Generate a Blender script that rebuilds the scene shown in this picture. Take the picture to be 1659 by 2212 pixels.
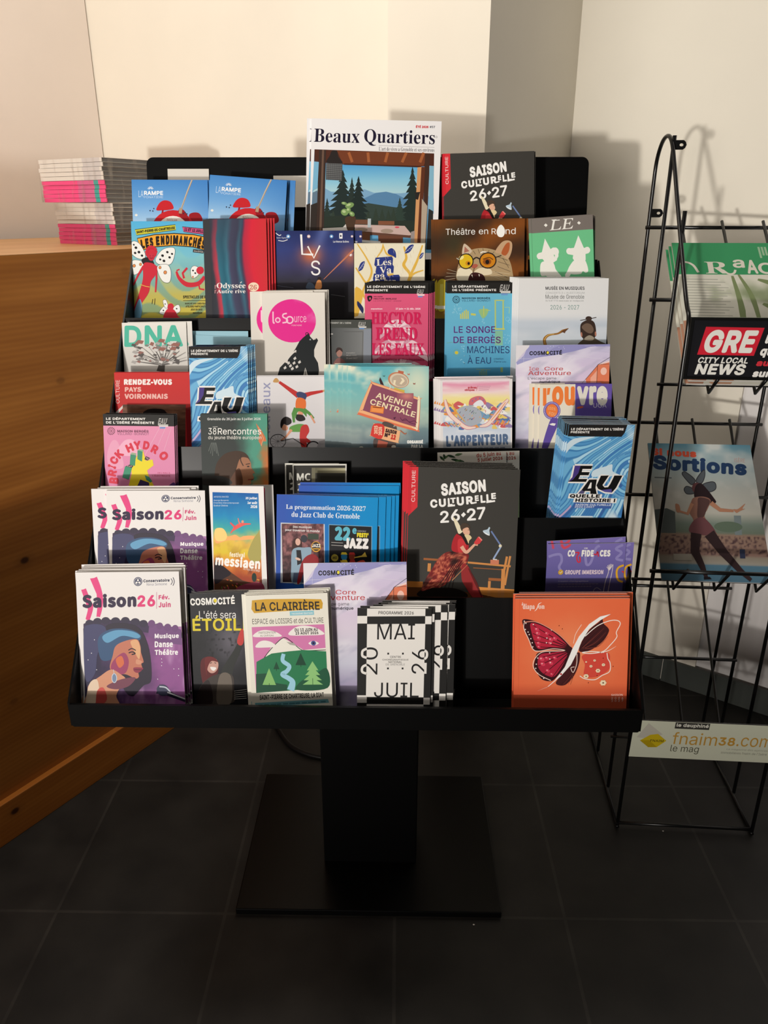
import bpy, bmesh, math, random, unicodedata
import numpy as np
from mathutils import Vector, Matrix
from mathutils.geometry import delaunay_2d_cdt, tessellate_polygon

for _o in list(bpy.data.objects):
    bpy.data.objects.remove(_o, do_unlink=True)
SC = bpy.context.scene
COL = SC.collection
R = math.radians
random.seed(5)

# ------------------------------------------------------------------ camera
cam_data = bpy.data.cameras.new('camera')
cam_data.sensor_fit = 'HORIZONTAL'
cam_data.sensor_width = 36.0
cam_data.lens = 36.0 * 1661.0 / 1659.0
cam_data.clip_start = 0.05
cam = bpy.data.objects.new('camera', cam_data)
cam.location = (0, 0, 1.26)
cam.rotation_euler = (R(90 - 21.55), 0, R(0.95))
COL.objects.link(cam)
SC.camera = cam

# ------------------------------------------------------------------ world, lamps, exposure
SC.view_settings.view_transform = 'Standard'
SC.view_settings.look = 'None'
SC.view_settings.gamma = 1.0
SC.view_settings.use_curve_mapping = False
SC.view_settings.exposure = -0.12
world = bpy.data.worlds.new('room_ambient')
SC.world = world
world.use_nodes = True
world.node_tree.nodes['Background'].inputs[0].default_value = (1.0, 0.93, 0.84, 1)
world.node_tree.nodes['Background'].inputs[1].default_value = 0.035


def lamp(name, kind, loc, target, energy, color, **kw):
    d = bpy.data.lights.new(name, kind)
    d.energy = energy
    d.color = color
    for k, v in kw.items():
        setattr(d, k, v)
    o = bpy.data.objects.new(name, d)
    o.location = loc
    o.rotation_euler = (Vector(target) - Vector(loc)).to_track_quat('-Z', 'Y').to_euler()
    COL.objects.link(o)
    return o


# warm spotlight low on the left in front of the stand, and the softer hall light above it
_L = Vector((-1.70, -2.90, 0.80))
_az, _el = R(22.0), R(29.5)
_dir = Vector((math.sin(_az) * math.cos(_el), math.cos(_az) * math.cos(_el), math.sin(_el)))
lamp('spot_lamp', 'SPOT', _L, _L + _dir, 480.0, (1.0, 0.955, 0.89), spot_size=R(84.0), spot_blend=0.55, shadow_soft_size=0.075)
lamp('hall_lamp', 'AREA', (-1.6, -2.6, 1.08), (0.0, 1.3, 0.9), 48.0, (1.0, 0.92, 0.86), size=0.8)
lamp('ceiling_lamp', 'AREA', (-0.7, 0.9, 2.95), (-0.35, 1.7, 1.2), 24.0, (1.0, 0.94, 0.85), size=0.6)


# ------------------------------------------------------------------ node helpers
def srgb(c):
    out = []
    for v in c[:3]:
        v = v / 255.0
        out.append(v / 12.92 if v <= 0.04045 else ((v + 0.055) / 1.055) ** 2.4)
    return tuple(out)


def rgba(c):
    return srgb(c) + (1.0,)


def new_mat(name, base=(128, 128, 128), rough=0.5, spec=0.5, metal=0.0):
    m = bpy.data.materials.new(name)
    m.use_nodes = True
    b = m.node_tree.nodes['Principled BSDF']
    b.inputs['Base Color'].default_value = rgba(base)
    b.inputs['Roughness'].default_value = rough
    b.inputs['Specular IOR Level'].default_value = spec
    b.inputs['Metallic'].default_value = metal
    return m, m.node_tree, b


def N(nt, t, **kw):
    n = nt.nodes.new(t)
    for k, v in kw.items():
        setattr(n, k, v)
    return n


def ramp(nt, stops):
    r = nt.nodes.new('ShaderNodeValToRGB')
    el = r.color_ramp.elements
    while len(el) < len(stops):
        el.new(0.5)
    for e, (p, c) in zip(el, stops):
        e.position = p
        e.color = rgba(c)
    return r


def bump(nt, bsdf, src, strength, dist=0.002):
    b = nt.nodes.new('ShaderNodeBump')
    b.inputs['Strength'].default_value = strength
    b.inputs['Distance'].default_value = dist
    nt.links.new(src, b.inputs['Height'])
    nt.links.new(b.outputs[0], bsdf.inputs['Normal'])


M = {}
# printed paper: the ink colours are stored on the sheet's own mesh
m, nt, b = new_mat('printed_paper', rough=0.46, spec=0.16)
a = N(nt, 'ShaderNodeAttribute', attribute_name='ink')
nt.links.new(a.outputs['Color'], b.inputs['Base Color'])
M['ink'] = m
m, nt, b = new_mat('paper_pages', (226, 220, 212), 0.7, 0.2)
tc = N(nt, 'ShaderNodeTexCoord')
mp = N(nt, 'ShaderNodeMapping')
mp.inputs['Scale'].default_value = (3, 1400, 3)
nz = N(nt, 'ShaderNodeTexNoise')
nz.inputs['Scale'].default_value = 1.0
rp = ramp(nt, [(0.3, (188, 182, 176)), (0.7, (240, 236, 228))])
nt.links.new(tc.outputs['Object'], mp.inputs[0])
nt.links.new(mp.outputs[0], nz.inputs['Vector'])
nt.links.new(nz.outputs['Fac'], rp.inputs[0])
nt.links.new(rp.outputs[0], b.inputs['Base Color'])
M['pages'] = m
m, nt, b = new_mat('white_card', (214, 208, 198), 0.7, 0.2)
M['card'] = m


def wall_mat(name, c):
    m, nt, b = new_mat(name, c, 0.75, 0.2)
    tc = N(nt, 'ShaderNodeTexCoord')
    nz = N(nt, 'ShaderNodeTexNoise')
    nz.inputs['Scale'].default_value = 160
    nz.inputs['Detail'].default_value = 4
    nt.links.new(tc.outputs['Object'], nz.inputs['Vector'])
    bump(nt, b, nz.outputs['Fac'], 0.12, 0.001)
    n2 = N(nt, 'ShaderNodeTexNoise')
    n2.inputs['Scale'].default_value = 2.2
    n2.inputs['Detail'].default_value = 5
    nt.links.new(tc.outputs['Object'], n2.inputs['Vector'])
    rp = ramp(nt, [(0.3, tuple(v * 0.965 for v in c)), (0.7, c)])
    nt.links.new(n2.outputs['Fac'], rp.inputs[0])
    nt.links.new(rp.outputs[0], b.inputs['Base Color'])
    return m


M['wall'] = wall_mat('painted_plaster_wall', (238, 231, 216))
M['wall_rose'] = wall_mat('painted_plaster_side_wall', (238, 226, 216))
# black powder coated sheet metal
m, nt, b = new_mat('black_powder_coat', (5, 5, 5), 0.36, 0.22)
M['black'] = m
m, nt, b = new_mat('black_lacquered_wire', (13, 13, 13), 0.28, 0.5)
M['wire'] = m
m, nt, b = new_mat('black_rubber_cable', (16, 14, 14), 0.5, 0.3)
M['cable'] = m

# slate floor tiles
m, nt, b = new_mat('slate_floor_tiles', (44, 43, 42), 0.55, 0.4)
tc = N(nt, 'ShaderNodeTexCoord')
mp = N(nt, 'ShaderNodeMapping')
mp.inputs['Location'].default_value = (-0.002, -1.085, 0)
br = N(nt, 'ShaderNodeTexBrick')
br.offset = 0.0
br.squash = 1.0
br.inputs['Scale'].default_value = 1.0
br.inputs['Brick Width'].default_value = 0.325
br.inputs['Row Height'].default_value = 0.365
br.inputs['Mortar Size'].default_value = 0.0035
br.inputs['Mortar Smooth'].default_value = 0.3
br.inputs['Color1'].default_value = rgba((37, 35, 32))
br.inputs['Color2'].default_value = rgba((46, 43, 40))
br.inputs['Mortar'].default_value = rgba((60, 57, 53))
nz = N(nt, 'ShaderNodeTexNoise')
nz.inputs['Scale'].default_value = 9
nz.inputs['Detail'].default_value = 8
rp = ramp(nt, [(0.3, (150, 150, 150)), (0.7, (255, 255, 255))])
mx = N(nt, 'ShaderNodeMix', data_type='RGBA', blend_type='MULTIPLY')
mx.inputs[0].default_value = 1.0
nt.links.new(tc.outputs['Object'], mp.inputs[0])
nt.links.new(mp.outputs[0], br.inputs['Vector'])
nt.links.new(tc.outputs['Object'], nz.inputs['Vector'])
nt.links.new(nz.outputs['Fac'], rp.inputs[0])
nt.links.new(br.outputs['Color'], mx.inputs[6])
nt.links.new(rp.outputs[0], mx.inputs[7])
nt.links.new(mx.outputs[2], b.inputs['Base Color'])
bump(nt, b, nz.outputs['Fac'], 0.35, 0.003)
M['slate'] = m
m, nt, b = new_mat('grey_green_skirting_tile', (66, 70, 66), 0.45, 0.45)
M['skirting'] = m


def pine(name, c0, c1, knots=True, seed=0.0):
    m, nt, b = new_mat(name, c1, 0.42, 0.4)
    tc = N(nt, 'ShaderNodeTexCoord')
    mp = N(nt, 'ShaderNodeMapping')
    mp.inputs['Location'].default_value = (seed, seed * 0.7, seed * 1.3)
    mp.inputs['Scale'].default_value = (0.9, 14, 14)
    nz = N(nt, 'ShaderNodeTexNoise')
    nz.inputs['Scale'].default_value = 1.6
    nz.inputs['Detail'].default_value = 6
    nz.inputs['Distortion'].default_value = 0.6
    wv = N(nt, 'ShaderNodeTexWave', bands_direction='Z')
    wv.inputs['Scale'].default_value = 2.2
    wv.inputs['Distortion'].default_value = 5.0
    wv.inputs['Detail'].default_value = 3.0
    wv.inputs['Detail Scale'].default_value = 0.6
    nt.links.new(tc.outputs['Object'], mp.inputs[0])
    nt.links.new(mp.outputs[0], nz.inputs['Vector'])
    nt.links.new(mp.outputs[0], wv.inputs['Vector'])
    mixf = N(nt, 'ShaderNodeMix')
    mixf.inputs[0].default_value = 0.10
    nt.links.new(nz.outputs['Fac'], mixf.inputs[2])
    nt.links.new(wv.outputs['Fac'], mixf.inputs[3])
    rp = ramp(nt, [(0.25, c0), (0.5, tuple((x + y) / 2 for x, y in zip(c0, c1))), (0.75, c1)])
    nt.links.new(mixf.outputs[0], rp.inputs[0])
    out = rp.outputs[0]
    if knots:
        sx = N(nt, 'ShaderNodeSeparateXYZ')
        cx = N(nt, 'ShaderNodeCombineXYZ')
        mk = N(nt, 'ShaderNodeMapping')
        mk.inputs['Location'].default_value = (0.13 + seed, 0.37, 0.0)
        mk.inputs['Scale'].default_value = (4.6, 6.4, 1.0)
        vo = N(nt, 'ShaderNodeTexVoronoi', voronoi_dimensions='2D')
        vo.inputs['Scale'].default_value = 1.0
        nt.links.new(tc.outputs['Object'], sx.inputs[0])
        nt.links.new(sx.outputs[0], cx.inputs[0])
        nt.links.new(sx.outputs[2], cx.inputs[1])
        nt.links.new(cx.outputs[0], mk.inputs[0])
        nt.links.new(mk.outputs[0], vo.inputs['Vector'])
        kr = ramp(nt, [(0.03, (255, 255, 255)), (0.055, (120, 120, 120)), (0.13, (0, 0, 0))])
        nt.links.new(vo.outputs['Distance'], kr.inputs[0])
        mk2 = N(nt, 'ShaderNodeMix', data_type='RGBA')
        vs_ = N(nt, 'ShaderNodeSeparateColor')
        nt.links.new(vo.outputs['Color'], vs_.inputs[0])
        gt = N(nt, 'ShaderNodeMapRange')
        gt.inputs[1].default_value = 0.35
        gt.inputs[2].default_value = 0.9
        nt.links.new(vs_.outputs[0], gt.inputs[0])
        km = N(nt, 'ShaderNodeMath', operation='MULTIPLY')
        nt.links.new(kr.outputs[0], km.inputs[0])
        nt.links.new(gt.outputs[0], km.inputs[1])
        mk2.inputs[7].default_value = rgba((74, 38, 14))
        nt.links.new(km.outputs[0], mk2.inputs[0])
        nt.links.new(out, mk2.inputs[6])
        out = mk2.outputs[2]
    nt.links.new(out, b.inputs['Base Color'])
    bump(nt, b, mixf.outputs[0], 0.10, 0.0008)
    return m


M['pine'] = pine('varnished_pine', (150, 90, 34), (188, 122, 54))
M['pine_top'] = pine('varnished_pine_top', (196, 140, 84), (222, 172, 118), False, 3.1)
# clear shrink film
m = bpy.data.materials.new('clear_shrink_film')
m.use_nodes = True
nt = m.node_tree
nt.nodes.remove(nt.nodes['Principled BSDF'])
tr = N(nt, 'ShaderNodeBsdfTransparent')
gl = N(nt, 'ShaderNodeBsdfGlossy')
gl.inputs['Roughness'].default_value = 0.12
tc = N(nt, 'ShaderNodeTexCoord')
mp = N(nt, 'ShaderNodeMapping')
mp.inputs['Rotation'].default_value = (0.0, R(35), 0)
mp.inputs['Scale'].default_value = (60, 60, 8)
nz = N(nt, 'ShaderNodeTexNoise')
nz.inputs['Scale'].default_value = 1.0
nz.inputs['Detail'].default_value = 3
nt.links.new(tc.outputs['Object'], mp.inputs[0])
nt.links.new(mp.outputs[0], nz.inputs['Vector'])
rp = ramp(nt, [(0.55, (38, 38, 38)), (0.72, (150, 150, 150))])
nt.links.new(nz.outputs['Fac'], rp.inputs[0])
mx = N(nt, 'ShaderNodeMixShader')
bp = N(nt, 'ShaderNodeBump')
bp.inputs['Strength'].default_value = 0.6
bp.inputs['Distance'].default_value = 0.003
nt.links.new(nz.outputs['Fac'], bp.inputs['Height'])
nt.links.new(bp.outputs[0], gl.inputs['Normal'])
nt.links.new(rp.outputs[0], mx.inputs[0])
nt.links.new(tr.outputs[0], mx.inputs[1])
nt.links.new(gl.outputs[0], mx.inputs[2])
nt.links.new(mx.outputs[0], nt.nodes['Material Output'].inputs[0])
M['film'] = m


# ------------------------------------------------------------------ object helpers
def link(o, parent=None):
    COL.objects.link(o)
    if parent is not None:
        o.parent = parent
    return o


def tag(o, label=None, cat=None, group=None, kind=None):
    for k, v in (('label', label), ('category', cat), ('group', group), ('kind', kind)):
        if v:
            o[k] = v
    return o


def empty(name, loc=(0, 0, 0)):
    o = bpy.data.objects.new(name, None)
    o.empty_display_size = 0.05
    o.location = loc
    return link(o)


def obj(name, bm, mat, parent=None, smooth=False):
    me = bpy.data.meshes.new(name)
    bmesh.ops.recalc_face_normals(bm, faces=bm.faces[:])
    bm.to_mesh(me)
    bm.free()
    for mt in (mat if isinstance(mat, (list, tuple)) else [mat]):
        me.materials.append(mt)
    if smooth:
        for p in me.polygons:
            p.use_smooth = True
    return link(bpy.data.objects.new(name, me), parent)


def add_box(bm, x0, y0, z0, x1, y1, z1, bev=0.0, mat=0):
    ps = [(x0, y0, z0), (x1, y0, z0), (x1, y1, z0), (x0, y1, z0), (x0, y0, z1), (x1, y0, z1), (x1, y1, z1), (x0, y1, z1)]
    v = [bm.verts.new(p) for p in ps]
    fs = [bm.faces.new([v[i] for i in f]) for f in ((0, 3, 2, 1), (4, 5, 6, 7), (0, 1, 5, 4), (1, 2, 6, 5), (2, 3, 7, 6), (3, 0, 4, 7))]
    for f in fs:
        f.material_index = mat
    if bev:
        es = list({e for f in fs for e in f.edges})
        bmesh.ops.bevel(bm, geom=es, offset=bev, segments=2, affect='EDGES', profile=0.6)


def add_prism(bm, pts, axis, a, b):
    """polygon in the plane across the axis ('x': (y,z), 'y': (x,z), 'z': (x,y)) pushed from a to b"""
    def P(p, t):
        return {'x': (t, p[0], p[1]), 'y': (p[0], t, p[1]), 'z': (p[0], p[1], t)}[axis]
    A = [bm.verts.new(P(p, a)) for p in pts]
    B = [bm.verts.new(P(p, b)) for p in pts]
    n = len(pts)
    bm.faces.new(A)
    bm.faces.new(B[::-1])
    for i in range(n):
        bm.faces.new((A[i], A[(i + 1) % n], B[(i + 1) % n], B[i]))


def add_tube(bm, pts, r, seg=10, cap=True):
    pts = [Vector(p) for p in pts]
    rings = []
    up = None
    for i, p in enumerate(pts):
        if i == 0:
            t = pts[1] - p
        elif i == len(pts) - 1:
            t = p - pts[i - 1]
        else:
            t = (pts[i + 1] - p).normalized() + (p - pts[i - 1]).normalized()
        t.normalize()
        if up is None:
            up = Vector((0, 0, 1)) if abs(t.z) < 0.9 else Vector((0, 1, 0))
        s = t.cross(up).normalized()
        up = s.cross(t).normalized()
        rings.append([bm.verts.new(p + (s * math.cos(a) + up * math.sin(a)) * r) for a in (2 * math.pi * k / seg for k in range(seg))])
    for A, B in zip(rings, rings[1:]):
        for k in range(seg):
            bm.faces.new((A[k], A[(k + 1) % seg], B[(k + 1) % seg], B[k]))
    if cap:
        bm.faces.new(rings[0])
        bm.faces.new(rings[-1][::-1])


def catmull(pts, n=6, closed=False):
    P = [np.array(p, float) for p in pts]
    out = []
    m = len(P)
    rng = range(m) if closed else range(m - 1)
    for i in rng:
        p0 = P[(i - 1) % m] if closed or i > 0 else P[i]
        p1, p2 = P[i], P[(i + 1) % m]
        p3 = P[(i + 2) % m] if closed or i + 2 < m else p2
        for k in range(n):
            t = k / n
            out.append(0.5 * ((2 * p1) + (p2 - p0) * t + (2 * p0 - 5 * p1 + 4 * p2 - p3) * t * t + (3 * p1 - p0 - 3 * p2 + p3) * t ** 3))
    if not closed:
        out.append(P[-1])
    return [tuple(q) for q in out]


# ------------------------------------------------------------------ printing: inked shapes on a sheet
FONTS = {}
try:
    _fd = bpy.utils.system_resource('DATAFILES', path='fonts')
    for _k, _f in (('s', 'Inter.woff2'), ('c', 'Noto Sans CJK Regular.woff2'), ('m', 'NotoSansMath-Regular.woff2')):
        try:
            FONTS[_k] = bpy.data.fonts.load(_fd + '/' + _f)
        except Exception:
            pass
except Exception:
    pass
_tc = {}


def _mathify(s, up, lo, dg=None):
    o = ''
    for ch in unicodedata.normalize('NFD', s):
        if 'A' <= ch <= 'Z':
            o += chr(up + ord(ch) - 65)
        elif 'a' <= ch <= 'z':
            o += '\u210e' if lo == 0x1D44E and ch == 'h' else chr(lo + ord(ch) - 97)
        elif dg and '0' <= ch <= '9':
            o += chr(dg + ord(ch) - 48)
        elif unicodedata.combining(ch):
            continue
        else:
            o += ch
    return o


def text_geo(s, font='s', bold=0.0):
    """flat letter shapes scaled so that the ink fills the unit box; y runs down"""
    key = (s, font, bold)
    if key in _tc:
        return _tc[key]
    f = font
    if 'm' in FONTS:
        if font == 'serif':
            s, f = _mathify(s, 0x1D400, 0x1D41A, 0x1D7CE), 'm'
        elif font == 'ital':
            s, f = _mathify(s, 0x1D434, 0x1D44E), 'm'
    cu = bpy.data.curves.new('lettering', 'FONT')
    cu.body = s
    cu.resolution_u = 4
    cu.fill_mode = 'NONE'
    if f in FONTS:
        cu.font = FONTS[f]
    cu.offset = min(bold, 0.0)
    cu.space_character = 1.0 + 2.2 * max(bold, 0.0)
    o = bpy.data.objects.new('lettering', cu)
    me = bpy.data.meshes.new_from_object(o)
    n = len(me.vertices)
    co = np.empty(n * 3)
    me.vertices.foreach_get('co', co)
    co = co.reshape(-1, 3)[:, :2].copy()
    edges = [tuple(e.vertices) for e in me.edges]
    bpy.data.objects.remove(o)
    bpy.data.curves.remove(cu)
    bpy.data.meshes.remove(me)
    faces = []
    if n:
        # outlines cut into triangles; those the outlines wind around are ink
        # each closed outline is walked in its own order so that holes run the other way
        nb = {}
        for p, q in edges:
            nb.setdefault(p, []).append(q)
            nb.setdefault(q, []).append(p)
        seen, dire = set(), []
        for st in range(n):
            if st in seen or st not in nb:
                continue
            loop, cur, prev = [], st, None
            while cur not in seen:
                seen.add(cur)
                loop.append(cur)
                nx = [k for k in nb[cur] if k != prev and k not in seen]
                nx = [k for k in nx if k == cur + 1] or nx
                if not nx:
                    break
                prev, cur = cur, nx[0]
            dire += [(loop[i], loop[(i + 1) % len(loop)]) for i in range(len(loop))]
        r = delaunay_2d_cdt([Vector((x, y)) for x, y in co], edges, [], 0, 1e-6)
        vo = np.array([(v.x, v.y) for v in r[0]])
        tri = np.array([t for t in r[2] if len(t) == 3])
        if len(tri):
            c_ = vo[tri].mean(1)
            A_ = co[[e[0] for e in dire]]
            B_ = co[[e[1] for e in dire]]
            x, y = c_[:, 0][:, None], c_[:, 1][:, None]
            up = (A_[:, 1] <= y) & (B_[:, 1] > y)
            dn = (A_[:, 1] > y) & (B_[:, 1] <= y)
            dy = np.where(B_[:, 1] == A_[:, 1], 1.0, B_[:, 1] - A_[:, 1])
            xi = A_[:, 0] + (y - A_[:, 1]) / dy * (B_[:, 0] - A_[:, 0])
            w = ((up & (xi > x)).astype(int) - (dn & (xi > x)).astype(int)).sum(1)
            faces = [tuple(int(k) for k in t) for t in tri[w != 0]]
        co = vo
        n = len(co)
    if n == 0:
        _tc[key] = (np.zeros((0, 2)), [], None)
        return _tc[key]
    sub = np.zeros(n)
    if bold > 0:
        # heavier strokes: the letter overprinted all round
        k = 20 if bold > 0.03 else 8 if bold > 0.015 else 4
        sh = [(0, 0)] + [(bold * math.cos(2 * math.pi * (i + 0.5 * (k == 4)) / k), bold * math.sin(2 * math.pi * (i + 0.5 * (k == 4)) / k)) for i in range(k)]
        faces = [tuple(v + n * i for v in f) for i in range(k + 1) for f in faces]
        co = np.concatenate([co + np.array(s_) for s_ in sh])
        sub = np.repeat(np.arange(k + 1) / (k + 1.0), n)
    lo, hi = co.min(0), co.max(0)
    d = np.maximum(hi - lo, 1e-6)
    c = (co - lo) / d
    c[:, 1] = 1 - c[:, 1]
    _tc[key] = (c, faces, sub)
    return _tc[key]


def hash2(ix, iy, seed):
    h = np.sin(ix * 127.1 + iy * 311.7 + seed * 74.7) * 43758.5453
    return h - np.floor(h)


def noise(x, y, seed=0):
    xi, yi = np.floor(x), np.floor(y)
    xf, yf = x - xi, y - yi
    u, v = xf * xf * (3 - 2 * xf), yf * yf * (3 - 2 * yf)
    a, b = hash2(xi, yi, seed), hash2(xi + 1, yi, seed)
    c, d = hash2(xi, yi + 1, seed), hash2(xi + 1, yi + 1, seed)
    return (a * (1 - u) + b * u) * (1 - v) + (c * (1 - u) + d * u) * v


def fbm(x, y, seed=0, o=4):
    s, a, t = 0, 0.5, 0
    for k in range(o):
        s = s + a * noise(x * 2 ** k, y * 2 ** k, seed + k)
        t += a
        a *= 0.5
    return s / t


def mixc(a, b, t):
    """blend two colours (tuples or arrays of 3) by an array t"""
    t = np.clip(t, 0, 1)
    return tuple(x * (1 - t) + y * t for x, y in zip(a, b))


def grad(stops, t):
    r = [np.interp(t, [s[0] for s in stops], [s[1][k] for s in stops]) for k in range(3)]
    return tuple(r)


class Art:
    """A printed page. Shapes are given in drawing units; quad() says where the page's corners lie in those units
    and which share of the page's height they cover."""
    def __init__(self, bg=(236, 233, 228)):
        self.v, self.c, self.f, self.nl, self.boxes = [], [], [], 0, []
        self.bg = bg

    def quad(self, tl, tr, br, bl, vis=1.0):
        self.q, self.vis = [np.array(p, float) for p in (tl, tr, br, bl)], vis
        self.layer([(0, 0), (1, 0), (1, 1), (0, 1)], [(0, 1, 2, 3)], [self.bg] * 4)
        return self

    def box(self, w, h):
        return self.quad((0, 0), (w, 0), (w, h), (0, h))

    def uv(self, P):
        P = np.asarray(P, float).reshape(-1, 2)
        tl, tr, br, bl = self.q
        u = np.full(len(P), 0.5)
        v = np.full(len(P), 0.5)
        for _ in range(4):
            top = tl[1] + (tr[1] - tl[1]) * u
            bot = bl[1] + (br[1] - bl[1]) * u
            v = (P[:, 1] - top) / (bot - top)
            lf = tl[0] + (bl[0] - tl[0]) * v
            rt = tr[0] + (br[0] - tr[0]) * v
            u = (P[:, 0] - lf) / (rt - lf)
        return np.stack([u, v * self.vis], 1)

    def layer(self, uvs, faces, cols, sub=None):
        n = len(self.v)
        us, vs = [float(p[0]) for p in uvs], [float(p[1]) for p in uvs]
        if not us:
            return
        b = (min(us), max(us), min(vs), max(vs))
        z = 0     # just above whatever it is printed over
        for o in self.boxes:
            if o[4] >= z and o[0] < b[1] and b[0] < o[1] and o[2] < b[3] and b[2] < o[3]:
                z = o[4] + 1
        self.boxes.append(b + (z,))
        self.nl = max(self.nl, z + 1)
        self.v.extend((u, v, z + (sub[i] if sub is not None else 0.0)) for i, (u, v) in enumerate(zip(us, vs)))
        self.c.extend(cols)
        self.f.extend([tuple(i + n for i in f) for f in faces])

    @staticmethod
    def clip(poly):
        for ax, lim, sg in ((0, 0.0, 1), (0, 1.0, -1), (1, 0.0, 1), (1, 1.0, -1)):
            out = []
            for i in range(len(poly)):
                a, b = poly[i - 1], poly[i]
                ia, ib = (a[ax] - lim) * sg >= -1e-9, (b[ax] - lim) * sg >= -1e-9
                if ia != ib:
                    t = (lim - a[ax]) / (b[ax] - a[ax])
                    p = [a[0] + (b[0] - a[0]) * t, a[1] + (b[1] - a[1]) * t]
                    p[ax] = lim
                    out.append(tuple(p))
                if ib:
                    out.append(tuple(b))
            poly = out
            if len(poly) < 3:
                return []
        return poly

    def polys(self, plist, col):
        vs, fs = [], []
        for p in plist:
            q = self.clip([tuple(x) for x in self.uv(p)])
            r = []
            for x in q:
                if not r or abs(x[0] - r[-1][0]) + abs(x[1] - r[-1][1]) > 1e-6:
                    r.append(x)
            if len(r) > 2:
                fs.append(tuple(range(len(vs), len(vs) + len(r))))
                vs += r
        if fs:
            self.layer(vs, fs, [col] * len(vs))

    def poly(self, pts, col, sm=False):
        self.polys([catmull(pts, 6, True) if sm else pts], col)

    def rect(self, x0, y0, x1, y1, col, rot=0):
        c, s = math.cos(R(rot)), math.sin(R(rot))
        cx, cy = (x0 + x1) / 2, (y0 + y1) / 2
        pts = [((x - cx) * c - (y - cy) * s + cx, (x - cx) * s + (y - cy) * c + cy) for x, y in ((x0, y0), (x1, y0), (x1, y1), (x0, y1))]
        self.polys([pts], col)

    def ell(self, cx, cy, rx, ry, col, rot=0, a0=0, a1=360):
        c, s = math.cos(R(rot)), math.sin(R(rot))
        n = 28
        pts = []
        for k in range(n + (a1 - a0 < 360)):
            t = R(a0 + (a1 - a0) * k / n)
            x, y = rx * math.cos(t), ry * math.sin(t)
            pts.append((cx + x * c - y * s, cy + x * s + y * c))
        self.polys([pts], col)

    def line(self, pts, w, col, sm=False, closed=False):
        if sm:
            pts = catmull(pts, 6, closed)
        P = [np.array(p, float) for p in pts]
        if closed:
            P.append(P[0])
        n = len(P)
        W = w if isinstance(w, (list, tuple)) else (w, w)
        L, Rr = [], []
        for i in range(n):
            t = P[min(i + 1, n - 1)] - P[max(i - 1, 0)]
            if closed and i in (0, n - 1):
                t = P[1] - P[n - 2]
            t = t / (np.linalg.norm(t) + 1e-9)
            nn = np.array([-t[1], t[0]])
            k = i / max(n - 1, 1)
            hw = np.interp(k, np.linspace(0, 1, len(W)), W) / 2
            L.append(P[i] + nn * hw)
            Rr.append(P[i] - nn * hw)
        self.polys([[L[i], L[i + 1], Rr[i + 1], Rr[i]] for i in range(n - 1)], col)

    def ring(self, cx, cy, rx, ry, w, col):
        self.line([(cx + rx * math.cos(R(a)), cy + ry * math.sin(R(a))) for a in range(0, 360, 15)], w, col, False, True)

    def dots(self, pts, r, col):
        self.polys([[(x + r * math.cos(R(a)), y + r * math.sin(R(a))) for a in range(0, 360, 60)] for x, y in pts], col)

    def text(self, s, x0, y0, x1, y1, col, font='s', b=0.0, rot=0, sh=0.0):
        co, fs, sub = text_geo(s, font, b)
        if not len(co):
            return
        p = co.copy()
        if sh:
            p[:, 0] = p[:, 0] + (1 - p[:, 1]) * sh * abs((y1 - y0) / (x1 - x0))
            lo, hi = p[:, 0].min(), p[:, 0].max()
            p[:, 0] = (p[:, 0] - lo) / (hi - lo)
        p = p * np.array([x1 - x0, y1 - y0]) + np.array([x0, y0])
        if rot:
            c, s_ = math.cos(R(rot)), math.sin(R(rot))
            ctr = np.array([(x0 + x1) / 2, (y0 + y1) / 2])
            d = p - ctr
            p = np.stack([d[:, 0] * c - d[:, 1] * s_, d[:, 0] * s_ + d[:, 1] * c], 1) + ctr
        q = self.uv(p)
        keep = [f for f in fs if all(-0.001 <= q[i][0] <= 1.001 and -0.001 <= q[i][1] <= 1.001 for i in f)]
        self.layer([tuple(x) for x in q], keep, [col] * len(q), sub)

    def vtext(self, s, x0, y0, x1, y1, col, font='s', b=0.0):
        """text running upwards inside the box"""
        cx, cy = (x0 + x1) / 2, (y0 + y1) / 2
        h, w = x1 - x0, y1 - y0
        self.text(s, cx - w / 2, cy - h / 2, cx + w / 2, cy + h / 2, col, font, b, -90)

    def paint(self, x0, y0, x1, y1, nx, ny, fn):
        """a picture area: fn(U, V) gives the ink over the box"""
        U, V = np.meshgrid(np.linspace(0, 1, nx), np.linspace(0, 1, ny))
        U, V = U.ravel(), V.ravel()
        c = fn(U, V)
        c = np.stack([np.clip(np.broadcast_to(k, U.shape), 0, 255) for k in c], 1)
        q = self.uv(np.stack([x0 + U * (x1 - x0), y0 + V * (y1 - y0)], 1))
        q = np.clip(q, 0, 1)
        fs = [(j * nx + i, j * nx + i + 1, (j + 1) * nx + i + 1, (j + 1) * nx + i) for j in range(ny - 1) for i in range(nx - 1)]
        self.layer([tuple(x) for x in q], fs, [tuple(x) for x in c])

    def page(self, nx, ny, fn):
        """paint over the whole page; V is the page's own height"""
        U, V = np.meshgrid(np.linspace(0, 1, nx), np.linspace(0, 1, ny))
        U, V = U.ravel(), V.ravel()
        c = np.stack([np.clip(np.broadcast_to(k, U.shape), 0, 255) for k in fn(U, V)], 1)
        fs = [(j * nx + i, j * nx + i + 1, (j + 1) * nx + i + 1, (j + 1) * nx + i) for j in range(ny - 1) for i in range(nx - 1)]
        self.layer(list(zip(U, V)), fs, [tuple(x) for x in c])


WHITE = (238, 235, 230)
BLACK = (22, 21, 21)


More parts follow.
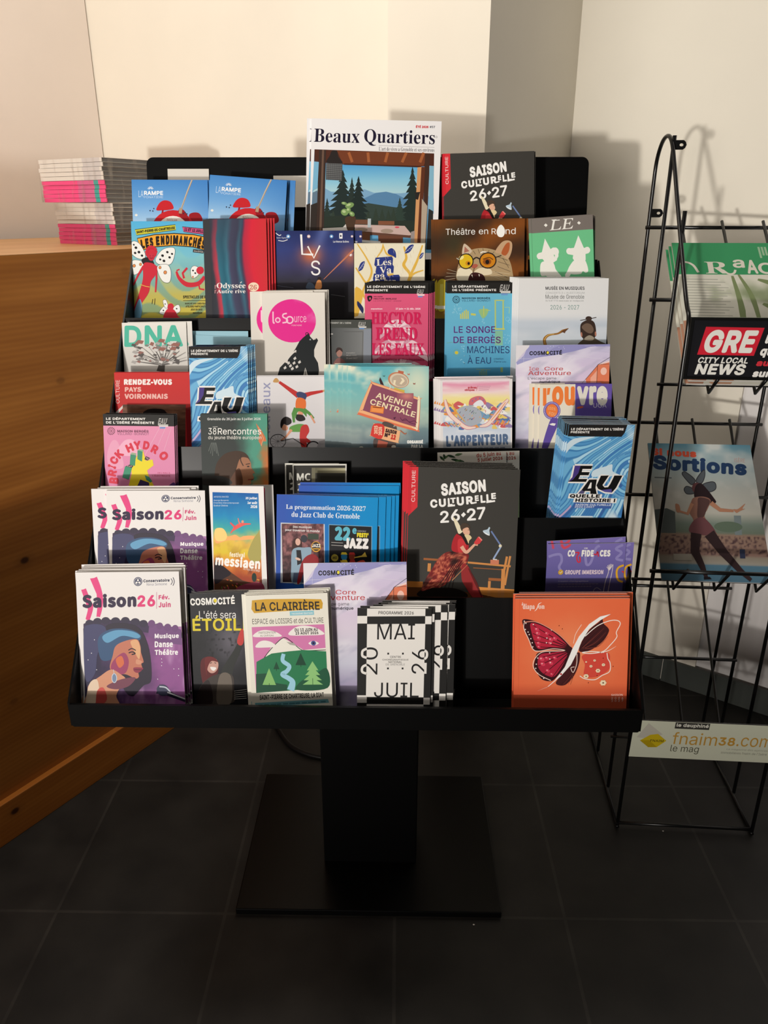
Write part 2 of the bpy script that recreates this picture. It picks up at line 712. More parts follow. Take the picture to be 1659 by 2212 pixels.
def oriented(vs, faces):
    """the inked faces cut and wound so that every one of them faces the reader"""
    out = []

    def area(t):
        a, b, c = vs[t[0]], vs[t[1]], vs[t[2]]
        return (b[0] - a[0]) * (c[1] - a[1]) - (c[0] - a[0]) * (b[1] - a[1])
    for f in faces:
        if len(f) == 4:
            t1, t2 = area((f[0], f[1], f[2])), area((f[0], f[2], f[3]))
            if t1 > 0 and t2 > 0:
                out.append(tuple(f)[::-1])
                continue
            if t1 < 0 and t2 < 0:
                out.append(tuple(f))
                continue
            tris = [(f[0], f[1], f[2]), (f[0], f[2], f[3])]
        elif len(f) == 3:
            tris = [f]
        else:
            tris = [tuple(f[i] for i in t) for t in tessellate_polygon([[Vector((vs[i][0], vs[i][1], 0)) for i in f]])]
        for t in tris:
            s = area(t)
            if abs(s) > 1e-12:
                out.append(tuple(t) if s < 0 else (t[0], t[2], t[1]))
    return out


def sheet_mesh(name, art, w, h, t, spine, back, bend=0.0):
    """cover of a booklet: printed front at y=0 facing -y, spine on the left, back at y=t; origin bottom centre"""
    step = min(4.0e-5, 0.0008 / max(art.nl, 1))
    V = [((u - 0.5) * w, -l * step, (1 - v) * h) for u, v, l in art.v]
    F = oriented(art.v, art.f)
    C = list(art.c)

    def q(pts, col):
        n = len(V)
        V.extend(pts)
        F.append(tuple(range(n, n + 4)))
        C.extend([col] * 4)
    x0, x1 = -w / 2, w / 2
    e = 0.00025
    q([(x0, 0, 0), (x0, t, 0), (x0, t, h), (x0, 0, h)], spine)
    q([(x1, t, 0), (x0, t, 0), (x0, t, h), (x1, t, h)][::-1], back)
    q([(x0, e, 0), (x0, e, h), (x1, e, h), (x1, e, 0)], WHITE)
    q([(x0, 0, h), (x1, 0, h), (x1, e, h), (x0, e, h)], WHITE)
    q([(x1, 0, 0), (x1, e, 0), (x1, e, h), (x1, 0, h)], WHITE)
    q([(x0, t - e, h), (x1, t - e, h), (x1, t, h), (x0, t, h)], WHITE)
    q([(x1, t - e, 0), (x1, t, 0), (x1, t, h), (x1, t - e, h)], back)
    if bend:
        V = [(x, y + bend * (z / h) ** 2, z) for x, y, z in V]
    me = bpy.data.meshes.new(name)
    me.from_pydata(V, [], F)
    at = me.color_attributes.new('ink', 'FLOAT_COLOR', 'POINT')
    arr = np.ones((len(V), 4), np.float32)
    s = np.array(C, np.float64)[:, :3] / 255.0
    arr[:, :3] = np.where(s <= 0.04045, s / 12.92, ((s + 0.055) / 1.055) ** 2.4)
    at.data.foreach_set('color', arr.ravel())
    me.polygons.foreach_set('use_smooth', [False] * len(me.polygons))
    me.materials.append(M['ink'])
    me.update()
    return me


def pages_mesh(w, h, t):
    bm = bmesh.new()
    add_box(bm, -w / 2 + 0.0003, 0.00027, 0.0006, w / 2 - 0.0007, t - 0.00027, h - 0.0005)
    me = bpy.data.meshes.new('page_block')
    bmesh.ops.recalc_face_normals(bm, faces=bm.faces[:])
    bm.to_mesh(me)
    bm.free()
    me.materials.append(M['pages'])
    return me


# ------------------------------------------------------------------ the room
def vec2(p, d, t):
    return (p[0] + d[0] * t, p[1] + d[1] * t)


AD = (0.545, 0.838)      # direction of the counter and of the side wall
BD = (-0.82, 0.572)      # direction of the back walls, to the left
W_C, W_D = (-0.023, 1.877), (-0.9115, 2.6015)
W_B, W_A = (0.177, 1.738), (0.432, 2.129)


def wall(name, p, q, mat, h=3.0, th=0.08):
    d = (q[0] - p[0], q[1] - p[1])
    n = math.hypot(*d)
    d = (d[0] / n, d[1] / n)
    nn = (-d[1], d[0])
    if nn[0] * p[0] + nn[1] * p[1] < 0:
        nn = (-nn[0], -nn[1])
    bm = bmesh.new()
    add_prism(bm, [p, q, vec2(q, nn, th), vec2(p, nn, th)], 'z', 0.0, h)
    return tag(obj(name, bm, mat), kind='structure')


bm = bmesh.new()
add_prism(bm, [(-3.6, -4.2), (3.4, -4.2), (3.4, 3.2), (-3.6, 3.2)], 'z', -0.06, 0.0)
tag(obj('floor', bm, M['slate']), kind='structure')
wall('wall_left', W_D, vec2(W_D, AD, -3.6), M['wall_rose'])
W_R = vec2(W_C, AD, 0.14)
wall('wall_back', vec2(W_R, BD, -0.1), vec2(W_D, BD, 0.1), M['wall'])
bm = bmesh.new()
add_prism(bm, [W_C, W_B, W_A, vec2(W_A, AD, 0.1), vec2(W_C, AD, 0.139)], 'z', 0.0, 3.0)
tag(obj('wall_pier', bm, M['wall']), kind='structure')
W_E = vec2(W_A, BD, -0.492)
wall('wall_right', W_A, W_E, M['wall'])
wall('wall_far_right', vec2(W_E, AD, 0.012), vec2(vec2(W_E, AD, 0.012), BD, -2.2), wall_mat('plaster_bluish_light_tint', (232, 228, 226)))  # bluish light on this wall put into its plaster colour
bm = bmesh.new()
_n = (-BD[1], BD[0])
_nn = (-AD[0], -AD[1])
for s, e in ((0.0, 0.405), (0.408, 0.808), (0.811, 1.3)):
    p, q = vec2(W_A, BD, -s), vec2(W_A, BD, -e)
    add_prism(bm, [p, q, vec2(q, _nn, 0.009), vec2(p, _nn, 0.009)], 'z', 0.0, 0.072)
tag(obj('baseboard_right', bm, M['skirting']), kind='structure')

# ------------------------------------------------------------------ the brochure stand
SX0, SX1 = -0.4565, 0.3435
LIP_T = [0, 0.161, 0.2888, 0.407, 0.528, 0.6495, 0.771, 1.0]
LIP = [(0.894 + 0.631 * t, 0.616 + 0.73 * t) for t in LIP_T]
FLOORZ = [z - 0.034 for _, z in LIP]
SL = math.tan(R(12))
stand = empty('brochure_stand', (-0.0565, 1.27, 0))
tag(stand, 'wide black metal brochure stand with seven stepped tiers on a square pedestal foot', 'brochure stand')


def stand_part(name, bm, mat=None, **k):
    o = obj(name, bm, mat or M['black'], None, **k)
    o.parent = stand
    o.matrix_parent_inverse = Matrix.Translation(-stand.location)
    return o


bm = bmesh.new()
add_box(bm, -0.302, 1.084, 0.0, 0.206, 1.462, 0.014, 0.002)
stand_part('base_plate', bm)
bm = bmesh.new()
add_box(bm, -0.142, 1.2, 0.014, 0.046, 1.30, 0.84, 0.003)
stand_part('column', bm)
th = 0.0016
for k in range(7):
    y, z = LIP[k]
    fz = FLOORZ[k]
    y2, z2 = LIP[k + 1]
    # inside lip, pocket floor, rising back plate whose upper edge is the next lip
    yf = y - (z - fz) * SL
    yr = y2 - (z2 - fz) * SL
    ztop = z2 if k < 6 else 1.327
    ytop = y2 if k < 6 else y2 - 0.019 * SL
    prof = [(y + th, z - 0.0005), (yf + th, fz), (yr, fz), (ytop, ztop)]
    inner = [(y, z - 0.0005), (yf, fz - th), (yr + th, fz - th), (ytop + th, ztop)]
    if k == 0:
        inner[0], inner[1] = (y, z), (y, fz - th)
        prof[0], prof[1] = (y + th, z), (y + th, fz)
    bm = bmesh.new()
    add_prism(bm, prof + inner[::-1], 'x', SX0 + 0.003, SX1 - 0.003)
    if k < 6:
        stand_part('tier_shelf', bm)
    else:
        stand_part('tier_shelf', bm)
# rounded head plate behind the top tier
bm = bmesh.new()
hx0, hx1, r_ = SX0, SX1, 0.012
pts = [(hx0, 1.10), (hx1, 1.10)]
for cx, a0 in ((hx1 - r_, 0), (hx0 + r_, 90)):
    for a in range(0, 91, 15):
        pts.append((cx + r_ * math.cos(R(a0 + a)), 1.346 - r_ + r_ * math.sin(R(a0 + a))))
vs = [bm.verts.new((x, 1.5255 - (1.346 - z) * SL, z)) for x, z in pts]
f = bm.faces.new(vs)
g = bmesh.ops.extrude_face_region(bm, geom=[f])
bmesh.ops.translate(bm, verts=[v for v in g['geom'] if isinstance(v, bmesh.types.BMVert)], vec=(0, 0.002, 0))
stand_part('head_plate', bm)
for sx in (SX0, SX1 - 0.003):
    bm = bmesh.new()
    add_prism(bm, [(0.892, 0.5805), (0.892, 0.618), (1.379, 1.1775), (1.379, 1.02), (1.10, 0.70), (1.00, 0.5805)], 'x', sx, sx + 0.003)
    stand_part('side_panel', bm)
bm = bmesh.new()
add_box(bm, SX0 + 0.003, 0.8905, 0.5805, SX1 - 0.003, 0.893, 0.6165)
stand_part('front_lip', bm)
bm = bmesh.new()
add_box(bm, SX0 + 0.003, 0.8935, 0.5775, SX1 - 0.003, 1.0, 0.5800)
stand_part('bottom_panel', bm)

# two blank cards on the head plate
for x0, x1, z0, z1, lab in ((-0.4175, -0.3425, 1.300, 1.3265, 'blank white card on the head plate above the upright alarm clock brochure'),
                            (-0.2255, -0.1495, 1.262, 1.315, 'blank white card on the head plate behind the tilted alarm clock brochure')):
    bm = bmesh.new()
    add_box(bm, x0, 0, z0, x1, 0.0005, z1)
    for v in bm.verts:
        v.co.y += 1.5215 - (1.346 - v.co.z) * SL
    o = obj('paper_card', bm, M['card'])
    tag(o, lab, 'card', 'blank cards on the head plate')

# ------------------------------------------------------------------ the pine counter
CO = (-0.841, 1.255)
CANG = math.atan2(0.845, 0.535)
counter = empty('reception_counter', (CO[0], CO[1], 0))
counter.rotation_euler = (0, 0, CANG)
tag(counter, 'tall varnished pine reception counter with knots, beside the black brochure stand', 'counter')
bm = bmesh.new()
add_box(bm, -1.3, 0.0, 0.0, 0.965, 0.72, 1.1800, 0.0)
obj('front_panel', bm, M['pine'], counter)
bm = bmesh.new()
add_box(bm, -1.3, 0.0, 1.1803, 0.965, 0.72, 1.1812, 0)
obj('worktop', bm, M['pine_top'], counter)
bm = bmesh.new()
add_box(bm, -1.3, -0.016, 0.0, 0.965, -0.0005, 0.098, 0.002)
obj('plinth', bm, pine('varnished_pine_plinth', (160, 92, 32), (196, 124, 52), True, 1.7), counter)

# unseen block added left of the view to shade the counter's lower half
bm = bmesh.new()
add_box(bm, -1.0, 0.62, 0.0, -0.715, 0.80, 0.7285, 0.004)
tag(obj('shade_block', bm, M['wall_rose']), kind='structure')

# ------------------------------------------------------------------ two shrink wrapped bundles on the counter
ang = math.radians(-30)


def bundle(rx, ry, z0, n, spine_n, th, wl, dp, dash, which):
    """rx, ry: the near right corner of the bundle; spines face the viewer on the left"""
    c, s = math.cos(ang), math.sin(ang)
    rng = random.Random(int(z0 * 1000))
    mats = {}
    for k in range(n):
        spine = k < spine_n
        dx, dyy = rng.uniform(-0.002, 0.002), rng.uniform(-0.0015, 0.0015)
        root = empty('booklet', (rx + dx * c - dyy * s, ry + dx * s + dyy * c, z0 + k * th))
        root.rotation_euler = (0, 0, ang)
        bm = bmesh.new()
        h = th - 0.0007
        if spine:
            # folded spine with its colours
            secs = [(-wl, -0.42 * wl, 0), (-0.42 * wl, -0.165 * wl, 3), (-0.165 * wl, -0.095 * wl, 1), (-0.095 * wl, 0, 0)]
        else:
            secs = [(-wl, -0.3 * wl, 0), (-0.3 * wl, -0.03 * wl, 1), (-0.03 * wl, 0, 0)]
        for a, b_, mi in secs:
            add_box(bm, a, -0.0012, 0.0, b_, 0.0006, h, 0, mi)
        add_box(bm, -wl, 0.0006, 0, 0, dp, 0.0004, 0, 2)
        add_box(bm, -wl, 0.0006, h - 0.0004, 0, dp, h, 0, 2)
        if spine:
            ml = [MB['pink'], MB['teal'], M['card'], MB['rose']]
        else:
            ml = [M['card'], MB['grey'], M['card']]
        obj('cover', bm, ml, root)
        bm = bmesh.new()
        add_box(bm, -wl + 0.001, 0.0008, 0.0006, -0.001, dp - 0.001, h - 0.0006)
        obj('page_block', bm, MB['edge'], root)
        pos = 'lowest' if k == 0 else 'topmost' if k == n - 1 else '%s from the bottom' % ('', 'second', 'third', 'fourth', 'fifth', 'sixth', 'seventh', 'eighth', 'ninth', 'tenth')[k]
        tag(root, '%s booklet of the %s wrapped bundle, %s outwards' % (pos, which, 'pink spine' if spine else 'white edge'), 'booklet', 'booklets in the %s wrapped bundle' % which)
    hgt = n * th
    film = empty('shrink_wrap', (rx, ry, z0))
    film.rotation_euler = (0, 0, ang)
    bm = bmesh.new()
    add_box(bm, -wl - 0.004, -0.0035, -0.0002, 0.0045, dp + 0.003, hgt + 0.0006, 0)
    bmesh.ops.subdivide_edges(bm, edges=bm.edges[:], cuts=5, use_grid_fill=True)
    for v in bm.verts:
        if 0.004 < v.co.z < hgt - 0.004:
            v.co.x += rng.uniform(-0.0012, 0.0012)
            v.co.y += rng.uniform(-0.0009, 0.0009)
    obj('film', bm, M['film'], film)
    tag(film, 'clear shrink wrap film around the %s bundle of pink and white booklets' % which, 'plastic wrap', 'shrink wrap films')


MB = {}
MB['pink'] = new_mat('pink_spine_print', (232, 74, 130), 0.4, 0.4)[0]
MB['rose'] = new_mat('dusty_rose_spine_print', (206, 96, 140), 0.4, 0.4)[0]
MB['teal'] = new_mat('teal_spine_print', (60, 160, 150), 0.4, 0.4)[0]
MB['grey'] = new_mat('pale_grey_edge_print', (196, 190, 186), 0.6, 0.3)[0]
MB['edge'] = new_mat('shaded_page_edges', (120, 118, 116), 0.7, 0.2)[0]  # page edges darkened to grey for the shade on the bundles' right side
bundle(-0.640, 1.850, 1.1815, 10, 5, 0.0090, 0.197, 0.140, True, 'lower')
bundle(-0.651, 1.846, 1.1815 + 0.0915, 10, 5, 0.0092, 0.215, 0.142, True, 'upper')

# ------------------------------------------------------------------ the wire newspaper rack
rack = empty('newspaper_rack', (0.488, 1.32, 0))
rack.rotation_euler = (0, 0, R(-3.2))
tag(rack, 'tall black wire newspaper rack with arched side frames, standing against the wall', 'newspaper rack')
RW = 0.285
rw, rt = 0.0038, 0.003


def rack_tube(name, pts, r=rw):
    bm = bmesh.new()
    add_tube(bm, pts, r)
    return obj(name, bm, M['wire'], rack, smooth=True)


for a in (0.0, RW):
    arch = [(a, 0.348, 0.004), (a, 0.348, 0.7), (a, 0.3485, 1.24)] + catmull([(a, 0.3485, 1.24), (a, 0.348, 1.295), (a, 0.344, 1.345), (a, 0.320, 1.376), (a, 0.284, 1.386), (a, 0.250, 1.374), (a, 0.214, 1.335), (a, 0.155, 1.262), (a, 0.040, 1.124), (a, 0.006, 1.092), (a, 0.0, 1.06)], 6)[1:] + [(a, 0.0, 0.6), (a, 0.0, 0.004)]
    rack_tube('side_frame', arch)
    rack_tube('upright', [(a + 0.004, 0.250, 0.006), (a + 0.004, 0.250, 1.384)])
    rack_tube('upright', [(a + 0.004, 0.122, 0.006), (a + 0.004, 0.122, 1.256)])
    rack_tube('foot_bar', [(a, -0.004, 0.005), (a, 0.356, 0.005)])
    # slotted fixing lugs
    for d0, z0 in ((0.245, 1.360), (0.349, 1.243)):
        bm = bmesh.new()
        outer = [(0, 0), (0.020, 0), (0.024, 0.003), (0.026, 0.008), (0.024, 0.013), (0.020, 0.016), (0, 0.016)]
        hole = [(0.017 + 0.0038 * math.cos(R(t)), 0.008 + 0.0026 * math.sin(R(t))) for t in range(0, 360, 45)]
        ov = [bm.verts.new((a + x, d0, z0 + z)) for x, z in outer]
        hv = [bm.verts.new((a + x, d0, z0 + z)) for x, z in hole]
        es = [bm.edges.new((ov[i], ov[(i + 1) % 7])) for i in range(7)] + [bm.edges.new((hv[i], hv[(i + 1) % 8])) for i in range(8)]
        r = bmesh.ops.triangle_fill(bm, edges=es, use_beauty=True)
        fs = [g for g in r['geom'] if isinstance(g, bmesh.types.BMFace)]
        for f in fs:
            c_ = f.calc_center_median()
            if (c_.x - a - 0.017) ** 2 / 0.0038 ** 2 + (c_.z - z0 - 0.008) ** 2 / 0.0026 ** 2 < 0.6:
                bm.faces.remove(f)
        g = bmesh.ops.extrude_face_region(bm, geom=bm.faces[:])
        bmesh.ops.translate(bm, verts=[v for v in g['geom'] if isinstance(v, bmesh.types.BMVert)], vec=(0, 0.002, 0))
        obj('lug', bm, M['wire'], rack)
for d, zs in ((0.246, (1.093, 0.686, 0.283)), (0.118, (0.953, 0.547, 0.150)), (0.345, (1.224, 0.820, 0.419))):
    for z in zs:
        rack_tube('cross_bar', [(-0.006, d, z), (RW + 0.008, d, z)], rw if d != 0.118 else rt)
rack_tube('cross_bar', [(-0.004, 0.0, 0.014), (RW + 0.002, 0.0, 0.014)])
rack_tube('cross_bar', [(-0.008, -0.004, 0.624), (RW + 0.008, -0.004, 0.624)])
for pts in (((0, 0.988), (0.035, 0.957), (0.345, 1.236)), ((-0.004, 0.628), (0.06, 0.556), (0.345, 0.830)), ((0, 0.205), (0.06, 0.150), (0.345, 0.432))):
    for a in (0.062, 0.142, 0.222):
        rack_tube('pocket_wire', [(a, d, z) for d, z in pts], rt)

# a dark cable lying on the floor behind the column and two paper crumbs
bm = bmesh.new()
cp = [(-0.42, 1.80, 0.006), (-0.36, 1.72, 0.006), (-0.31, 1.655, 0.006), (-0.26, 1.575, 0.006), (-0.19, 1.535, 0.006), (-0.11, 1.535, 0.006), (-0.03, 1.60, 0.006), (0.03, 1.72, 0.006)]
add_tube(bm, catmull(cp, 6), 0.0055, 8)
tag(obj('cable', bm, M['cable'], smooth=True), 'dark cable curling over the slate floor behind the pedestal', 'cable')
for x, y, lab in ((0.152, 1.068, 'tiny white paper crumb on the floor in front of the pedestal foot'), (0.585, 1.31, 'tiny white paper crumb on the floor under the wire rack')):
    bm = bmesh.new()
    bmesh.ops.create_icosphere(bm, subdivisions=1, radius=0.0016)
    for v in bm.verts:
        v.co.z = v.co.z * 0.6 + 0.001
        v.co.x *= 1.3
    o = obj('paper_crumb', bm, M['card'])
    o.location = (x, y, 0)
    tag(o, lab, 'paper scrap', 'paper crumbs on the floor')


# ------------------------------------------------------------------ the printed covers
def eau_logo(A, x, y, k, dark=(20, 20, 20), hollow=False):
    """the slanted three letter word mark; x, y top left, k width of the mark"""
    def P(pts):
        return [(x + a * k, y + b * k) for a, b in pts]
    E_ = [(0.17, 0.0), (0.48, 0.0), (0.45, 0.055), (0.30, 0.055), (0.28, 0.11), (0.42, 0.11), (0.395, 0.165), (0.25, 0.165), (0.215, 0.23), (0.37, 0.23), (0.34, 0.28), (0.03, 0.28), (0.11, 0.20)]
    A_ = [(0.40, 0.24), (0.535, 0.235), (0.50, 0.38), (0.515, 0.50), (0.40, 0.50), (0.405, 0.44), (0.31, 0.44), (0.28, 0.50), (0.17, 0.50), (0.255, 0.42)]
    U_ = [(0.61, 0.17), (0.75, 0.165), (0.625, 0.335), (0.66, 0.375), (0.72, 0.37), (0.765, 0.31), (0.845, 0.165), (0.985, 0.165), (0.86, 0.38), (0.78, 0.465), (0.66, 0.455), (0.545, 0.40), (0.52, 0.34)]
    for L in (E_, A_, U_):
        A.line(P(L + [L[0]]), 0.055 * k, WHITE, False)
        A.poly(P(L), WHITE)
    for L in (E_, A_, U_):
        A.poly(P(L), dark)
    A.poly(P([(0.36, 0.40), (0.425, 0.39), (0.44, 0.29), (0.42, 0.29)]), WHITE)
    if not hollow:
        A.poly(P([(0.17, 0.0), (0.27, 0.0), (0.22, 0.13), (0.12, 0.24), (0.03, 0.28), (0.11, 0.20)]), (74, 58, 130))
        A.poly(P([(0.60, 0.42), (0.78, 0.40), (0.78, 0.465), (0.66, 0.455)]), (84, 76, 150))
        A.poly(P([(0.17, 0.5), (0.255, 0.42), (0.30, 0.45), (0.28, 0.5)]), (84, 80, 120))


def small_eau(A, x, y, w, h):
    """small hollow version with the caption bars below"""
    A.text('EAU', x, y, x + w * 0.9, y + h * 0.55, WHITE, 's', 0.03, 0, 0.25)
    A.text('EAU', x + w * 0.03, y + h * 0.05, x + w * 0.87, y + h * 0.5, (30, 28, 28), 's', -0.004, 0, 0.25)
    A.rect(x, y + h * 0.6, x + w, y + h * 0.68, WHITE)
    A.rect(x + w * 0.1, y + h * 0.72, x + w, y + h * 0.80, WHITE)
    A.rect(x + w * 0.15, y + h * 0.84, x + w * 0.75, y + h, (110, 150, 205))


def gear(A, x, y, r, col, lw):
    A.ring(x, y, r * 0.78, r * 0.78, lw, col)
    A.ring(x, y, r * 0.48, r * 0.48, lw, col)
    A.ell(x, y, r * 0.2, r * 0.2, col)
    for a in range(0, 360, 24):
        c, s = math.cos(R(a)), math.sin(R(a))
        A.line([(x + c * r * 0.75, y + s * r * 0.75), (x + c * r, y + s * r)], lw * 1.6, col)


def art_nina():
    A = Art((233, 229, 226)).quad((62, 120), (682, 133), (735, 928), (95, 930), 0.965)
    pk = (226, 64, 130)
    for pts, w in (([(176, 155), (200, 215), (214, 280), (208, 340), (196, 384)], (34, 26, 20)), ([(110, 220), (135, 290), (150, 330), (130, 400)], (30, 34, 26))):
        A.line(pts, w, pk, True)
    A.poly([(150, 158), (180, 155), (218, 260), (212, 345), (198, 384), (184, 384), (192, 320), (188, 250)], pk, False)
    A.poly([(96, 222), (120, 220), (160, 330), (140, 402), (122, 402), (134, 340)], pk)
    A.text('Saison', 100, 250, 428, 332, (38, 22, 58), 'c', 0.024)
    A.text('26', 434, 264, 542, 332, (222, 56, 120), 's', 0.035)
    A.rect(549, 248, 552, 345, (200, 120, 150))
    A.text('Fév.', 562, 262, 628, 292, (206, 70, 120), 'c', 0.02)
    A.text('Juin', 562, 306, 636, 338, (206, 70, 120), 'c', 0.02)
    A.ell(438, 184, 26, 26, (58, 62, 96))
    A.ring(438, 184, 20, 20, 2, WHITE)
    for dx, dy in ((0, -8), (-8, 6), (8, 6)):
        A.ell(438 + dx, 184 + dy, 6, 6, WHITE)
    A.text('Conservatoire', 470, 172, 628, 190, (34, 36, 64), 'c', 0.02)
    A.text('Nina Simone', 490, 194, 612, 210, (120, 120, 140), 'c', 0.0)
    for k in range(2):
        A.line([(636 + k * 12, 172 - k * 6), (644 + k * 12, 190), (636 + k * 12, 208 + k * 6)], 4, (40, 40, 66), True)
    # washed violet ground with a scalloped upper edge
    top = [(104, 425), (150, 405), (200, 412), (255, 400), (310, 412), (360, 402), (420, 420), (470, 412), (520, 440), (560, 430), (610, 455), (655, 452), (700, 470)]

    def wash(U, V):
        n = fbm(U * 5, V * 6, 3)
        n2 = fbm(U * 14, V * 3, 9)
        t = np.clip(U * 1.5 - 0.25 + (n - 0.5) * 0.7, 0, 1)
        c = mixc((42, 34, 66), (146, 84, 146), t)
        return mixc(c, (206, 170, 206), np.clip((n2 - 0.52) * 2.2, 0, 1) * t)
    A.paint(102, 452, 735, 928, 90, 70, wash)
    A.poly(top + [(712, 520), (600, 500), (400, 470), (200, 470), (104, 480)], (58, 44, 76))
    A.poly([(505, 450), (560, 432), (610, 455), (655, 452), (700, 470), (708, 560), (560, 540), (500, 500)], (118, 76, 128))
    for x, y, r in ((520, 432, 22), (570, 446, 20), (618, 456, 22), (664, 462, 20)):
        A.ell(x, y, r, r, (112, 72, 122))
    for x, y, r in ((140, 420, 24), (190, 412, 26), (240, 408, 26), (300, 412, 28), (360, 410, 26), (420, 420, 28), (470, 430, 26)):
        A.ell(x, y, r, r * 0.8, (50, 42, 66))
    A.poly([(104, 480), (140, 430), (230, 440), (260, 520), (190, 600), (170, 720), (110, 760)], (66, 66, 104), True)
    A.poly([(240, 440), (420, 440), (500, 560), (520, 760), (470, 800), (400, 860), (340, 800), (330, 600)], (42, 34, 52), True)
    # hair, face, shoulder of the painted woman in profile
    A.poly([(190, 560), (200, 500), (260, 462), (340, 456), (410, 470), (455, 500), (440, 530), (360, 540), (330, 580), (270, 640), (210, 640)], (52, 84, 122), True)
    A.poly([(220, 500), (300, 466), (400, 474), (450, 500), (430, 516), (340, 500), (250, 540)], (98, 158, 196), True)
    A.poly([(300, 560), (360, 530), (430, 522), (452, 560), (456, 600), (472, 655), (458, 668), (464, 700), (440, 716), (442, 745), (420, 756), (360, 730), (300, 730), (262, 690), (280, 620)], (196, 120, 96), True)
    A.poly([(392, 534), (432, 526), (452, 572), (452, 604), (444, 640), (424, 612), (404, 572)], (226, 172, 126), True)
    A.poly([(430, 640), (462, 654), (456, 668), (440, 672), (424, 664)], (214, 150, 120), True)
    A.poly([(290, 640), (350, 600), (380, 650), (360, 720), (300, 730), (268, 690)], (158, 62, 102), True)
    A.poly([(300, 640), (336, 620), (350, 665), (320, 690)], (214, 110, 70), True)
    A.line([(378, 586), (400, 576), (424, 588)], 6, (40, 26, 36), True)
    A.line([(380, 602), (402, 596), (420, 606), (398, 612)], 7, (34, 22, 34), True)
    A.poly([(412, 690), (466, 692), (462, 706), (436, 722), (412, 712)], (146, 52, 76), True)
    A.line([(414, 702), (464, 704)], 3, (80, 24, 44))
    A.poly([(130, 790), (200, 740), (270, 700), (330, 730), (360, 760), (330, 800), (300, 860), (310, 928), (105, 928), (118, 840)], (214, 150, 118), True)
    A.poly([(130, 790), (180, 760), (190, 840), (150, 928), (104, 928)], (232, 206, 180), True)
    A.poly([(180, 830), (220, 810), (240, 880), (190, 928), (170, 928)], (206, 82, 76), True)
    A.poly([(240, 800), (330, 760), (420, 750), (380, 800), (300, 820)], (120, 66, 84), True)
    A.ell(289, 752, 17, 30, (120, 140, 170))
    A.ring(289, 752, 15, 27, 4, (210, 220, 230))
    A.line([(284, 700), (288, 722)], 3, (210, 216, 226))
    A.line([(560, 820), (600, 836), (735, 892)], (60, 34, 18), (36, 36, 56))
    A.ell(592, 828, 40, 34, (56, 58, 84), 20)
    A.line([(570, 806), (610, 812), (640, 840)], 8, (196, 200, 214), True)
    A.line([(620, 840), (735, 882)], 8, (214, 214, 224))
    for s_, y in (('Musique', 490), ('Danse', 536), ('Théâtre', 582)):
        A.text(s_, 540, y, 540 + {'Musique': 148, 'Danse': 112, 'Théâtre': 144}[s_], y + 36, (244, 240, 242), 'c', 0.018)
    A.dots([(150, 600), (128, 640), (170, 520), (180, 700), (584, 640), (586, 660), (584, 680), (660, 700), (560, 760), (690, 700), (690, 740)], 3, (240, 236, 244))
    return A


def art_etoile():
    A = Art((30, 29, 32)).quad((733, 262), (1107, 245), (1150, 900), (755, 905), 0.98)

    def sky(U, V):
        n = fbm(U * 4, V * 7, 5)
        t = np.exp(-((U - 0.62) ** 2 / 0.08 + (V - 0.42) ** 2 / 0.05))
        c = mixc((26, 26, 30), (104, 100, 110), t * 0.9 + (n - 0.5) * 0.25)
        sp = noise(U * 26, V * 34, 8)
        return mixc(c, (18, 18, 22), np.clip((sp - 0.78) * 5, 0, 1) * (V > 0.28) * (V < 0.6))
    A.page(70, 100, sky)
    for x, y, rx in ((855, 540, 14), (900, 500, 8), (945, 525, 10), (1000, 560, 9), (860, 600, 9), (930, 590, 12), (900, 560, 7), (980, 520, 6)):
        A.ell(x, y, rx, rx * 0.6, (44, 42, 48))
    A.text('COSMOCITÉ', 748, 272, 1016, 324, (240, 238, 232), 's', 0.035, -3)
    A.ell(899, 299, 9, 11, (226, 206, 40))
    A.text("L'été sera", 800, 358, 1022, 404, (236, 234, 230), 's', 0.0, -1)
    A.text('ÉTOILÉ', 758, 384, 1116, 476, (224, 204, 44), 's', 0.02, -1)
    # child reaching up
    A.poly([(930, 720), (1010, 590), (1040, 530), (1066, 480), (1072, 540), (1050, 600), (1010, 690), (990, 760)], (44, 46, 44), True)
    A.poly([(1030, 540), (1052, 470), (1068, 470), (1070, 540), (1052, 562)], (196, 60, 56), True)
    A.poly([(800, 720), (806, 650), (850, 628), (896, 640), (912, 690), (906, 730), (870, 760), (820, 800)], (92, 26, 30), True)
    A.ell(876, 682, 36, 46, (206, 158, 144), 15)
    A.poly([(830, 640), (880, 632), (910, 660), (870, 655), (846, 690), (836, 740)], (110, 34, 36), True)
    A.line([(860, 668), (872, 664)], 4, (60, 30, 30))
    A.line([(888, 664), (898, 668)], 4, (60, 30, 30))
    A.poly([(862, 690), (898, 694), (886, 712), (870, 708)], (246, 240, 236), True)
    A.poly([(800, 800), (860, 750), (930, 730), (1000, 740), (1010, 820), (1000, 905), (790, 905), (780, 850)], (66, 58, 54), True)
    A.poly([(790, 820), (850, 770), (870, 905), (770, 905)], (40, 30, 30), True)
    A.poly([(920, 740), (990, 745), (990, 905), (900, 905)], (110, 100, 90), True)
    for k in range(5):
        A.line([(1010, 835 + k * 12), (1090, 826 + k * 13)], 2.5, (210, 206, 200))
    return A


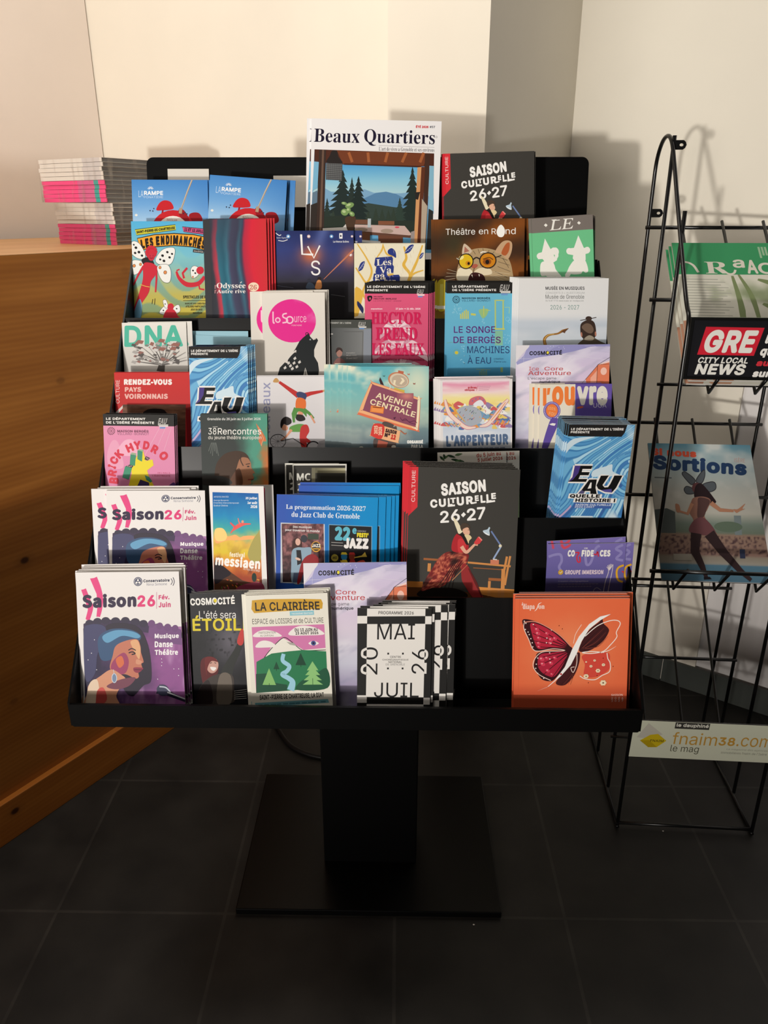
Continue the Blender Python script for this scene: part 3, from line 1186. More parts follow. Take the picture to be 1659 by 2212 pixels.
def art_clairiere():
    A = Art((232, 228, 214)).quad((1078, 275), (1568, 240), (1588, 912), (1112, 928), 0.955)
    A.poly([(1118, 300), (1200, 290), (1400, 280), (1530, 278), (1540, 300), (1536, 332), (1400, 346), (1250, 360), (1130, 372), (1114, 350)], (206, 158, 44), False)
    A.text('LA CLAIRIÈRE', 1136, 288, 1520, 350, (38, 32, 26), 's', 0.02, -3)
    A.rect(1342, 350, 1486, 374, (140, 196, 208), -4)
    A.text('TROISIÈME ÉDITION', 1352, 357, 1478, 368, (236, 240, 236), 's', 0.02, -4)
    A.text('ESPACE de LOISIRS et de CULTURE', 1118, 394, 1542, 424, (52, 48, 44), 's', 0.0, -3)
    A.poly([(1114, 452), (1546, 422), (1560, 795), (1136, 830)], (210, 122, 172))
    A.poly([(1170, 660), (1230, 560), (1300, 508), (1370, 545), (1420, 575), (1552, 560), (1555, 640), (1200, 660)], (236, 232, 220))
    A.line([(1170, 650), (1205, 600), (1260, 540), (1306, 506), (1345, 525), (1400, 570), (1440, 578), (1552, 572)], 4, (30, 28, 28), True)
    A.poly([(1320, 530), (1364, 536), (1378, 552), (1340, 546)], (170, 166, 158))
    A.poly([(1140, 650), (1230, 600), (1330, 585), (1420, 575), (1554, 580), (1558, 720), (1560, 795), (1136, 830)], (36, 122, 78))
    A.poly([(1136, 720), (1200, 715), (1250, 770), (1320, 780), (1320, 815), (1136, 830)], (24, 78, 54))
    A.poly([(1400, 760), (1480, 720), (1556, 680), (1560, 795), (1380, 810)], (24, 84, 56), True)
    A.line([(1302, 600), (1296, 640), (1334, 670), (1320, 700), (1292, 720), (1330, 742), (1352, 765), (1340, 812)], (22, 24, 24, 26, 30, 44), (156, 206, 226), True)
    for x, y0, y1, w, c in ((1258, 645, 690, 18, (18, 74, 48)), (1403, 592, 664, 32, (14, 66, 44)), (1214, 685, 782, 40, (136, 190, 110))):
        A.poly([(x, y0), (x + w, y1), (x - w, y1)], c)
        A.line([(x, y1 - 10), (x, y1 + 10)], 3, (20, 60, 40))
    for k, (y, w) in enumerate(((640, 34), (672, 44), (706, 54), (736, 60))):
        A.poly([(1472, y), (1472 + w, y + 52 - k * 4), (1472 - w, y + 54 - k * 4)], (142, 196, 122))
    A.line([(1472, 740), (1472, 778)], 3, (40, 90, 50))
    for cx, cy, w, h in ((1206, 486, 84, 20), (1196, 546, 60, 20), (1438, 462, 104, 28)):
        A.poly([(cx - w, cy + h), (cx - w * 0.7, cy - h * 0.4), (cx - w * 0.2, cy - h), (cx + w * 0.4, cy - h * 0.8), (cx + w * 0.8, cy - h * 0.2), (cx + w, cy + h * 0.7), (cx, cy + h)], (238, 232, 226), True)
    A.text('PARTICIPATION', 1156, 474, 1256, 486, (70, 66, 62), 's', 0.0, -3)
    A.text('AU CHÂTEAU', 1164, 490, 1244, 502, (70, 66, 62), 's', 0.0, -3)
    A.text('DU 13 JUIN AU', 1370, 448, 1506, 466, (36, 32, 32), 's', 0.03, -3)
    A.text('23 AOÛT 2026', 1374, 464, 1510, 484, (36, 32, 32), 's', 0.03, -3)
    A.poly([(1450, 536), (1480, 520), (1512, 534), (1480, 548)], (240, 236, 230), True)
    A.ell(1480, 534, 15, 14, (70, 76, 140))
    A.ell(1480, 534, 6, 6, (20, 20, 40))
    A.text('SAINT-PIERRE DE CHARTREUSE, LA DIAT', 1156, 832, 1536, 866, (50, 46, 42), 's', 0.03, -3)
    A.poly([(1128, 888), (1560, 862), (1566, 884), (1130, 914)], (108, 166, 176))
    for k in range(11):
        A.line([(1146 + k * 37, 902 - k * 2.3), (1172 + k * 37 + (k % 3) * 4, 900 - k * 2.3)], 8, (72, 122, 134))
    return A


def art_icecore():
    A = Art((214, 206, 222)).quad((70, 165), (1097, 153), (1120, 1505), (105, 1510), 0.945)

    def ice(U, V):
        n = fbm(U * 3 + V * 2, V * 7, 2)
        n2 = fbm(U * 5, V * 16 + U * 5, 11)
        c = grad([(0, (206, 200, 226)), (0.25, (214, 196, 222)), (0.45, (220, 208, 224)), (0.7, (206, 206, 222)), (0.85, (170, 160, 190)), (1, (150, 140, 176))], V)
        c = mixc(c, (240, 238, 242), np.clip((n - 0.45) * 2.2, 0, 0.8))
        return mixc(c, (150, 150, 178), np.clip((n2 - 0.55) * 1.8, 0, 0.6))
    A.page(60, 90, ice)
    A.poly([(205, 165), (1097, 153), (1097, 180), (900, 180), (700, 240), (500, 285), (320, 310), (180, 360), (90, 400), (80, 370), (150, 300), (200, 220)], (148, 146, 196), False)
    A.poly([(205, 165), (560, 160), (480, 200), (330, 300), (180, 360), (90, 400), (80, 370), (160, 290)], (160, 160, 206))
    A.poly([(70, 167), (215, 164), (160, 250), (100, 330), (74, 360)], (226, 222, 226), True)
    for k in range(5):
        A.line([(820 + k * 20, 175 + k * 14), (900, 165 + k * 18), (980, 190 + k * 12), (1090, 170 + k * 20)], 3, (196, 190, 218), True)
    A.line([(75, 330), (250, 324), (600, 280), (1097, 345)], 2.5, (232, 230, 240))
    A.line([(160, 170), (160, 380)], 2, (226, 224, 236))
    A.dots([(445, 180), (540, 190), (590, 186), (420, 200), (600, 206), (480, 176)], 3.5, (240, 240, 248))
    A.text('COSMOCITÉ', 220, 222, 576, 282, (24, 22, 26), 's', 0.03, -1)
    A.ell(420, 254, 12, 16, (238, 222, 60))
    A.text('Ice', 222, 425, 330, 470, (190, 60, 62), 's', 0.0)
    A.text('Core', 392, 425, 596, 470, (190, 60, 62), 's', 0.005)
    A.text('Adventure', 215, 475, 684, 526, (190, 60, 62), 's', 0.005)
    A.text("L'escape game", 215, 548, 526, 588, (52, 48, 58), 's', 0.0)
    A.text('numérique', 345, 590, 570, 628, (52, 48, 58), 's', 0.02)
    A.poly([(846, 575), (985, 392), (1098, 350), (1110, 700), (1000, 760), (860, 640)], (224, 126, 92))
    A.poly([(985, 392), (1098, 350), (1099, 372), (990, 402)], (240, 210, 204))
    A.ell(1040, 480, 34, 46, (242, 196, 180))
    A.poly([(900, 560), (968, 470), (968, 620), (900, 640)], (236, 170, 146))
    A.line([(846, 578), (980, 396), (1110, 305)], 4.5, (34, 28, 34))
    A.line([(970, 400), (968, 700)], 4, (34, 28, 34))
    A.line([(984, 396), (1098, 392)], 3, (60, 40, 40))
    A.line([(846, 578), (700, 760)], 3, (90, 70, 90))
    return A


def art_maijuil():
    A = Art((32, 31, 30)).quad((602, 605), (1352, 620), (1362, 1595), (612, 1590), 0.9)
    W_ = (232, 228, 222)
    A.rect(700, 612, 1287, 688, W_)
    A.rect(602, 682, 702, 756, W_)
    A.rect(1287, 690, 1352, 766, W_)
    A.rect(702, 762, 1290, 1478, W_)
    A.rect(610, 1462, 710, 1536, W_)
    A.rect(1290, 1482, 1356, 1550, W_)
    A.rect(710, 1548, 1292, 1700, W_)
    A.text('PROGRAMME 2026', 814, 640, 1170, 670, (34, 32, 32), 's', 0.012, 1)
    A.text('MAI', 806, 762, 1186, 912, (28, 27, 27), 's', -0.004)
    A.rect(806, 756, 870, 764, (32, 31, 30))
    A.rect(1138, 764, 1186, 772, (28, 27, 27))
    A.text('JUIL', 784, 1335, 1240, 1480, (28, 27, 27), 's', -0.004)
    A.vtext('20', 660, 988, 816, 1256, (28, 27, 27), 's', -0.004)
    A.vtext('26', 1160, 1008, 1322, 1246, (28, 27, 27), 's', -0.004)
    # the figures are reversed out where they cross the dark frame
    A.line([(703, 1090), (664, 1076), (656, 1050), (664, 1020), (703, 1000)], 24, W_, True)
    A.line([(703, 1246), (664, 1232), (656, 1204), (668, 1176), (703, 1160)], 24, W_, True)
    A.line([(1290, 1018), (1312, 1040), (1312, 1080), (1290, 1104)], 24, W_, True)
    A.rect(1290, 1140, 1314, 1246, W_)
    for y, s_, x0, x1, c in ((1072, 'CENTRE', 940, 1052, (44, 42, 42)), (1098, 'CHORÉGRAPHIQUE', 864, 1128, (44, 42, 42)), (1122, 'NATIONAL', 926, 1062, (44, 42, 42)), (1146, 'DE GRENOBLE', 898, 1092, (150, 148, 146))):
        A.text(s_, x0, y, x1, y + 20, c, 's', 0.005)
    for x in (921, 1070):
        for y in (1050, 1195):
            A.rect(x - 9, y - 9, x + 9, y + 9, (28, 27, 27))
    A.text('MAI–JUILLET', 890, 1574, 1112, 1600, (34, 32, 32), 's', 0.012)
    return A


def art_diapason():
    A = Art((232, 112, 70)).quad((241, 665), (1385, 660), (1355, 1728), (228, 1710), 0.91)

    def og(U, V):
        t = np.exp(-((U - 0.5) ** 2 / 0.12 + (V - 0.45) ** 2 / 0.09))
        n = fbm(U * 8, V * 8, 4)
        c = mixc((230, 106, 66), (240, 146, 100), t * 0.8 + (n - 0.5) * 0.15)
        return mixc(c, (170, 66, 44), np.clip((V - 0.72) * 6, 0, 0.55))  # shadow of the stand's lip painted across the foot of the cover
    A.page(50, 50, og)
    A.line([(287, 670), (276, 1712)], 2.5, (206, 92, 58))
    A.text('le', 309, 700, 330, 730, (246, 232, 222), 'serif', -0.003, 20)
    A.text('diapa', 320, 712, 438, 778, (246, 232, 222), 'serif', -0.003)
    A.line([(436, 784), (460, 760), (478, 716), (506, 700)], (2, 8, 8, 2), (248, 238, 230), True)
    A.text('on', 476, 728, 536, 762, (246, 232, 222), 'serif', -0.003)
    dk, rd = (54, 18, 24), (186, 38, 62)
    A.poly([(318, 866), (430, 876), (560, 930), (690, 1020), (800, 1130), (812, 1160), (760, 1172), (600, 1160), (470, 1172), (420, 1150), (398, 1090), (370, 1030), (338, 960)], dk, True)
    A.poly([(400, 900), (520, 930), (650, 1010), (770, 1125), (740, 1150), (600, 1140), (480, 1150), (440, 1090), (410, 1000)], rd, True)
    A.poly([(470, 1190), (560, 1178), (700, 1172), (790, 1172), (800, 1200), (740, 1330), (650, 1440), (600, 1470), (520, 1455), (470, 1400), (432, 1330), (444, 1250)], dk, True)
    A.poly([(490, 1210), (600, 1190), (760, 1185), (720, 1310), (640, 1420), (580, 1420), (510, 1380), (470, 1310)], (178, 36, 62), True)
    for a, b_ in (((812, 1150), (420, 920)), ((812, 1150), (420, 1000)), ((812, 1150), (430, 1070)), ((812, 1150), (460, 1130)), ((812, 1165), (480, 1240)), ((812, 1165), (470, 1320)), ((812, 1165), (530, 1400)), ((812, 1165), (610, 1440))):
        A.line([a, b_], (10, 5), dk)
    for x, y, r in ((460, 960, 24), (470, 1000, 26), (480, 1045, 22), (478, 1095, 20), (480, 1130, 16), (560, 1000, 20), (600, 1060, 24), (590, 1095, 18), (640, 1050, 22), (510, 1250, 28), (520, 1300, 26), (560, 1240, 20), (600, 1290, 24), (640, 1240, 20), (570, 1365, 22), (610, 1400, 16)):
        A.ell(x, y, r, r * 0.7, (214, 62, 88), 25)
        A.ell(x - r * 0.3, y - r * 0.2, r * 0.28, r * 0.22, (244, 190, 190))
    A.dots([(334, 880), (350, 900), (424, 912), (345, 960), (372, 985), (384, 1010), (400, 1050), (414, 1090), (420, 1130), (560, 1045), (600, 1095), (588, 1190), (590, 1250), (470, 1240), (455, 1300), (450, 1340), (470, 1390), (530, 1440), (606, 966), (556, 1090), (596, 1285)], 6.5, (246, 236, 226))
    A.line([(335, 890), (440, 885), (560, 935), (690, 1020), (800, 1130)], 8, (232, 150, 128), True)
    A.line([(335, 890), (330, 950), (380, 1060), (420, 1150), (480, 1172), (620, 1150), (740, 1166), (680, 1172), (520, 1180), (445, 1240), (424, 1320), (480, 1400), (600, 1462)], 7, (242, 214, 200), True)
    # dark wings on the right as hair
    A.poly([(880, 1160), (930, 1040), (1000, 950), (1080, 890), (1110, 850), (1125, 905), (1170, 950), (1176, 990), (1120, 1080), (1010, 1160), (920, 1185)], (66, 28, 30), True)
    for k in range(6):
        A.line([(900 + k * 8, 1150), (1000 + k * 14, 1040 + k * 18), (1120 + k * 10, 930 + k * 20)], (8, 5, 2), (118, 54, 46) if k % 2 else (44, 18, 22), True)
    A.poly([(800, 1210), (860, 1190), (890, 1200), (880, 1300), (830, 1420), (740, 1510), (650, 1490), (720, 1380)], (70, 28, 30), True)
    for k in range(5):
        A.line([(850 + k * 6, 1210), (820 + k * 4, 1380), (700 + k * 24, 1505)], (7, 4, 2), (124, 58, 46) if k % 2 else (42, 18, 22), True)
    A.poly([(920, 1215), (1160, 1190), (1190, 1280), (1180, 1360), (1090, 1420), (990, 1440), (930, 1410), (940, 1310)], (214, 76, 62), True)
    A.line([(940, 1030), (1060, 930), (1180, 880), (1260, 876), (1290, 910), (1252, 990), (1256, 1040), (1190, 1120), (1120, 1180), (1000, 1200), (912, 1190), (1000, 1180), (1130, 1190)], 8, (248, 236, 226), True)
    A.line([(1100, 1192), (1180, 1170), (1250, 1130)], (10, 6, 1), (248, 236, 226), True)
    A.line([(1160, 1195), (1168, 1250), (1192, 1300), (1186, 1380), (1110, 1420), (1040, 1460), (940, 1450), (890, 1420)], 8, (248, 236, 226), True)
    A.line([(826, 1100), (846, 1010), (905, 915)], 5, (246, 220, 206), True)
    A.line([(860, 1200), (858, 1300), (824, 1384), (800, 1340), (836, 1330)], 6, (246, 224, 212), True)
    A.poly([(1196, 812), (1080, 880), (980, 960), (905, 1080), (866, 1180), (800, 1310), (700, 1420), (580, 1520), (460, 1566), (560, 1530), (640, 1460), (740, 1330), (810, 1160), (880, 1030), (980, 910), (1090, 836)], (244, 242, 238), False)
    A.ell(702, 1400, 10, 10, (186, 46, 50))
    for x, y, r in ((1000, 1325, 13), (1124, 1312, 15), (1070, 1370, 20), (952, 1424, 22), (1122, 1492, 28), (1036, 1268, 11), (952, 1282, 8)):
        for a in range(0, 360, 60):
            A.ell(x + r * 0.7 * math.cos(R(a)), y + r * 0.6 * math.sin(R(a)), r * 0.5, r * 0.42, (242, 222, 186))
        A.ell(x, y, r * 0.28, r * 0.26, (92, 60, 44))
    A.dots([(712, 956), (1060, 1420), (1220, 1330), (974, 1490), (1120, 1248), (680, 925)], 5, (110, 40, 30))
    A.text('SAISON', 1205, 1608, 1318, 1626, (246, 226, 214), 's', 0.0)
    for s_, y in (('2026', 1640), ('2027', 1666)):
        for k, ch in enumerate(s_):
            A.text(ch, 1206 + k * 34, y, 1222 + k * 34, y + 20, (246, 226, 214), 's', 0.0)
    return A


def art_messiaen():
    A = Art((232, 228, 226)).quad((42, 318), (490, 350), (507, 1115), (105, 1118), 0.87)
    q = [(72, 366), (448, 396), (470, 1112), (105, 1112)]

    def pic(U, V):
        n = fbm(U * 4, V * 6, 6)
        n2 = fbm(U * 9, V * 12, 16)
        c = grad([(0, (30, 96, 168)), (0.22, (40, 140, 190)), (0.36, (70, 170, 168)), (0.46, (230, 190, 90)), (0.58, (222, 196, 60)), (0.7, (224, 140, 56)), (0.85, (160, 70, 40)), (1, (150, 50, 60))], V + (n - 0.5) * 0.16)
        return mixc(c, (96, 40, 40), np.clip((n2 - 0.5) * 3, 0, 0.6) * np.clip((V - 0.45) * 3, 0, 1))
    U, V = np.meshgrid(np.linspace(0, 1, 44), np.linspace(0, 1, 84))
    U, V = U.ravel(), V.ravel()
    c = np.stack([np.clip(k, 0, 255) for k in pic(U, V)], 1)
    X = (q[0][0] * (1 - U) + q[1][0] * U) * (1 - V) + (q[3][0] * (1 - U) + q[2][0] * U) * V
    Y = (q[0][1] * (1 - U) + q[1][1] * U) * (1 - V) + (q[3][1] * (1 - U) + q[2][1] * U) * V
    uv = A.uv(np.stack([X, Y], 1))
    fs = [(j * 44 + i, j * 44 + i + 1, (j + 1) * 44 + i + 1, (j + 1) * 44 + i) for j in range(83) for i in range(43)]
    A.layer([tuple(x) for x in uv], fs, [tuple(x) for x in c])
    A.poly([(98, 650), (150, 640), (200, 690), (260, 680), (300, 700), (330, 690), (400, 690), (420, 710), (300, 720), (200, 720), (110, 740)], (244, 176, 110), True)
    A.poly([(100, 640), (160, 632), (196, 680), (180, 720), (110, 720)], (250, 210, 130), True)
    A.poly([(400, 720), (440, 670), (455, 660), (460, 850), (400, 880), (360, 820)], (170, 160, 90), True)
    A.poly([(104, 880), (160, 900), (240, 960), (320, 1010), (460, 1040), (470, 1112), (108, 1112)], (86, 52, 34), False)
    A.poly([(104, 870), (150, 900), (230, 960), (180, 1000), (108, 1040)], (34, 26, 34), True)
    for k in range(26):
        rng = random.Random(k)
        A.ell(130 + rng.random() * 320, 1000 + rng.random() * 100, 5 + rng.random() * 9, 4, [(196, 84, 40), (180, 60, 90), (90, 110, 50), (214, 150, 60)][k % 4], rng.random() * 90)
    A.poly([(300, 1050), (460, 1020), (470, 1112), (280, 1112)], (150, 60, 84), True)
    A.ell(408, 985, 18, 32, (30, 52, 44))
    # flying figure
    A.line([(385, 606), (340, 606), (300, 612), (262, 632), (240, 650), (226, 668)], (6, 14, 30, 26, 12, 8), (232, 96, 92), True)
    A.line([(300, 606), (290, 585), (284, 562)], (12, 9, 6), (232, 120, 110))
    A.line([(262, 628), (236, 606), (222, 592)], (16, 12, 10), (228, 90, 92))
    A.ell(320, 588, 10, 10, (226, 160, 130))
    A.text('festival', 218, 806, 338, 842, (242, 232, 200), 'c', 0.02, 2)
    A.text('messiaen', 110, 838, 456, 916, (246, 242, 236), 'c', 0.02, 4)
    A.text('Au Pays de la Meije', 326, 920, 452, 944, (242, 226, 210), 's', 0.0, 6)
    for s_, y, x1 in (('ARTISTES INVITÉS', 396, 206), ('George Benjamin', 424, 206), ('Ensemble intercontemporain', 444, 290), ('Quatuor Diotima', 460, 200)):
        A.text(s_, 84, y, x1, y + 13, (214, 228, 238), 's', 0.0, 3)
    for s_, y, x0 in (('25 juillet', 418, 344), ('1er août', 448, 360), ('2026', 476, 384)):
        A.text(s_, x0, y, 438, y + 20, (240, 242, 244), 'c', 0.02, 4)
    return A


def art_jazz():
    A = Art((18, 116, 190)).quad((570, 385), (1360, 412), (1335, 1130), (545, 1125), 0.82)
    A.page(30, 30, lambda U, V: mixc((44, 86, 178), (0, 140, 206), np.clip(U * 1.3 - 0.1, 0, 1)))
    A.text('La programmation 2026-2027', 640, 470, 1262, 516, (238, 242, 246), 'serif', -0.003, 1.5)
    A.text('du Jazz Club de Grenoble', 682, 526, 1216, 572, (238, 242, 246), 'serif', -0.003, 1.5)
    A.poly([(596, 606), (940, 616), (936, 1090), (584, 1082)], (214, 220, 226))
    A.paint(602, 614, 932, 1076, 60, 70, lambda U, V: mixc(mixc((70, 40, 44), (166, 110, 110), np.clip((fbm(U * 14, V * 16, 4) - 0.3) * 2.2, 0, 1)), (40, 32, 36), np.clip(V * 1.2 - 0.5, 0, 0.7)))
    A.text('Des musiques', 692, 630, 838, 652, (240, 236, 234), 'c', 0.01, 1)
    A.text('pour traverser le monde', 630, 656, 900, 680, (240, 236, 234), 'c', 0.01, 2)
    A.rect(806, 690, 892, 736, (62, 72, 60), 2)
    A.ell(776, 730, 26, 30, (54, 56, 64))
    A.poly([(690, 750), (712, 724), (745, 730), (760, 770), (752, 840), (700, 860), (680, 820)], (66, 38, 34), True)
    A.ell(728, 756, 20, 28, (224, 178, 160))
    A.poly([(680, 830), (720, 800), (770, 800), (830, 800), (826, 860), (790, 900), (775, 940), (760, 1076), (676, 1076), (672, 940)], (142, 168, 186), True)
    A.poly([(714, 820), (750, 820), (760, 920), (720, 940)], (34, 32, 36))
    A.poly([(690, 1000), (780, 1000), (775, 1076), (680, 1076)], (78, 92, 120))
    A.poly([(790, 870), (850, 850), (890, 890), (880, 980), (780, 990), (740, 1076), (716, 1076), (750, 930)], (146, 34, 40), True)
    A.ell(726, 890, 22, 10, (226, 186, 168), 20)
    A.ell(870, 792, 38, 42, (220, 160, 56))
    A.ell(870, 790, 32, 34, (34, 30, 34))
    A.text('JAZZ', 838, 770, 904, 796, (240, 232, 220), 's', 0.04)
    A.rect(846, 804, 894, 812, (226, 170, 60))
    A.poly([(972, 616), (1312, 630), (1306, 1100), (966, 1090)], (120, 170, 200))
    A.poly([(976, 622), (1306, 634), (1300, 1096), (970, 1086)], (24, 23, 26))
    A.text('22', 1018, 634, 1142, 742, (96, 182, 202), 'c', 0.03, 2)
    A.text('e', 1156, 644, 1190, 690, (96, 182, 202), 'c', 0.02, 2)
    A.text('GRENOBLE', 1196, 662, 1264, 674, (190, 186, 180), 's', 0.0, 2)
    A.text("FESTI'", 1192, 680, 1282, 716, (232, 214, 40), 'c', 0.04, 2)
    A.text('JAZZ', 1088, 722, 1282, 804, (238, 234, 230), 'c', 0.035, 1)
    for y in (756, 778):
        A.line([(990, y), (1082, y + 4)], 4, (180, 176, 172))
    for x, c1, c2 in ((1090, (232, 206, 50), (50, 140, 190)), (1152, (190, 50, 44), (150, 60, 40))):
        A.ell(x, 866, 24, 30, c2)
        A.poly([(x - 26, 850), (x - 18, 832), (x + 16, 832), (x + 26, 850)], c1)
        A.poly([(x - 30, 930), (x - 14, 890), (x + 20, 890), (x + 36, 930), (x + 30, 1000), (x - 30, 1000)], c1)
    A.line([(1170, 872), (1230, 860), (1262, 846)], (6, 12, 40), (228, 196, 80))
    A.line([(1060, 900), (1110, 910)], 10, (228, 190, 60))
    A.poly([(1180, 920), (1240, 890), (1260, 930), (1230, 1000)], (206, 70, 50), True)
    A.ell(1016, 876, 28, 28, (176, 160, 60))
    A.text('JAZZ', 998, 866, 1034, 884, (40, 36, 26), 's', 0.03)
    return A


def art_culture():
    A = Art((62, 60, 56)).quad((118, 237), (1290, 268), (1258, 1612), (105, 1600), 0.91)
    A.poly([(100, 237), (214, 240), (214, 655), (118, 748), (112, 1600), (100, 1600)], (208, 40, 52))
    A.poly([(150, 240), (214, 240), (214, 655), (150, 716)], (216, 50, 58))
    A.vtext('CULTURE', 148, 276, 186, 600, (240, 226, 222), 's', 0.0)
    A.vtext('PAYS VOIRONNAIS', 194, 384, 210, 600, (150, 40, 46), 's', 0.0)
    A.text('SAISON', 458, 388, 930, 516, (244, 242, 238), 's', 0.045, -6)
    # second line with letters of two sizes
    W_ = (244, 242, 238)
    for s_, x0, y0, x1, y1 in (('C', 348, 574, 424, 662), ('U', 440, 566, 514, 652), ('L', 534, 558, 582, 642), ('T', 560, 556, 618, 612), ('U', 628, 546, 704, 636), ('R', 726, 538, 800, 622), ('E', 818, 530, 860, 588), ('L', 878, 526, 930, 606), ('L', 940, 516, 994, 600), ('E', 990, 504, 1040, 566)):
        A.text(s_, x0, y0, x1, y1, W_, 's', 0.045, -5)
    A.line([(534, 642), (610, 634)], 18, W_)
    A.line([(798, 610), (838, 602)], 16, W_)
    A.line([(940, 600), (1032, 586)], 18, W_)
    for s_, x0, y0, x1, y1 in (('2', 456, 692, 548, 816), ('6', 570, 676, 664, 800), ('2', 738, 664, 832, 790), ('7', 846, 650, 934, 776)):
        A.text(s_, x0, y0, x1, y1, W_, 's', 0.02, -4)
    A.poly([(676, 734), (704, 704), (728, 728), (700, 758)], W_)
    # stage floor
    A.poly([(118, 1436), (290, 1440), (290, 1500), (118, 1500)], (196, 122, 52))
    A.poly([(880, 1484), (1262, 1505), (1258, 1612), (880, 1600)], (214, 140, 66))
    A.poly([(118, 1500), (420, 1500), (900, 1560), (1100, 1600), (105, 1600)], (92, 54, 26))
    A.poly([(300, 1520), (600, 1500), (760, 1560), (700, 1612), (260, 1600)], (26, 20, 18), True)
    wd, wd2 = (208, 140, 78), (160, 96, 54)
    A.line([(292, 1198), (620, 1215)], 22, wd2)
    A.line([(760, 1228), (1216, 1262)], 20, wd)
    A.line([(820, 1284), (1120, 1298)], 8, wd2)
    A.line([(355, 1244), (352, 1330)], 34, wd)
    A.line([(1140, 1290), (1136, 1605)], 40, wd)
    A.line([(1174, 1160), (1150, 1300)], 24, wd)
    A.line([(1208, 1155), (1182, 1310), (1160, 1460)], 22, wd)
    A.line([(985, 1400), (1120, 1405)], 28, wd2)
    A.line([(996, 1420), (992, 1580)], 28, wd)
    A.line([(1098, 1500), (1098, 1580)], 24, wd)
    A.line([(1000, 1505), (1110, 1508)], 16, wd)
    # desk lamp
    A.rect(1000, 1196, 1090, 1246, (206, 126, 96))
    A.line([(1030, 1190), (1110, 1052)], 18, (150, 170, 206))
    A.line([(1110, 1052), (1000, 898)], 16, (110, 130, 176))
    A.ell(1100, 1050, 16, 16, (226, 218, 190))
    A.poly([(912, 896), (958, 880), (976, 856), (988, 866), (980, 890), (984, 940), (940, 930)], (186, 206, 220), True)
    A.poly([(914, 902), (984, 940), (960, 938)], (246, 248, 248), True)
    A.line([(1026, 1190), (1070, 1194)], 10, (220, 220, 214))
    # seated reader in a wide skirt

    def skirt(U, V):
        n = fbm(U * 22, V * 26, 7)
        n2 = fbm(U * 6 + V * 3, V * 4, 21)
        c = mixc((120, 34, 34), (206, 112, 84), np.clip((n - 0.42) * 5, 0, 1))
        return mixc(c, (40, 20, 20), np.clip((n2 - 0.52) * 4, 0, 0.85))
    ctr = [(590, 1115), (520, 1130), (440, 1200), (390, 1290), (330, 1390), (280, 1500), (290, 1540), (400, 1500), (470, 1500), (560, 1440), (660, 1330), (740, 1250), (768, 1180), (760, 1140), (660, 1120)]
    cc = catmull(ctr, 5, True)
    B_ = np.array(cc)
    cen = np.array([520., 1330.])
    ringn = 14
    P, F, Cc = [], [], []
    for r_ in range(ringn + 1):
        P.append(cen + (B_ - cen) * (r_ / ringn))
    P = np.concatenate(P)
    mn, mx_ = P.min(0), P.max(0)
    nr = len(B_)
    UVn = (P - mn) / (mx_ - mn)
    Cc = np.stack(skirt(UVn[:, 0], UVn[:, 1]), 1)
    fs = [(r_ * nr + i, r_ * nr + (i + 1) % nr, (r_ + 1) * nr + (i + 1) % nr, (r_ + 1) * nr + i) for r_ in range(1, ringn) for i in range(nr)] + [(i, nr + i, nr + (i + 1) % nr) for i in range(nr)]
    A.layer([tuple(x) for x in A.uv(P)], fs, [tuple(x) for x in Cc])
    for k in range(5):
        A.line([(640 + k * 20, 1180 + k * 10), (560 + k * 20, 1330), (440 + k * 40, 1500)], (3, 10, 4), (34, 18, 18), True)
    A.poly([(700, 1250), (760, 1260), (820, 1370), (900, 1530), (930, 1600), (830, 1600), (740, 1480), (700, 1400)], (150, 44, 46), True)
    A.line([(770, 1290), (850, 1440), (920, 1590)], (10, 26, 12), (96, 30, 30), True)
    A.line([(760, 1250), (600, 1420)], (4, 8), (200, 130, 90))
    A.poly([(612, 960), (660, 920), (720, 960), (760, 1030), (760, 1090), (700, 1125), (600, 1112), (585, 1050)], (176, 38, 46), True)
    A.poly([(650, 1000), (690, 980), (740, 1040), (720, 1100), (660, 1118)], (204, 56, 60), True)
    A.poly([(640, 930), (700, 930), (750, 1000), (770, 1030), (740, 1040), (690, 960)], (36, 28, 26), True)
    A.poly([(592, 755), (640, 800), (676, 860), (700, 900), (660, 930), (634, 880), (610, 820)], (232, 222, 190), True)
    A.poly([(670, 850), (700, 818), (750, 826), (778, 862), (760, 890), (710, 880), (690, 900)], (74, 60, 50), True)
    A.poly([(700, 882), (750, 862), (772, 900), (770, 930), (740, 948), (706, 920)], (226, 176, 148), True)
    A.line([(752, 888), (766, 886)], 5, (70, 46, 40))
    A.poly([(720, 940), (770, 940), (795, 970), (770, 1000), (764, 1030), (740, 980)], (226, 206, 160), True)
    A.line([(690, 1060), (740, 1120), (790, 1080), (830, 1040), (862, 1046)], (40, 34, 28, 24, 16), (226, 172, 146), True)
    A.poly([(820, 1020), (862, 958), (908, 990), (880, 1030), (840, 1040)], (214, 66, 68), False)
    A.poly([(862, 958), (876, 956), (910, 990), (900, 1000)], (236, 140, 130))
    return A


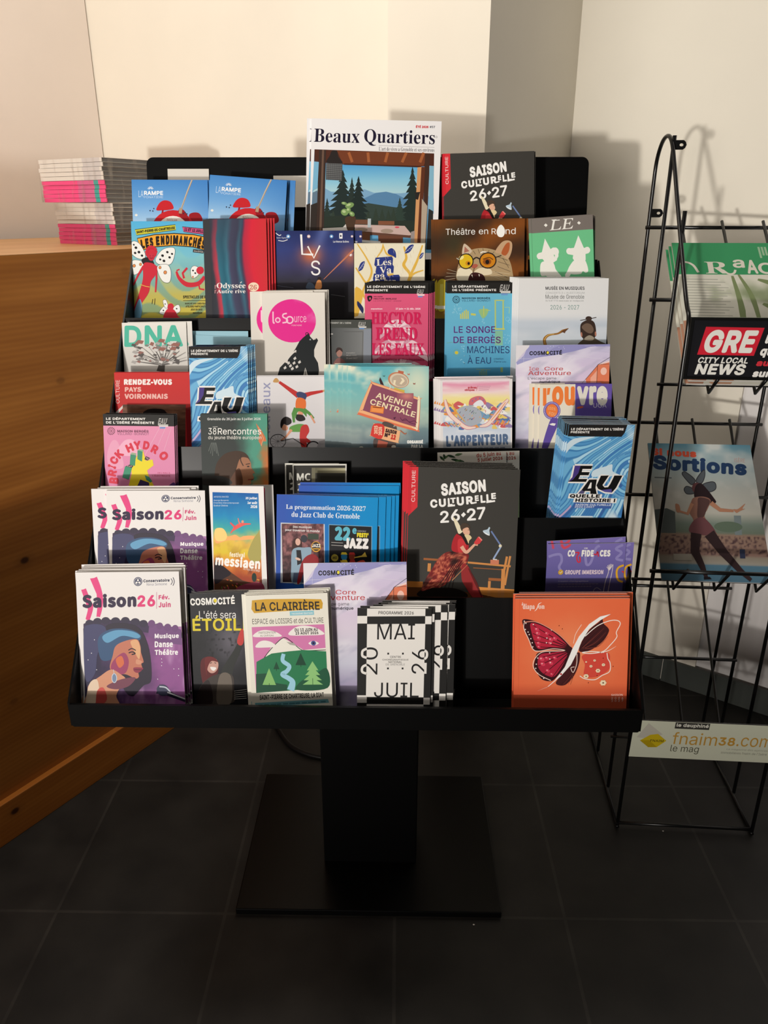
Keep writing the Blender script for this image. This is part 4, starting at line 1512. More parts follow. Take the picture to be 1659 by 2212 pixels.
def art_confidences():
    A = Art((98, 92, 156)).quad((495, 1515), (1315, 1503), (1298, 2050), (530, 2050), 0.79)
    A.page(30, 30, lambda U, V: mixc((122, 110, 176), (84, 82, 140), V * 1.2))
    sq = (142, 134, 190)
    for pts in ([(520, 1640), (580, 1620), (640, 1620), (660, 1680), (640, 1740), (660, 1780)], [(1280, 1520), (1210, 1560), (1270, 1600), (1220, 1660), (1290, 1680)], [(900, 1640), (920, 1720), (960, 1700), (1000, 1560), (1040, 1530)]):
        A.line(pts, 26, sq, True)
    A.line([(545, 1512), (560, 1560)], 24, (198, 78, 104))
    A.line([(640, 1515), (670, 1550), (720, 1530), (730, 1505)], 26, (204, 76, 96), True)
    A.text('CIE', 880, 1548, 916, 1562, WHITE, 's', 0.02)
    A.text('CO', 714, 1572, 788, 1640, WHITE, 'c', 0.03)
    A.text('FIDE', 858, 1572, 984, 1640, WHITE, 'c', 0.03)
    A.text('CES', 1046, 1572, 1156, 1640, WHITE, 'c', 0.03)
    A.line([(792, 1600), (830, 1600), (812, 1640), (826, 1690), (850, 1690), (840, 1640)], 14, (206, 50, 70), True)
    A.line([(985, 1612), (1010, 1620), (1022, 1590), (1034, 1640)], 14, (196, 52, 76), True)
    A.ell(662, 1798, 26, 26, (204, 160, 52))
    A.line([(650, 1796), (660, 1808), (676, 1788)], 5, WHITE)
    A.text('GROUPE IMMERSION', 706, 1776, 1096, 1822, (226, 206, 214), 'c', 0.02)
    for s_, y, x1, c in (('Saison 2026-2027', 1855, 860, (130, 122, 160)), ('Création chorégraphique', 1884, 952, (186, 180, 206)), ):
        A.text(s_, 646, y, x1, y + 18, c, 's', 0.0)
    for y, x1 in ((1922, 1060), (1948, 992)):
        for k in range(12):
            xa = 646 + (x1 - 646) * k / 12
            A.line([(xa, y), (xa + (x1 - 646) / 12 * 0.8, y)], 9, (134, 128, 164))
    A.rect(640, 2002, 942, 2045, (140, 24, 48))
    A.text('Audition rencontre', 654, 2010, 934, 2036, (220, 150, 160), 'c', 0.02)
    sk = (206, 196, 200)
    A.line([(1110, 2026), (1124, 1900), (1150, 1790), (1128, 1745)], 7, sk, True)
    A.line([(1152, 2050), (1170, 1900), (1186, 1790), (1190, 1720)], 7, sk, True)
    for x in (1136, 1150, 1164, 1178, 1190):
        A.line([(1156, 1780), (x, 1712 + abs(x - 1170) * 0.5)], 6, (220, 210, 210))
    A.line([(1040, 2045), (1010, 2000), (1040, 1962), (1088, 1990)], 6, (180, 172, 186), True)
    A.line([(1300, 1730), (1250, 1752), (1232, 1800), (1250, 1880), (1300, 1905)], 20, (222, 168, 44), True)
    A.line([(1285, 1790), (1310, 1810)], 14, (196, 60, 70))
    return A


def dept_header(A, x0, y0, x1, y1, l1, l2, box1, box2, logo):
    A.rect(x0, y0, x1, y1, (36, 34, 32))
    A.text(l1, *box1, WHITE, 's', 0.03)
    A.text(l2, *box2, WHITE, 's', 0.03)
    small_eau(A, *logo)


def art_brick():
    A = Art((224, 142, 176)).quad((8, 682), (494, 684), (512, 1172), (30, 1175), 0.625)
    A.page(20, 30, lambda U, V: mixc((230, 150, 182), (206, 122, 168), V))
    dept_header(A, 4, 676, 500, 762, 'LE DÉPARTEMENT', "DE L'ISÈRE PRÉSENTE", (30, 702, 300, 722), (30, 727, 360, 748), (386, 708, 70, 70))
    gear(A, 66, 798, 28, (120, 66, 84), 3)
    A.text('MAISON BERGÈS', 108, 786, 322, 806, (104, 52, 76), 's', 0.03)
    A.text('VILLARD-BONNOT', 108, 808, 326, 824, (120, 70, 96), 's', 0.0)
    lt = (236, 176, 200)
    A.poly([(40, 960), (70, 870), (110, 870), (140, 960), (150, 1050), (60, 1050)], (230, 162, 190), True)
    A.poly([(110, 960), (150, 870), (210, 855), (260, 900), (280, 960)], lt, True)
    for k in range(3):
        A.line([(400 + k * 40, 768), (300 + k * 60, 960)], 2.5, (236, 184, 206))
    rd = (212, 52, 74)
    for ch, x, y, w, h, a in (('B', 88, 1140, 44, 66, -84), ('R', 76, 1088, 44, 60, -78), ('I', 74, 1044, 18, 58, -70), ('C', 88, 1000, 48, 58, -60), ('K', 122, 956, 46, 58, -46), ('H', 194, 912, 48, 58, -24), ('Y', 246, 894, 48, 58, -8), ('D', 308, 894, 44, 58, 8), ('R', 366, 920, 44, 58, 26), ('O', 428, 964, 56, 60, 44)):
        A.text(ch, x - w / 2, y - h / 2, x + w / 2, y + h / 2, rd, 's', 0.055, a)
    yl, gn, nv = (232, 214, 40), (62, 144, 112), (60, 50, 92)
    A.poly([(230, 1000), (262, 928), (286, 930), (306, 1000), (352, 990), (360, 1030), (316, 1066), (330, 1110), (366, 1175), (190, 1175), (210, 1090), (206, 1060), (196, 1046)], yl, False)
    A.poly([(248, 928), (284, 934), (280, 1006), (248, 990)], gn)
    A.poly([(200, 956), (238, 962), (232, 1036), (196, 1030)], gn)
    A.poly([(164, 1040), (214, 1046), (190, 1132), (146, 1118)], gn)
    A.poly([(306, 968), (334, 980), (320, 998), (296, 990)], (70, 50, 60))
    A.poly([(200, 952), (210, 944), (240, 950), (238, 964)], (150, 176, 140))
    A.poly([(250, 926), (262, 920), (290, 926), (284, 938)], (150, 176, 140))
    A.poly([(168, 1040), (196, 1028), (222, 1036), (212, 1050)], (60, 48, 60))
    A.dots([(184, 1038), (196, 1040), (206, 1038), (312, 980), (320, 986)], 4, (210, 180, 170))
    A.poly([(270, 1130), (330, 1150), (332, 1175), (250, 1175)], nv)
    A.poly([(300, 1100), (330, 1110), (352, 1140), (340, 1150), (310, 1130)], gn)
    A.poly([(460, 1175), (496, 1146), (512, 1160), (512, 1185), (470, 1190)], (80, 54, 112), True)
    A.text("DE L'EAU À", 388, 1074, 474, 1086, (180, 60, 100), 's', 0.01)
    A.text("L'ÉLECTRICITÉ", 352, 1092, 474, 1106, (180, 60, 100), 's', 0.01)
    return A


def art_rencontres():
    A = Art((58, 64, 62)).quad((678, 682), (1140, 684), (1162, 1165), (700, 1170), 0.61)

    def pic(U, V):
        n = fbm(U * 4, V * 6, 3)
        n2 = fbm(U * 7, V * 9, 13)
        t = np.clip((U - 0.50 + (n - 0.5) * 0.35 + V * 0.05) * 3.2, 0, 1)
        c = mixc((54, 60, 58), (80, 150, 128), t)
        c = mixc(c, (196, 112, 56), np.clip((U - 0.78 + (n2 - 0.5) * 0.5 + (V - 0.5) * 0.5) * 4, 0, 1))
        return mixc(c, (40, 34, 30), np.clip((V - 0.62) * 5, 0, 0.35))
    A.page(70, 90, pic)
    A.poly([(1064, 746), (1100, 790), (1130, 840), (1140, 870), (1112, 872), (1110, 910), (1086, 870), (1090, 820)], (206, 116, 72), False)
    A.line([(1080, 770), (1120, 850), (1104, 900)], 4, (232, 168, 120))
    for k in range(6):
        A.line([(760 + k * 6, 880), (740 + k * 14, 940 + (k % 3) * 16)], 4, (106, 112, 108))
    A.text('Grenoble du 26 juin au 5 juillet 2026', 728, 708, 1096, 730, (226, 226, 222), 'c', 0.01)
    A.text('38', 736, 778, 792, 824, (240, 238, 232), 's', 0.0)
    A.text('Rencontres', 802, 780, 1102, 824, (240, 238, 232), 's', 0.005)
    A.line([(766, 772), (800, 770)], 3, (210, 208, 204))
    A.text('du jeune théâtre européen', 736, 832, 1106, 862, (226, 222, 214), 's', 0.005)
    # head looking right
    A.poly([(786, 1090), (800, 1020), (850, 960), (920, 938), (980, 944), (1020, 980), (1030, 1040), (960, 1060), (930, 1130), (900, 1170), (790, 1170)], (66, 46, 32), True)
    A.poly([(960, 990), (1010, 985), (1036, 1020), (1040, 1050), (1064, 1086), (1050, 1096), (1060, 1124), (1040, 1140), (1030, 1170), (890, 1170), (930, 1080)], (160, 110, 80), True)
    A.poly([(890, 1170), (920, 1090), (960, 1060), (980, 1170)], (96, 62, 44), True)
    A.line([(968, 960), (964, 1000), (984, 1040)], 7, (58, 38, 28), True)
    A.line([(1000, 1030), (1030, 1024)], 6, (60, 38, 30))
    A.ell(1018, 1044, 9, 5, (44, 30, 26))
    A.line([(1018, 1136), (1054, 1132)], 8, (128, 58, 50))
    A.poly([(700, 1110), (860, 1120), (900, 1170), (700, 1172)], (44, 42, 40), True)
    return A


def art_mc():
    A = Art((42, 40, 36)).quad((692, 150), (1115, 148), (1118, 380), (696, 380), 0.45)
    A.line([(694, 156), (1114, 153)], 12, (226, 224, 214))
    A.line([(697, 150), (700, 400)], 10, (196, 194, 184))
    A.rect(706, 172, 1108, 400, (46, 44, 40))
    A.text('MC', 726, 222, 832, 280, (214, 212, 202), 'm', 0.03)
    A.text('2:', 732, 300, 820, 360, (190, 188, 180), 'm', 0.03)
    A.rect(842, 180, 870, 400, (110, 106, 84))
    A.paint(870, 180, 1108, 220, 20, 6, lambda U, V: mixc((96, 92, 70), (180, 174, 140), U))
    A.rect(870, 222, 1104, 400, (52, 50, 42))
    A.rect(1104, 150, 1114, 400, (206, 204, 196))
    return A


def art_juin():
    A = Art((214, 208, 196)).quad((415, 85), (1140, 70), (1140, 190), (420, 190), 0.14)
    gn, gn2 = (44, 66, 46), (84, 110, 74)
    for x, y, a, l in ((440, 120, 40, 70), (470, 150, -30, 80), (520, 110, 15, 90), (560, 150, 10, 110), (600, 110, -10, 80), (480, 100, 70, 50), (640, 170, 5, 60), (600, 180, -20, 70)):
        c, s = math.cos(R(a)), math.sin(R(a))
        A.poly([(x, y), (x + l * 0.4 * c - 12 * s, y + l * 0.4 * s + 12 * c), (x + l * c, y + l * s), (x + l * 0.4 * c + 12 * s, y + l * 0.4 * s - 12 * c)], gn if a > 0 else gn2, True)
    A.text('du 5 juin au', 826, 82, 1084, 134, (166, 66, 52), 's', 0.02, -5)
    A.text('5 juillet 2026', 840, 134, 1102, 180, (166, 66, 52), 's', 0.02, -4)
    A.rect(420, 300, 1140, 880, (150, 172, 130))
    return A


def art_eau():
    A = Art((120, 180, 220)).quad((390, 255), (1360, 258), (1072, 1630), (118, 1632), 0.81)

    def flow(U, V):
        w = fbm(U * 2.2 + 3, V * 2.6, 4, 3)
        f1 = V * 1.25 + 0.55 * U - 0.22 * np.sin(3.4 * U + 2.2 * V) + 0.16 * np.sin(6.2 * V - 1.2 * U) + (w - 0.5) * 0.10
        d2 = np.sqrt(((U - 1.06) / 0.62) ** 2 + ((V - 0.43) / 0.36) ** 2)
        sw = np.clip((0.62 - d2) * 9, 0, 1)
        f = f1 * (1 - sw) + (d2 * 0.62 + 0.02) * sw
        N_ = 19.0
        i = np.floor(f * N_)
        fr = f * N_ - i
        along = np.where(sw > 0.5, np.arctan2(V - 0.43, U - 1.06) * 1.2, U * 1.6 - V * 1.4)
        seg = np.floor(along * 0.9 + hash2(i, i * 0 + 3, 2) * 5)
        seg = np.where(hash2(i, i * 0 + 1, 9) > 0.55, seg, 0)
        h = hash2(i, seg, 5)
        pal = np.array([(112, 178, 218), (84, 152, 204), (146, 204, 232), (70, 128, 190), (176, 218, 238), (96, 164, 212), (120, 186, 222), (62, 104, 168), (196, 170, 206), (98, 176, 170)], float)
        k = np.minimum((h * 8.3).astype(int), 8)
        c = pal[k].T
        ln = np.clip((0.2 - np.minimum(fr, 1 - fr)) * 9, 0, 1)
        c = mixc(tuple(c), (58, 120, 176), ln * 0.85)
        # calm pale areas
        g = fbm(U * 1.6 + 0.4 + V * 0.7, V * 2.0 - U * 0.8 + 5, 8, 2)
        m_ = np.clip((g - 0.63) * 22, 0, 1)
        return mixc(c, (206, 226, 236), m_)
    A.page(210, 350, flow)
    A.poly([(230, 600), (300, 560), (420, 470), (560, 440), (760, 430), (560, 490), (420, 560), (300, 680), (200, 800)], (206, 226, 236), True)
    A.poly([(700, 920), (880, 860), (985, 830), (985, 930), (1080, 990), (800, 1010), (670, 1010)], (206, 226, 236), True)
    A.poly([(376, 256), (1246, 258), (1200, 370), (1150, 428), (340, 424)], (34, 32, 31))
    A.text("LE DÉPARTEMENT DE L'ISÈRE", 412, 296, 1190, 338, WHITE, 's', 0.03, 0, 0.2)
    A.text('PRÉSENTE', 402, 342, 684, 380, WHITE, 's', 0.03, 0, 0.2)
    eau_logo(A, 280, 850, 860)
    A.poly([(305, 1268), (806, 1276), (788, 1330), (1030, 1338), (1004, 1412), (350, 1404), (372, 1345), (278, 1342)], WHITE)
    A.text('QUELLE', 312, 1278, 774, 1336, (24, 23, 23), 's', 0.045, 0, 0.25)
    A.text('HISTOIRE !', 386, 1342, 1000, 1398, (24, 23, 23), 's', 0.045, 0, 0.25)
    A.poly([(366, 1412), (950, 1412), (920, 1496), (345, 1492)], (66, 100, 168))
    A.text('SAISON CULTURELLE', 384, 1424, 930, 1454, (226, 232, 240), 's', 0.02, 0, 0.25)
    A.text('2026→2027', 370, 1458, 672, 1486, (226, 232, 240), 's', 0.02, 0, 0.25)
    A.rect(300, 1616, 636, 1700, (214, 228, 234))
    return A


def art_rdv():
    A = Art((190, 42, 44)).quad((65, 398), (595, 397), (618, 915), (90, 915), 0.86)
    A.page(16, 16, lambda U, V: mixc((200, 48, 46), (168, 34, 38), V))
    A.vtext('CULTURE', 78, 448, 104, 608, (236, 210, 206), 's', 0.0)
    A.text('RENDEZ-VOUS', 134, 442, 466, 482, (240, 232, 228), 'c', 0.03)
    A.text('PAYS', 140, 496, 254, 530, (232, 180, 172), 'c', 0.025)
    A.text('VOIRONNAIS', 138, 542, 438, 578, (232, 180, 172), 'c', 0.025)
    A.poly([(78, 668), (126, 622), (140, 700), (140, 920), (84, 920)], (214, 200, 194))
    A.poly([(84, 690), (128, 640), (150, 915), (90, 930)], (168, 34, 38))
    A.paint(126, 616, 562, 930, 40, 40, lambda U, V: mixc(mixc((88, 56, 42), (150, 104, 80), np.clip((fbm(U * 5, V * 22, 6) - 0.3) * 2, 0, 1)), (44, 28, 24), np.clip(V * 1.3 - 0.2, 0, 0.8)))
    A.poly([(276, 680), (290, 655), (330, 645), (400, 648), (430, 672), (440, 690)], (30, 22, 22), True)
    A.poly([(562, 640), (606, 630), (618, 915), (575, 915)], (120, 22, 28))
    return A


def art_acro():
    A = Art((214, 210, 212)).quad((1067, 425), (1582, 424), (1590, 918), (1080, 918), 0.85)
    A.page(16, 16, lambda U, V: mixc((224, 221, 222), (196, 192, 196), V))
    A.vtext('Astreaux', 1100, 466, 1162, 860, (150, 152, 182), 's', 0.01)
    rd, org, gn = (188, 48, 46), (222, 112, 50), (84, 140, 66)
    sk, hr = (214, 150, 118), (34, 28, 28)
    # upper acrobat, upside down
    A.line([(1222, 462), (1290, 510), (1356, 556)], (18, 26, 38), rd)
    A.line([(1376, 560), (1440, 540), (1524, 524)], (38, 26, 16), rd)
    A.poly([(1180, 462), (1190, 440), (1206, 436), (1222, 456), (1210, 466)], (196, 150, 90), True)
    A.ell(1536, 522, 14, 8, (196, 150, 90))
    A.poly([(1340, 545), (1364, 528), (1410, 546), (1402, 585), (1370, 590)], (58, 66, 104), True)
    A.poly([(1346, 572), (1404, 586), (1398, 660), (1340, 650)], org, True)
    A.line([(1338, 640), (1320, 680), (1326, 740)], (26, 22, 16), gn)
    A.line([(1392, 650), (1430, 676), (1462, 712)], (26, 20, 14), gn)
    A.line([(1440, 690), (1470, 744)], 12, sk)
    A.ell(1370, 678, 18, 24, sk)
    A.poly([(1338, 690), (1352, 684), (1388, 690), (1404, 720), (1370, 732), (1342, 720)], hr, True)
    A.poly([(1330, 650), (1340, 640), (1400, 650), (1412, 700), (1380, 668), (1350, 668), (1336, 712)], gn, True)
    # lower acrobat riding
    A.poly([(1300, 770), (1360, 750), (1410, 762), (1400, 800), (1340, 806), (1300, 800)], (96, 150, 72), True)
    A.poly([(1376, 770), (1416, 756), (1432, 800), (1410, 850), (1420, 918), (1384, 918), (1366, 850)], rd, True)
    A.line([(1395, 850), (1440, 880)], (30, 20), rd)
    A.ell(1262, 776, 24, 20, sk, 30)
    A.poly([(1232, 760), (1240, 720), (1270, 700), (1304, 716), (1308, 744), (1280, 760), (1256, 752), (1240, 780)], hr, True)
    A.line([(1310, 790), (1274, 836), (1236, 866)], (18, 14, 12), sk)
    A.ring(1216, 870, 54, 48, 4, (40, 38, 40))
    for a in range(0, 180, 30):
        c, s = math.cos(R(a)), math.sin(R(a))
        A.line([(1216 - 54 * c, 870 - 48 * s), (1216 + 54 * c, 870 + 48 * s)], 1.2, (110, 108, 110))
    A.ring(1460, 912, 44, 40, 8, (34, 32, 34))
    A.line([(1236, 866), (1320, 850), (1400, 900)], 4, (50, 46, 48))
    A.poly([(1500, 870), (1590, 850), (1590, 930), (1480, 925)], (160, 156, 160))
    return A


def art_avenue():
    A = Art((120, 160, 160)).quad((372, 1025), (1265, 1022), (1262, 1965), (385, 1965), 0.82)

    def sky(U, V):
        n = fbm(U * 3.2 + 2, V * 6, 6)
        c = grad([(0, (96, 178, 190)), (0.3, (126, 186, 184)), (0.5, (150, 180, 170)), (0.65, (110, 134, 140)), (0.85, (84, 100, 112)), (1, (74, 84, 96))], V)
        c = mixc(c, (236, 232, 206), np.clip((n - 0.5) * 4.5, 0, 0.95) * np.clip(1.25 - V * 1.35, 0, 1))
        return mixc(c, (240, 232, 200), np.exp(-((U - 0.85) ** 2 / 0.05 + (V - 0.15) ** 2 / 0.05)) * 0.75)
    A.page(70, 80, sky)
    # round clock with a cap
    A.ell(918, 1178, 122, 88, (196, 130, 96), 15)
    A.ell(924, 1182, 108, 78, (214, 200, 176), 15)
    A.ell(930, 1186, 90, 64, (190, 172, 150), 15)
    A.poly([(862, 1180), (890, 1180), (880, 1226), (898, 1240), (858, 1232)], (236, 222, 190))
    A.poly([(940, 1150), (972, 1160), (990, 1190), (950, 1230), (930, 1220), (960, 1180)], (236, 222, 190))
    A.rect(912, 1074, 976, 1106, (190, 104, 76), 12)
    A.poly([(868, 1262), (990, 1296), (984, 1326), (872, 1306)], (206, 180, 80))
    # sign
    A.poly([(600, 1212), (640, 1206), (1140, 1380), (1168, 1410), (1150, 1740), (1110, 1766), (500, 1590), (466, 1540)], (226, 116, 80), True)
    A.poly([(604, 1216), (640, 1212), (1138, 1384), (1166, 1412), (1144, 1730), (1110, 1744), (506, 1562), (472, 1524)], (240, 178, 128), True)
    A.poly([(1140, 1386), (1164, 1410), (1142, 1732), (1110, 1744), (1070, 1720), (1120, 1700)], (240, 226, 190), True)
    A.poly([(614, 1240), (640, 1234), (1110, 1396), (1136, 1424), (1116, 1700), (1090, 1714), (540, 1536), (518, 1508)], (140, 76, 98), True)
    A.paint(900, 1330, 1090, 1440, 12, 10, lambda U, V: mixc((150, 84, 102), (206, 130, 120), np.exp(-((U - 0.6) ** 2 + (V - 0.3) ** 2) * 8)))
    A.text('AVENUE', 656, 1378, 1080, 1446, (240, 222, 182), 's', 0.02, 17)
    A.text('CENTRALE', 586, 1468, 1124, 1534, (240, 222, 182), 's', 0.02, 17)
    A.rect(598, 1480, 752, 1556, (228, 130, 60), 8)
    A.rect(612, 1506, 742, 1546, (240, 150, 80), 8)
    A.line([(626, 1488), (726, 1497)], 8, (100, 40, 30))
    A.line([(940, 1610), (960, 1640), (1000, 1626), (1040, 1660), (1100, 1650), (1130, 1676)], 6, (90, 34, 70), True)
    A.line([(960, 1650), (1010, 1640), (1050, 1670), (1120, 1690)], 5, (90, 34, 70), True)
    A.poly([(858, 1614), (890, 1604), (876, 1632)], (70, 26, 54))
    # small plate and post
    A.poly([(740, 1664), (860, 1690), (860, 1720), (900, 1730), (870, 1975), (660, 1975), (640, 1860), (720, 1840)], (88, 74, 70), True)
    A.poly([(690, 1870), (800, 1900), (780, 1975), (670, 1975)], (176, 92, 74))
    A.poly([(636, 1684), (650, 1680), (920, 1760), (938, 1784), (920, 1890), (900, 1904), (614, 1828), (600, 1806)], (238, 180, 132), True)
    A.poly([(640, 1686), (756, 1706), (726, 1856), (616, 1826), (604, 1800)], (214, 60, 52), True)
    A.vtext('2025', 640, 1704, 684, 1802, (240, 190, 160), 'c', 0.03)
    A.vtext('2026', 690, 1718, 734, 1818, (240, 190, 160), 'c', 0.03)
    A.text('SAISON', 770, 1748, 900, 1796, (60, 34, 34), 'c', 0.04, 12)
    A.text('N°', 762, 1790, 824, 1840, (60, 34, 34), 'c', 0.04, 10)
    A.text('12', 834, 1808, 890, 1868, (200, 52, 44), 'c', 0.04, 12)
    A.poly([(696, 1180), (706, 1146), (720, 1170), (734, 1200), (752, 1240), (712, 1226)], (60, 36, 40))
    A.line([(800, 1200), (826, 1250), (816, 1280)], 8, (230, 226, 210), True)
    for x, y, c in ((1034, 1112, (190, 80, 50)), (752, 1132, (70, 110, 100)), (1098, 1220, (150, 60, 40))):
        A.poly([(x - 14, y - 10), (x, y), (x + 14, y - 12), (x + 8, y + 12), (x, y + 4), (x - 10, y + 10)], c)
    A.line([(940, 1760), (990, 1800), (1010, 1790)], 12, (176, 100, 70), True)
    A.text('ORGANISÉ', 1018, 1866, 1200, 1914, (236, 236, 230), 'c', 0.035)
    A.text('PAR LA', 1066, 1926, 1200, 1966, (236, 236, 230), 'c', 0.035)
    A.ell(496, 1960, 24, 14, (216, 212, 196))
    A.ell(866, 1950, 26, 18, (222, 216, 204))
    return A


def art_arpenteur():
    A = Art((230, 226, 224)).quad((105, 765), (645, 753), (630, 1262), (105, 1262), 0.81)

    def pic(U, V):
        n = fbm(U * 3, V * 22, 5)
        c = grad([(0, (236, 226, 228)), (0.05, (226, 150, 176)), (0.14, (240, 214, 214)), (0.22, (240, 226, 150)), (0.34, (240, 210, 120)), (0.42, (206, 220, 232)), (0.55, (196, 206, 220)), (0.65, (206, 214, 226)), (0.72, (196, 200, 206)), (1, (150, 154, 168))], V + (n - 0.5) * 0.05)
        return mixc(c, (242, 238, 232), np.clip((n - 0.55) * 2.0, 0, 0.5))
    A.page(40, 90, pic)
    A.rect(92, 740, 124, 1275, (228, 224, 222))
    A.rect(622, 740, 660, 1275, (228, 224, 222))
    rng = random.Random(4)
    for k in range(90):
        x, y = 140 + rng.random() * 480, 930 + rng.random() * 180
        w = 16 + rng.random() * 26
        A.poly([(x - w, y + 14), (x - w * 0.3, y - 12 - rng.random() * 8), (x + w * 0.4, y - 4), (x + w, y + 16)], [(86, 120, 170), (226, 150, 80), (206, 96, 96), (120, 160, 190), (230, 200, 110), (240, 236, 230), (150, 130, 170)][k % 7], True)
    A.poly([(230, 985), (300, 950), (390, 975), (410, 1060), (330, 1100), (250, 1070)], (170, 176, 186), True)
    for k in range(60):
        x, y = 236 + rng.random() * 330, 965 + rng.random() * 100
        A.line([(x, y), (x + 8, y - 6 - rng.random() * 8)], 3.5, [(66, 72, 110), (206, 96, 70), (226, 170, 80), (96, 130, 100), (60, 60, 70)][k % 5])
    A.poly([(318, 940), (330, 900), (380, 880), (420, 886), (446, 920), (440, 942), (390, 930), (350, 945)], (206, 110, 120), True)
    A.poly([(350, 944), (380, 915), (410, 910), (430, 940), (400, 952)], (230, 232, 236), True)
    A.dots([(345, 915), (370, 900), (400, 895), (425, 910)], 5, (110, 120, 170))
    for pts in ([(140, 905), (170, 1000), (240, 1070), (300, 1110), (366, 1108)], [(610, 905), (560, 960), (500, 1040), (450, 1090), (394, 1102)]):
        A.line(pts, (20, 34, 34, 30, 14), (196, 110, 140), True)
        A.line(pts, (14, 27, 27, 23, 9), (240, 214, 200), True)
    A.line([(195, 930), (220, 990), (290, 1070)], (4, 9, 4), (232, 170, 70), True)
    A.line([(590, 925), (540, 990), (480, 1060)], (4, 8, 4), (232, 150, 90), True)
    for k in range(8):
        A.line([(130 + k * 12, 1070 + (k % 3) * 8), (150 + k * 12, 1092 + (k % 2) * 10), (170 + k * 12, 1080)], 6, [(96, 140, 180), (230, 180, 90), (214, 120, 110)][k % 3])
        A.line([(500 + k * 14, 1080 + (k % 3) * 10), (516 + k * 14, 1060)], 8, [(110, 150, 190), (230, 160, 90), (206, 130, 150)][k % 3])
    A.text('scènes', 312, 806, 378, 826, (186, 52, 70), 'c', 0.03)
    A.text('obliques', 288, 826, 362, 846, (186, 52, 70), 'c', 0.03)
    A.line([(376, 840), (388, 804)], 3, (190, 90, 110))
    for y in (810, 822, 836):
        A.line([(392, y), (484 - (y - 810) * 0.6, y - 3)], 5, (206, 150, 170))
    A.text("L'ARPENTEUR", 146, 1160, 604, 1246, (84, 106, 138), 'c', 0.03, -1)
    for k in range(9):
        A.line([(222 + k * 40, 1264), (252 + k * 40 + (k % 3) * 3, 1263)], 9, (104, 110, 122))
    return A


def art_ouvre():
    A = Art((230, 222, 204)).quad((865, 795), (1403, 790), (1392, 1258), (858, 1258), 0.79)
    A.poly([(1130, 780), (1420, 780), (1420, 1300), (1126, 1300)], (104, 84, 164))
    og = (238, 128, 62)
    A.rect(888, 822, 914, 950, og)
    A.poly([(920, 822), (944, 820), (936, 868), (918, 872)], og)
    A.text('ou', 956, 808, 1126, 950, og, 's', 0.05)
    A.text('vre', 1142, 806, 1370, 948, (226, 220, 208), 's', 0.05)
    A.text('UGA', 1264, 930, 1362, 964, (216, 210, 226), 's', 0.0)
    A.ell(955, 985, 64, 66, (104, 84, 164))
    A.ring(955, 985, 58, 60, 3, (176, 164, 214))
    A.ell(955, 985, 44, 48, og)
    A.text('100%', 926, 958, 984, 982, (240, 170, 120), 's', 0.03, 10)
    A.text('FOU', 932, 996, 986, 1022, (240, 170, 120), 's', 0.03, 10)
    A.dots([(955 + 53 * math.cos(R(a)), 985 + 55 * math.sin(R(a))) for a in range(180, 540, 12)], 3, (226, 216, 236))
    A.poly([(940, 1060), (980, 1040), (1010, 1060), (960, 1180), (920, 1262), (880, 1262)], (98, 78, 158), True)
    A.poly([(935, 1084), (960, 1076), (985, 1080), (975, 1096), (950, 1092)], (236, 232, 226))
    A.ell(1165, 962, 26, 8, (206, 96, 70), -10)
    return A


def art_dna():
    A = Art((220, 216, 208)).quad((138, 55), (580, 48), (590, 390), (162, 392), 0.66)
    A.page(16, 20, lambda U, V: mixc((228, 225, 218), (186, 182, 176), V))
    tl = (82, 182, 158)
    A.text('D', 158, 74, 274, 220, tl, 's', 0.03)
    A.text('N', 296, 72, 414, 218, tl, 's', 0.03)
    A.text('A', 426, 70, 558, 218, tl, 's', 0.03)
    rng = random.Random(9)
    gy = [(90, 86, 84), (130, 126, 122), (170, 166, 162), (206, 202, 198), (146, 104, 96)]
    A.line([(405, 392), (415, 340), (430, 300)], (56, 40, 20), (84, 80, 76), True)
    for k in range(16):
        a = R(-170 + k * 10.5)
        A.line([(415, 345), (415 + 90 * math.cos(a), 345 + 70 * math.sin(a)), (405 + (150 + 40 * rng.random()) * math.cos(a) * 1.15, 340 + (120 + 40 * rng.random()) * math.sin(a))], (12, 7, 3), gy[k % 3], True)
    for k in range(70):
        x, y = 215 + rng.random() * 320, 195 + rng.random() * 140
        w = 6 + rng.random() * 16
        A.poly([(x - w, y), (x - w * 0.4, y - w * 0.7), (x + w, y - w * 0.3), (x + w * 0.5, y + w * 0.6)], gy[rng.randrange(5)])
    for x, y, w in ((262, 186, 30), (410, 178, 26), (504, 206, 34), (490, 232, 24), (412, 236, 22), (345, 200, 16)):
        A.poly([(x - w, y + 6), (x - w * 0.3, y - 14), (x + w, y - 8), (x + w * 0.6, y + 14)], (150, 102, 92))
    return A


def art_dixit():
    A = Art((150, 192, 206)).quad((622, 138), (1030, 152), (1030, 212), (624, 214), 0.45)
    A.text('DIXIT DOMINUS', 728, 176, 950, 206, (52, 62, 74), 'serif', -0.006, 1)
    return A


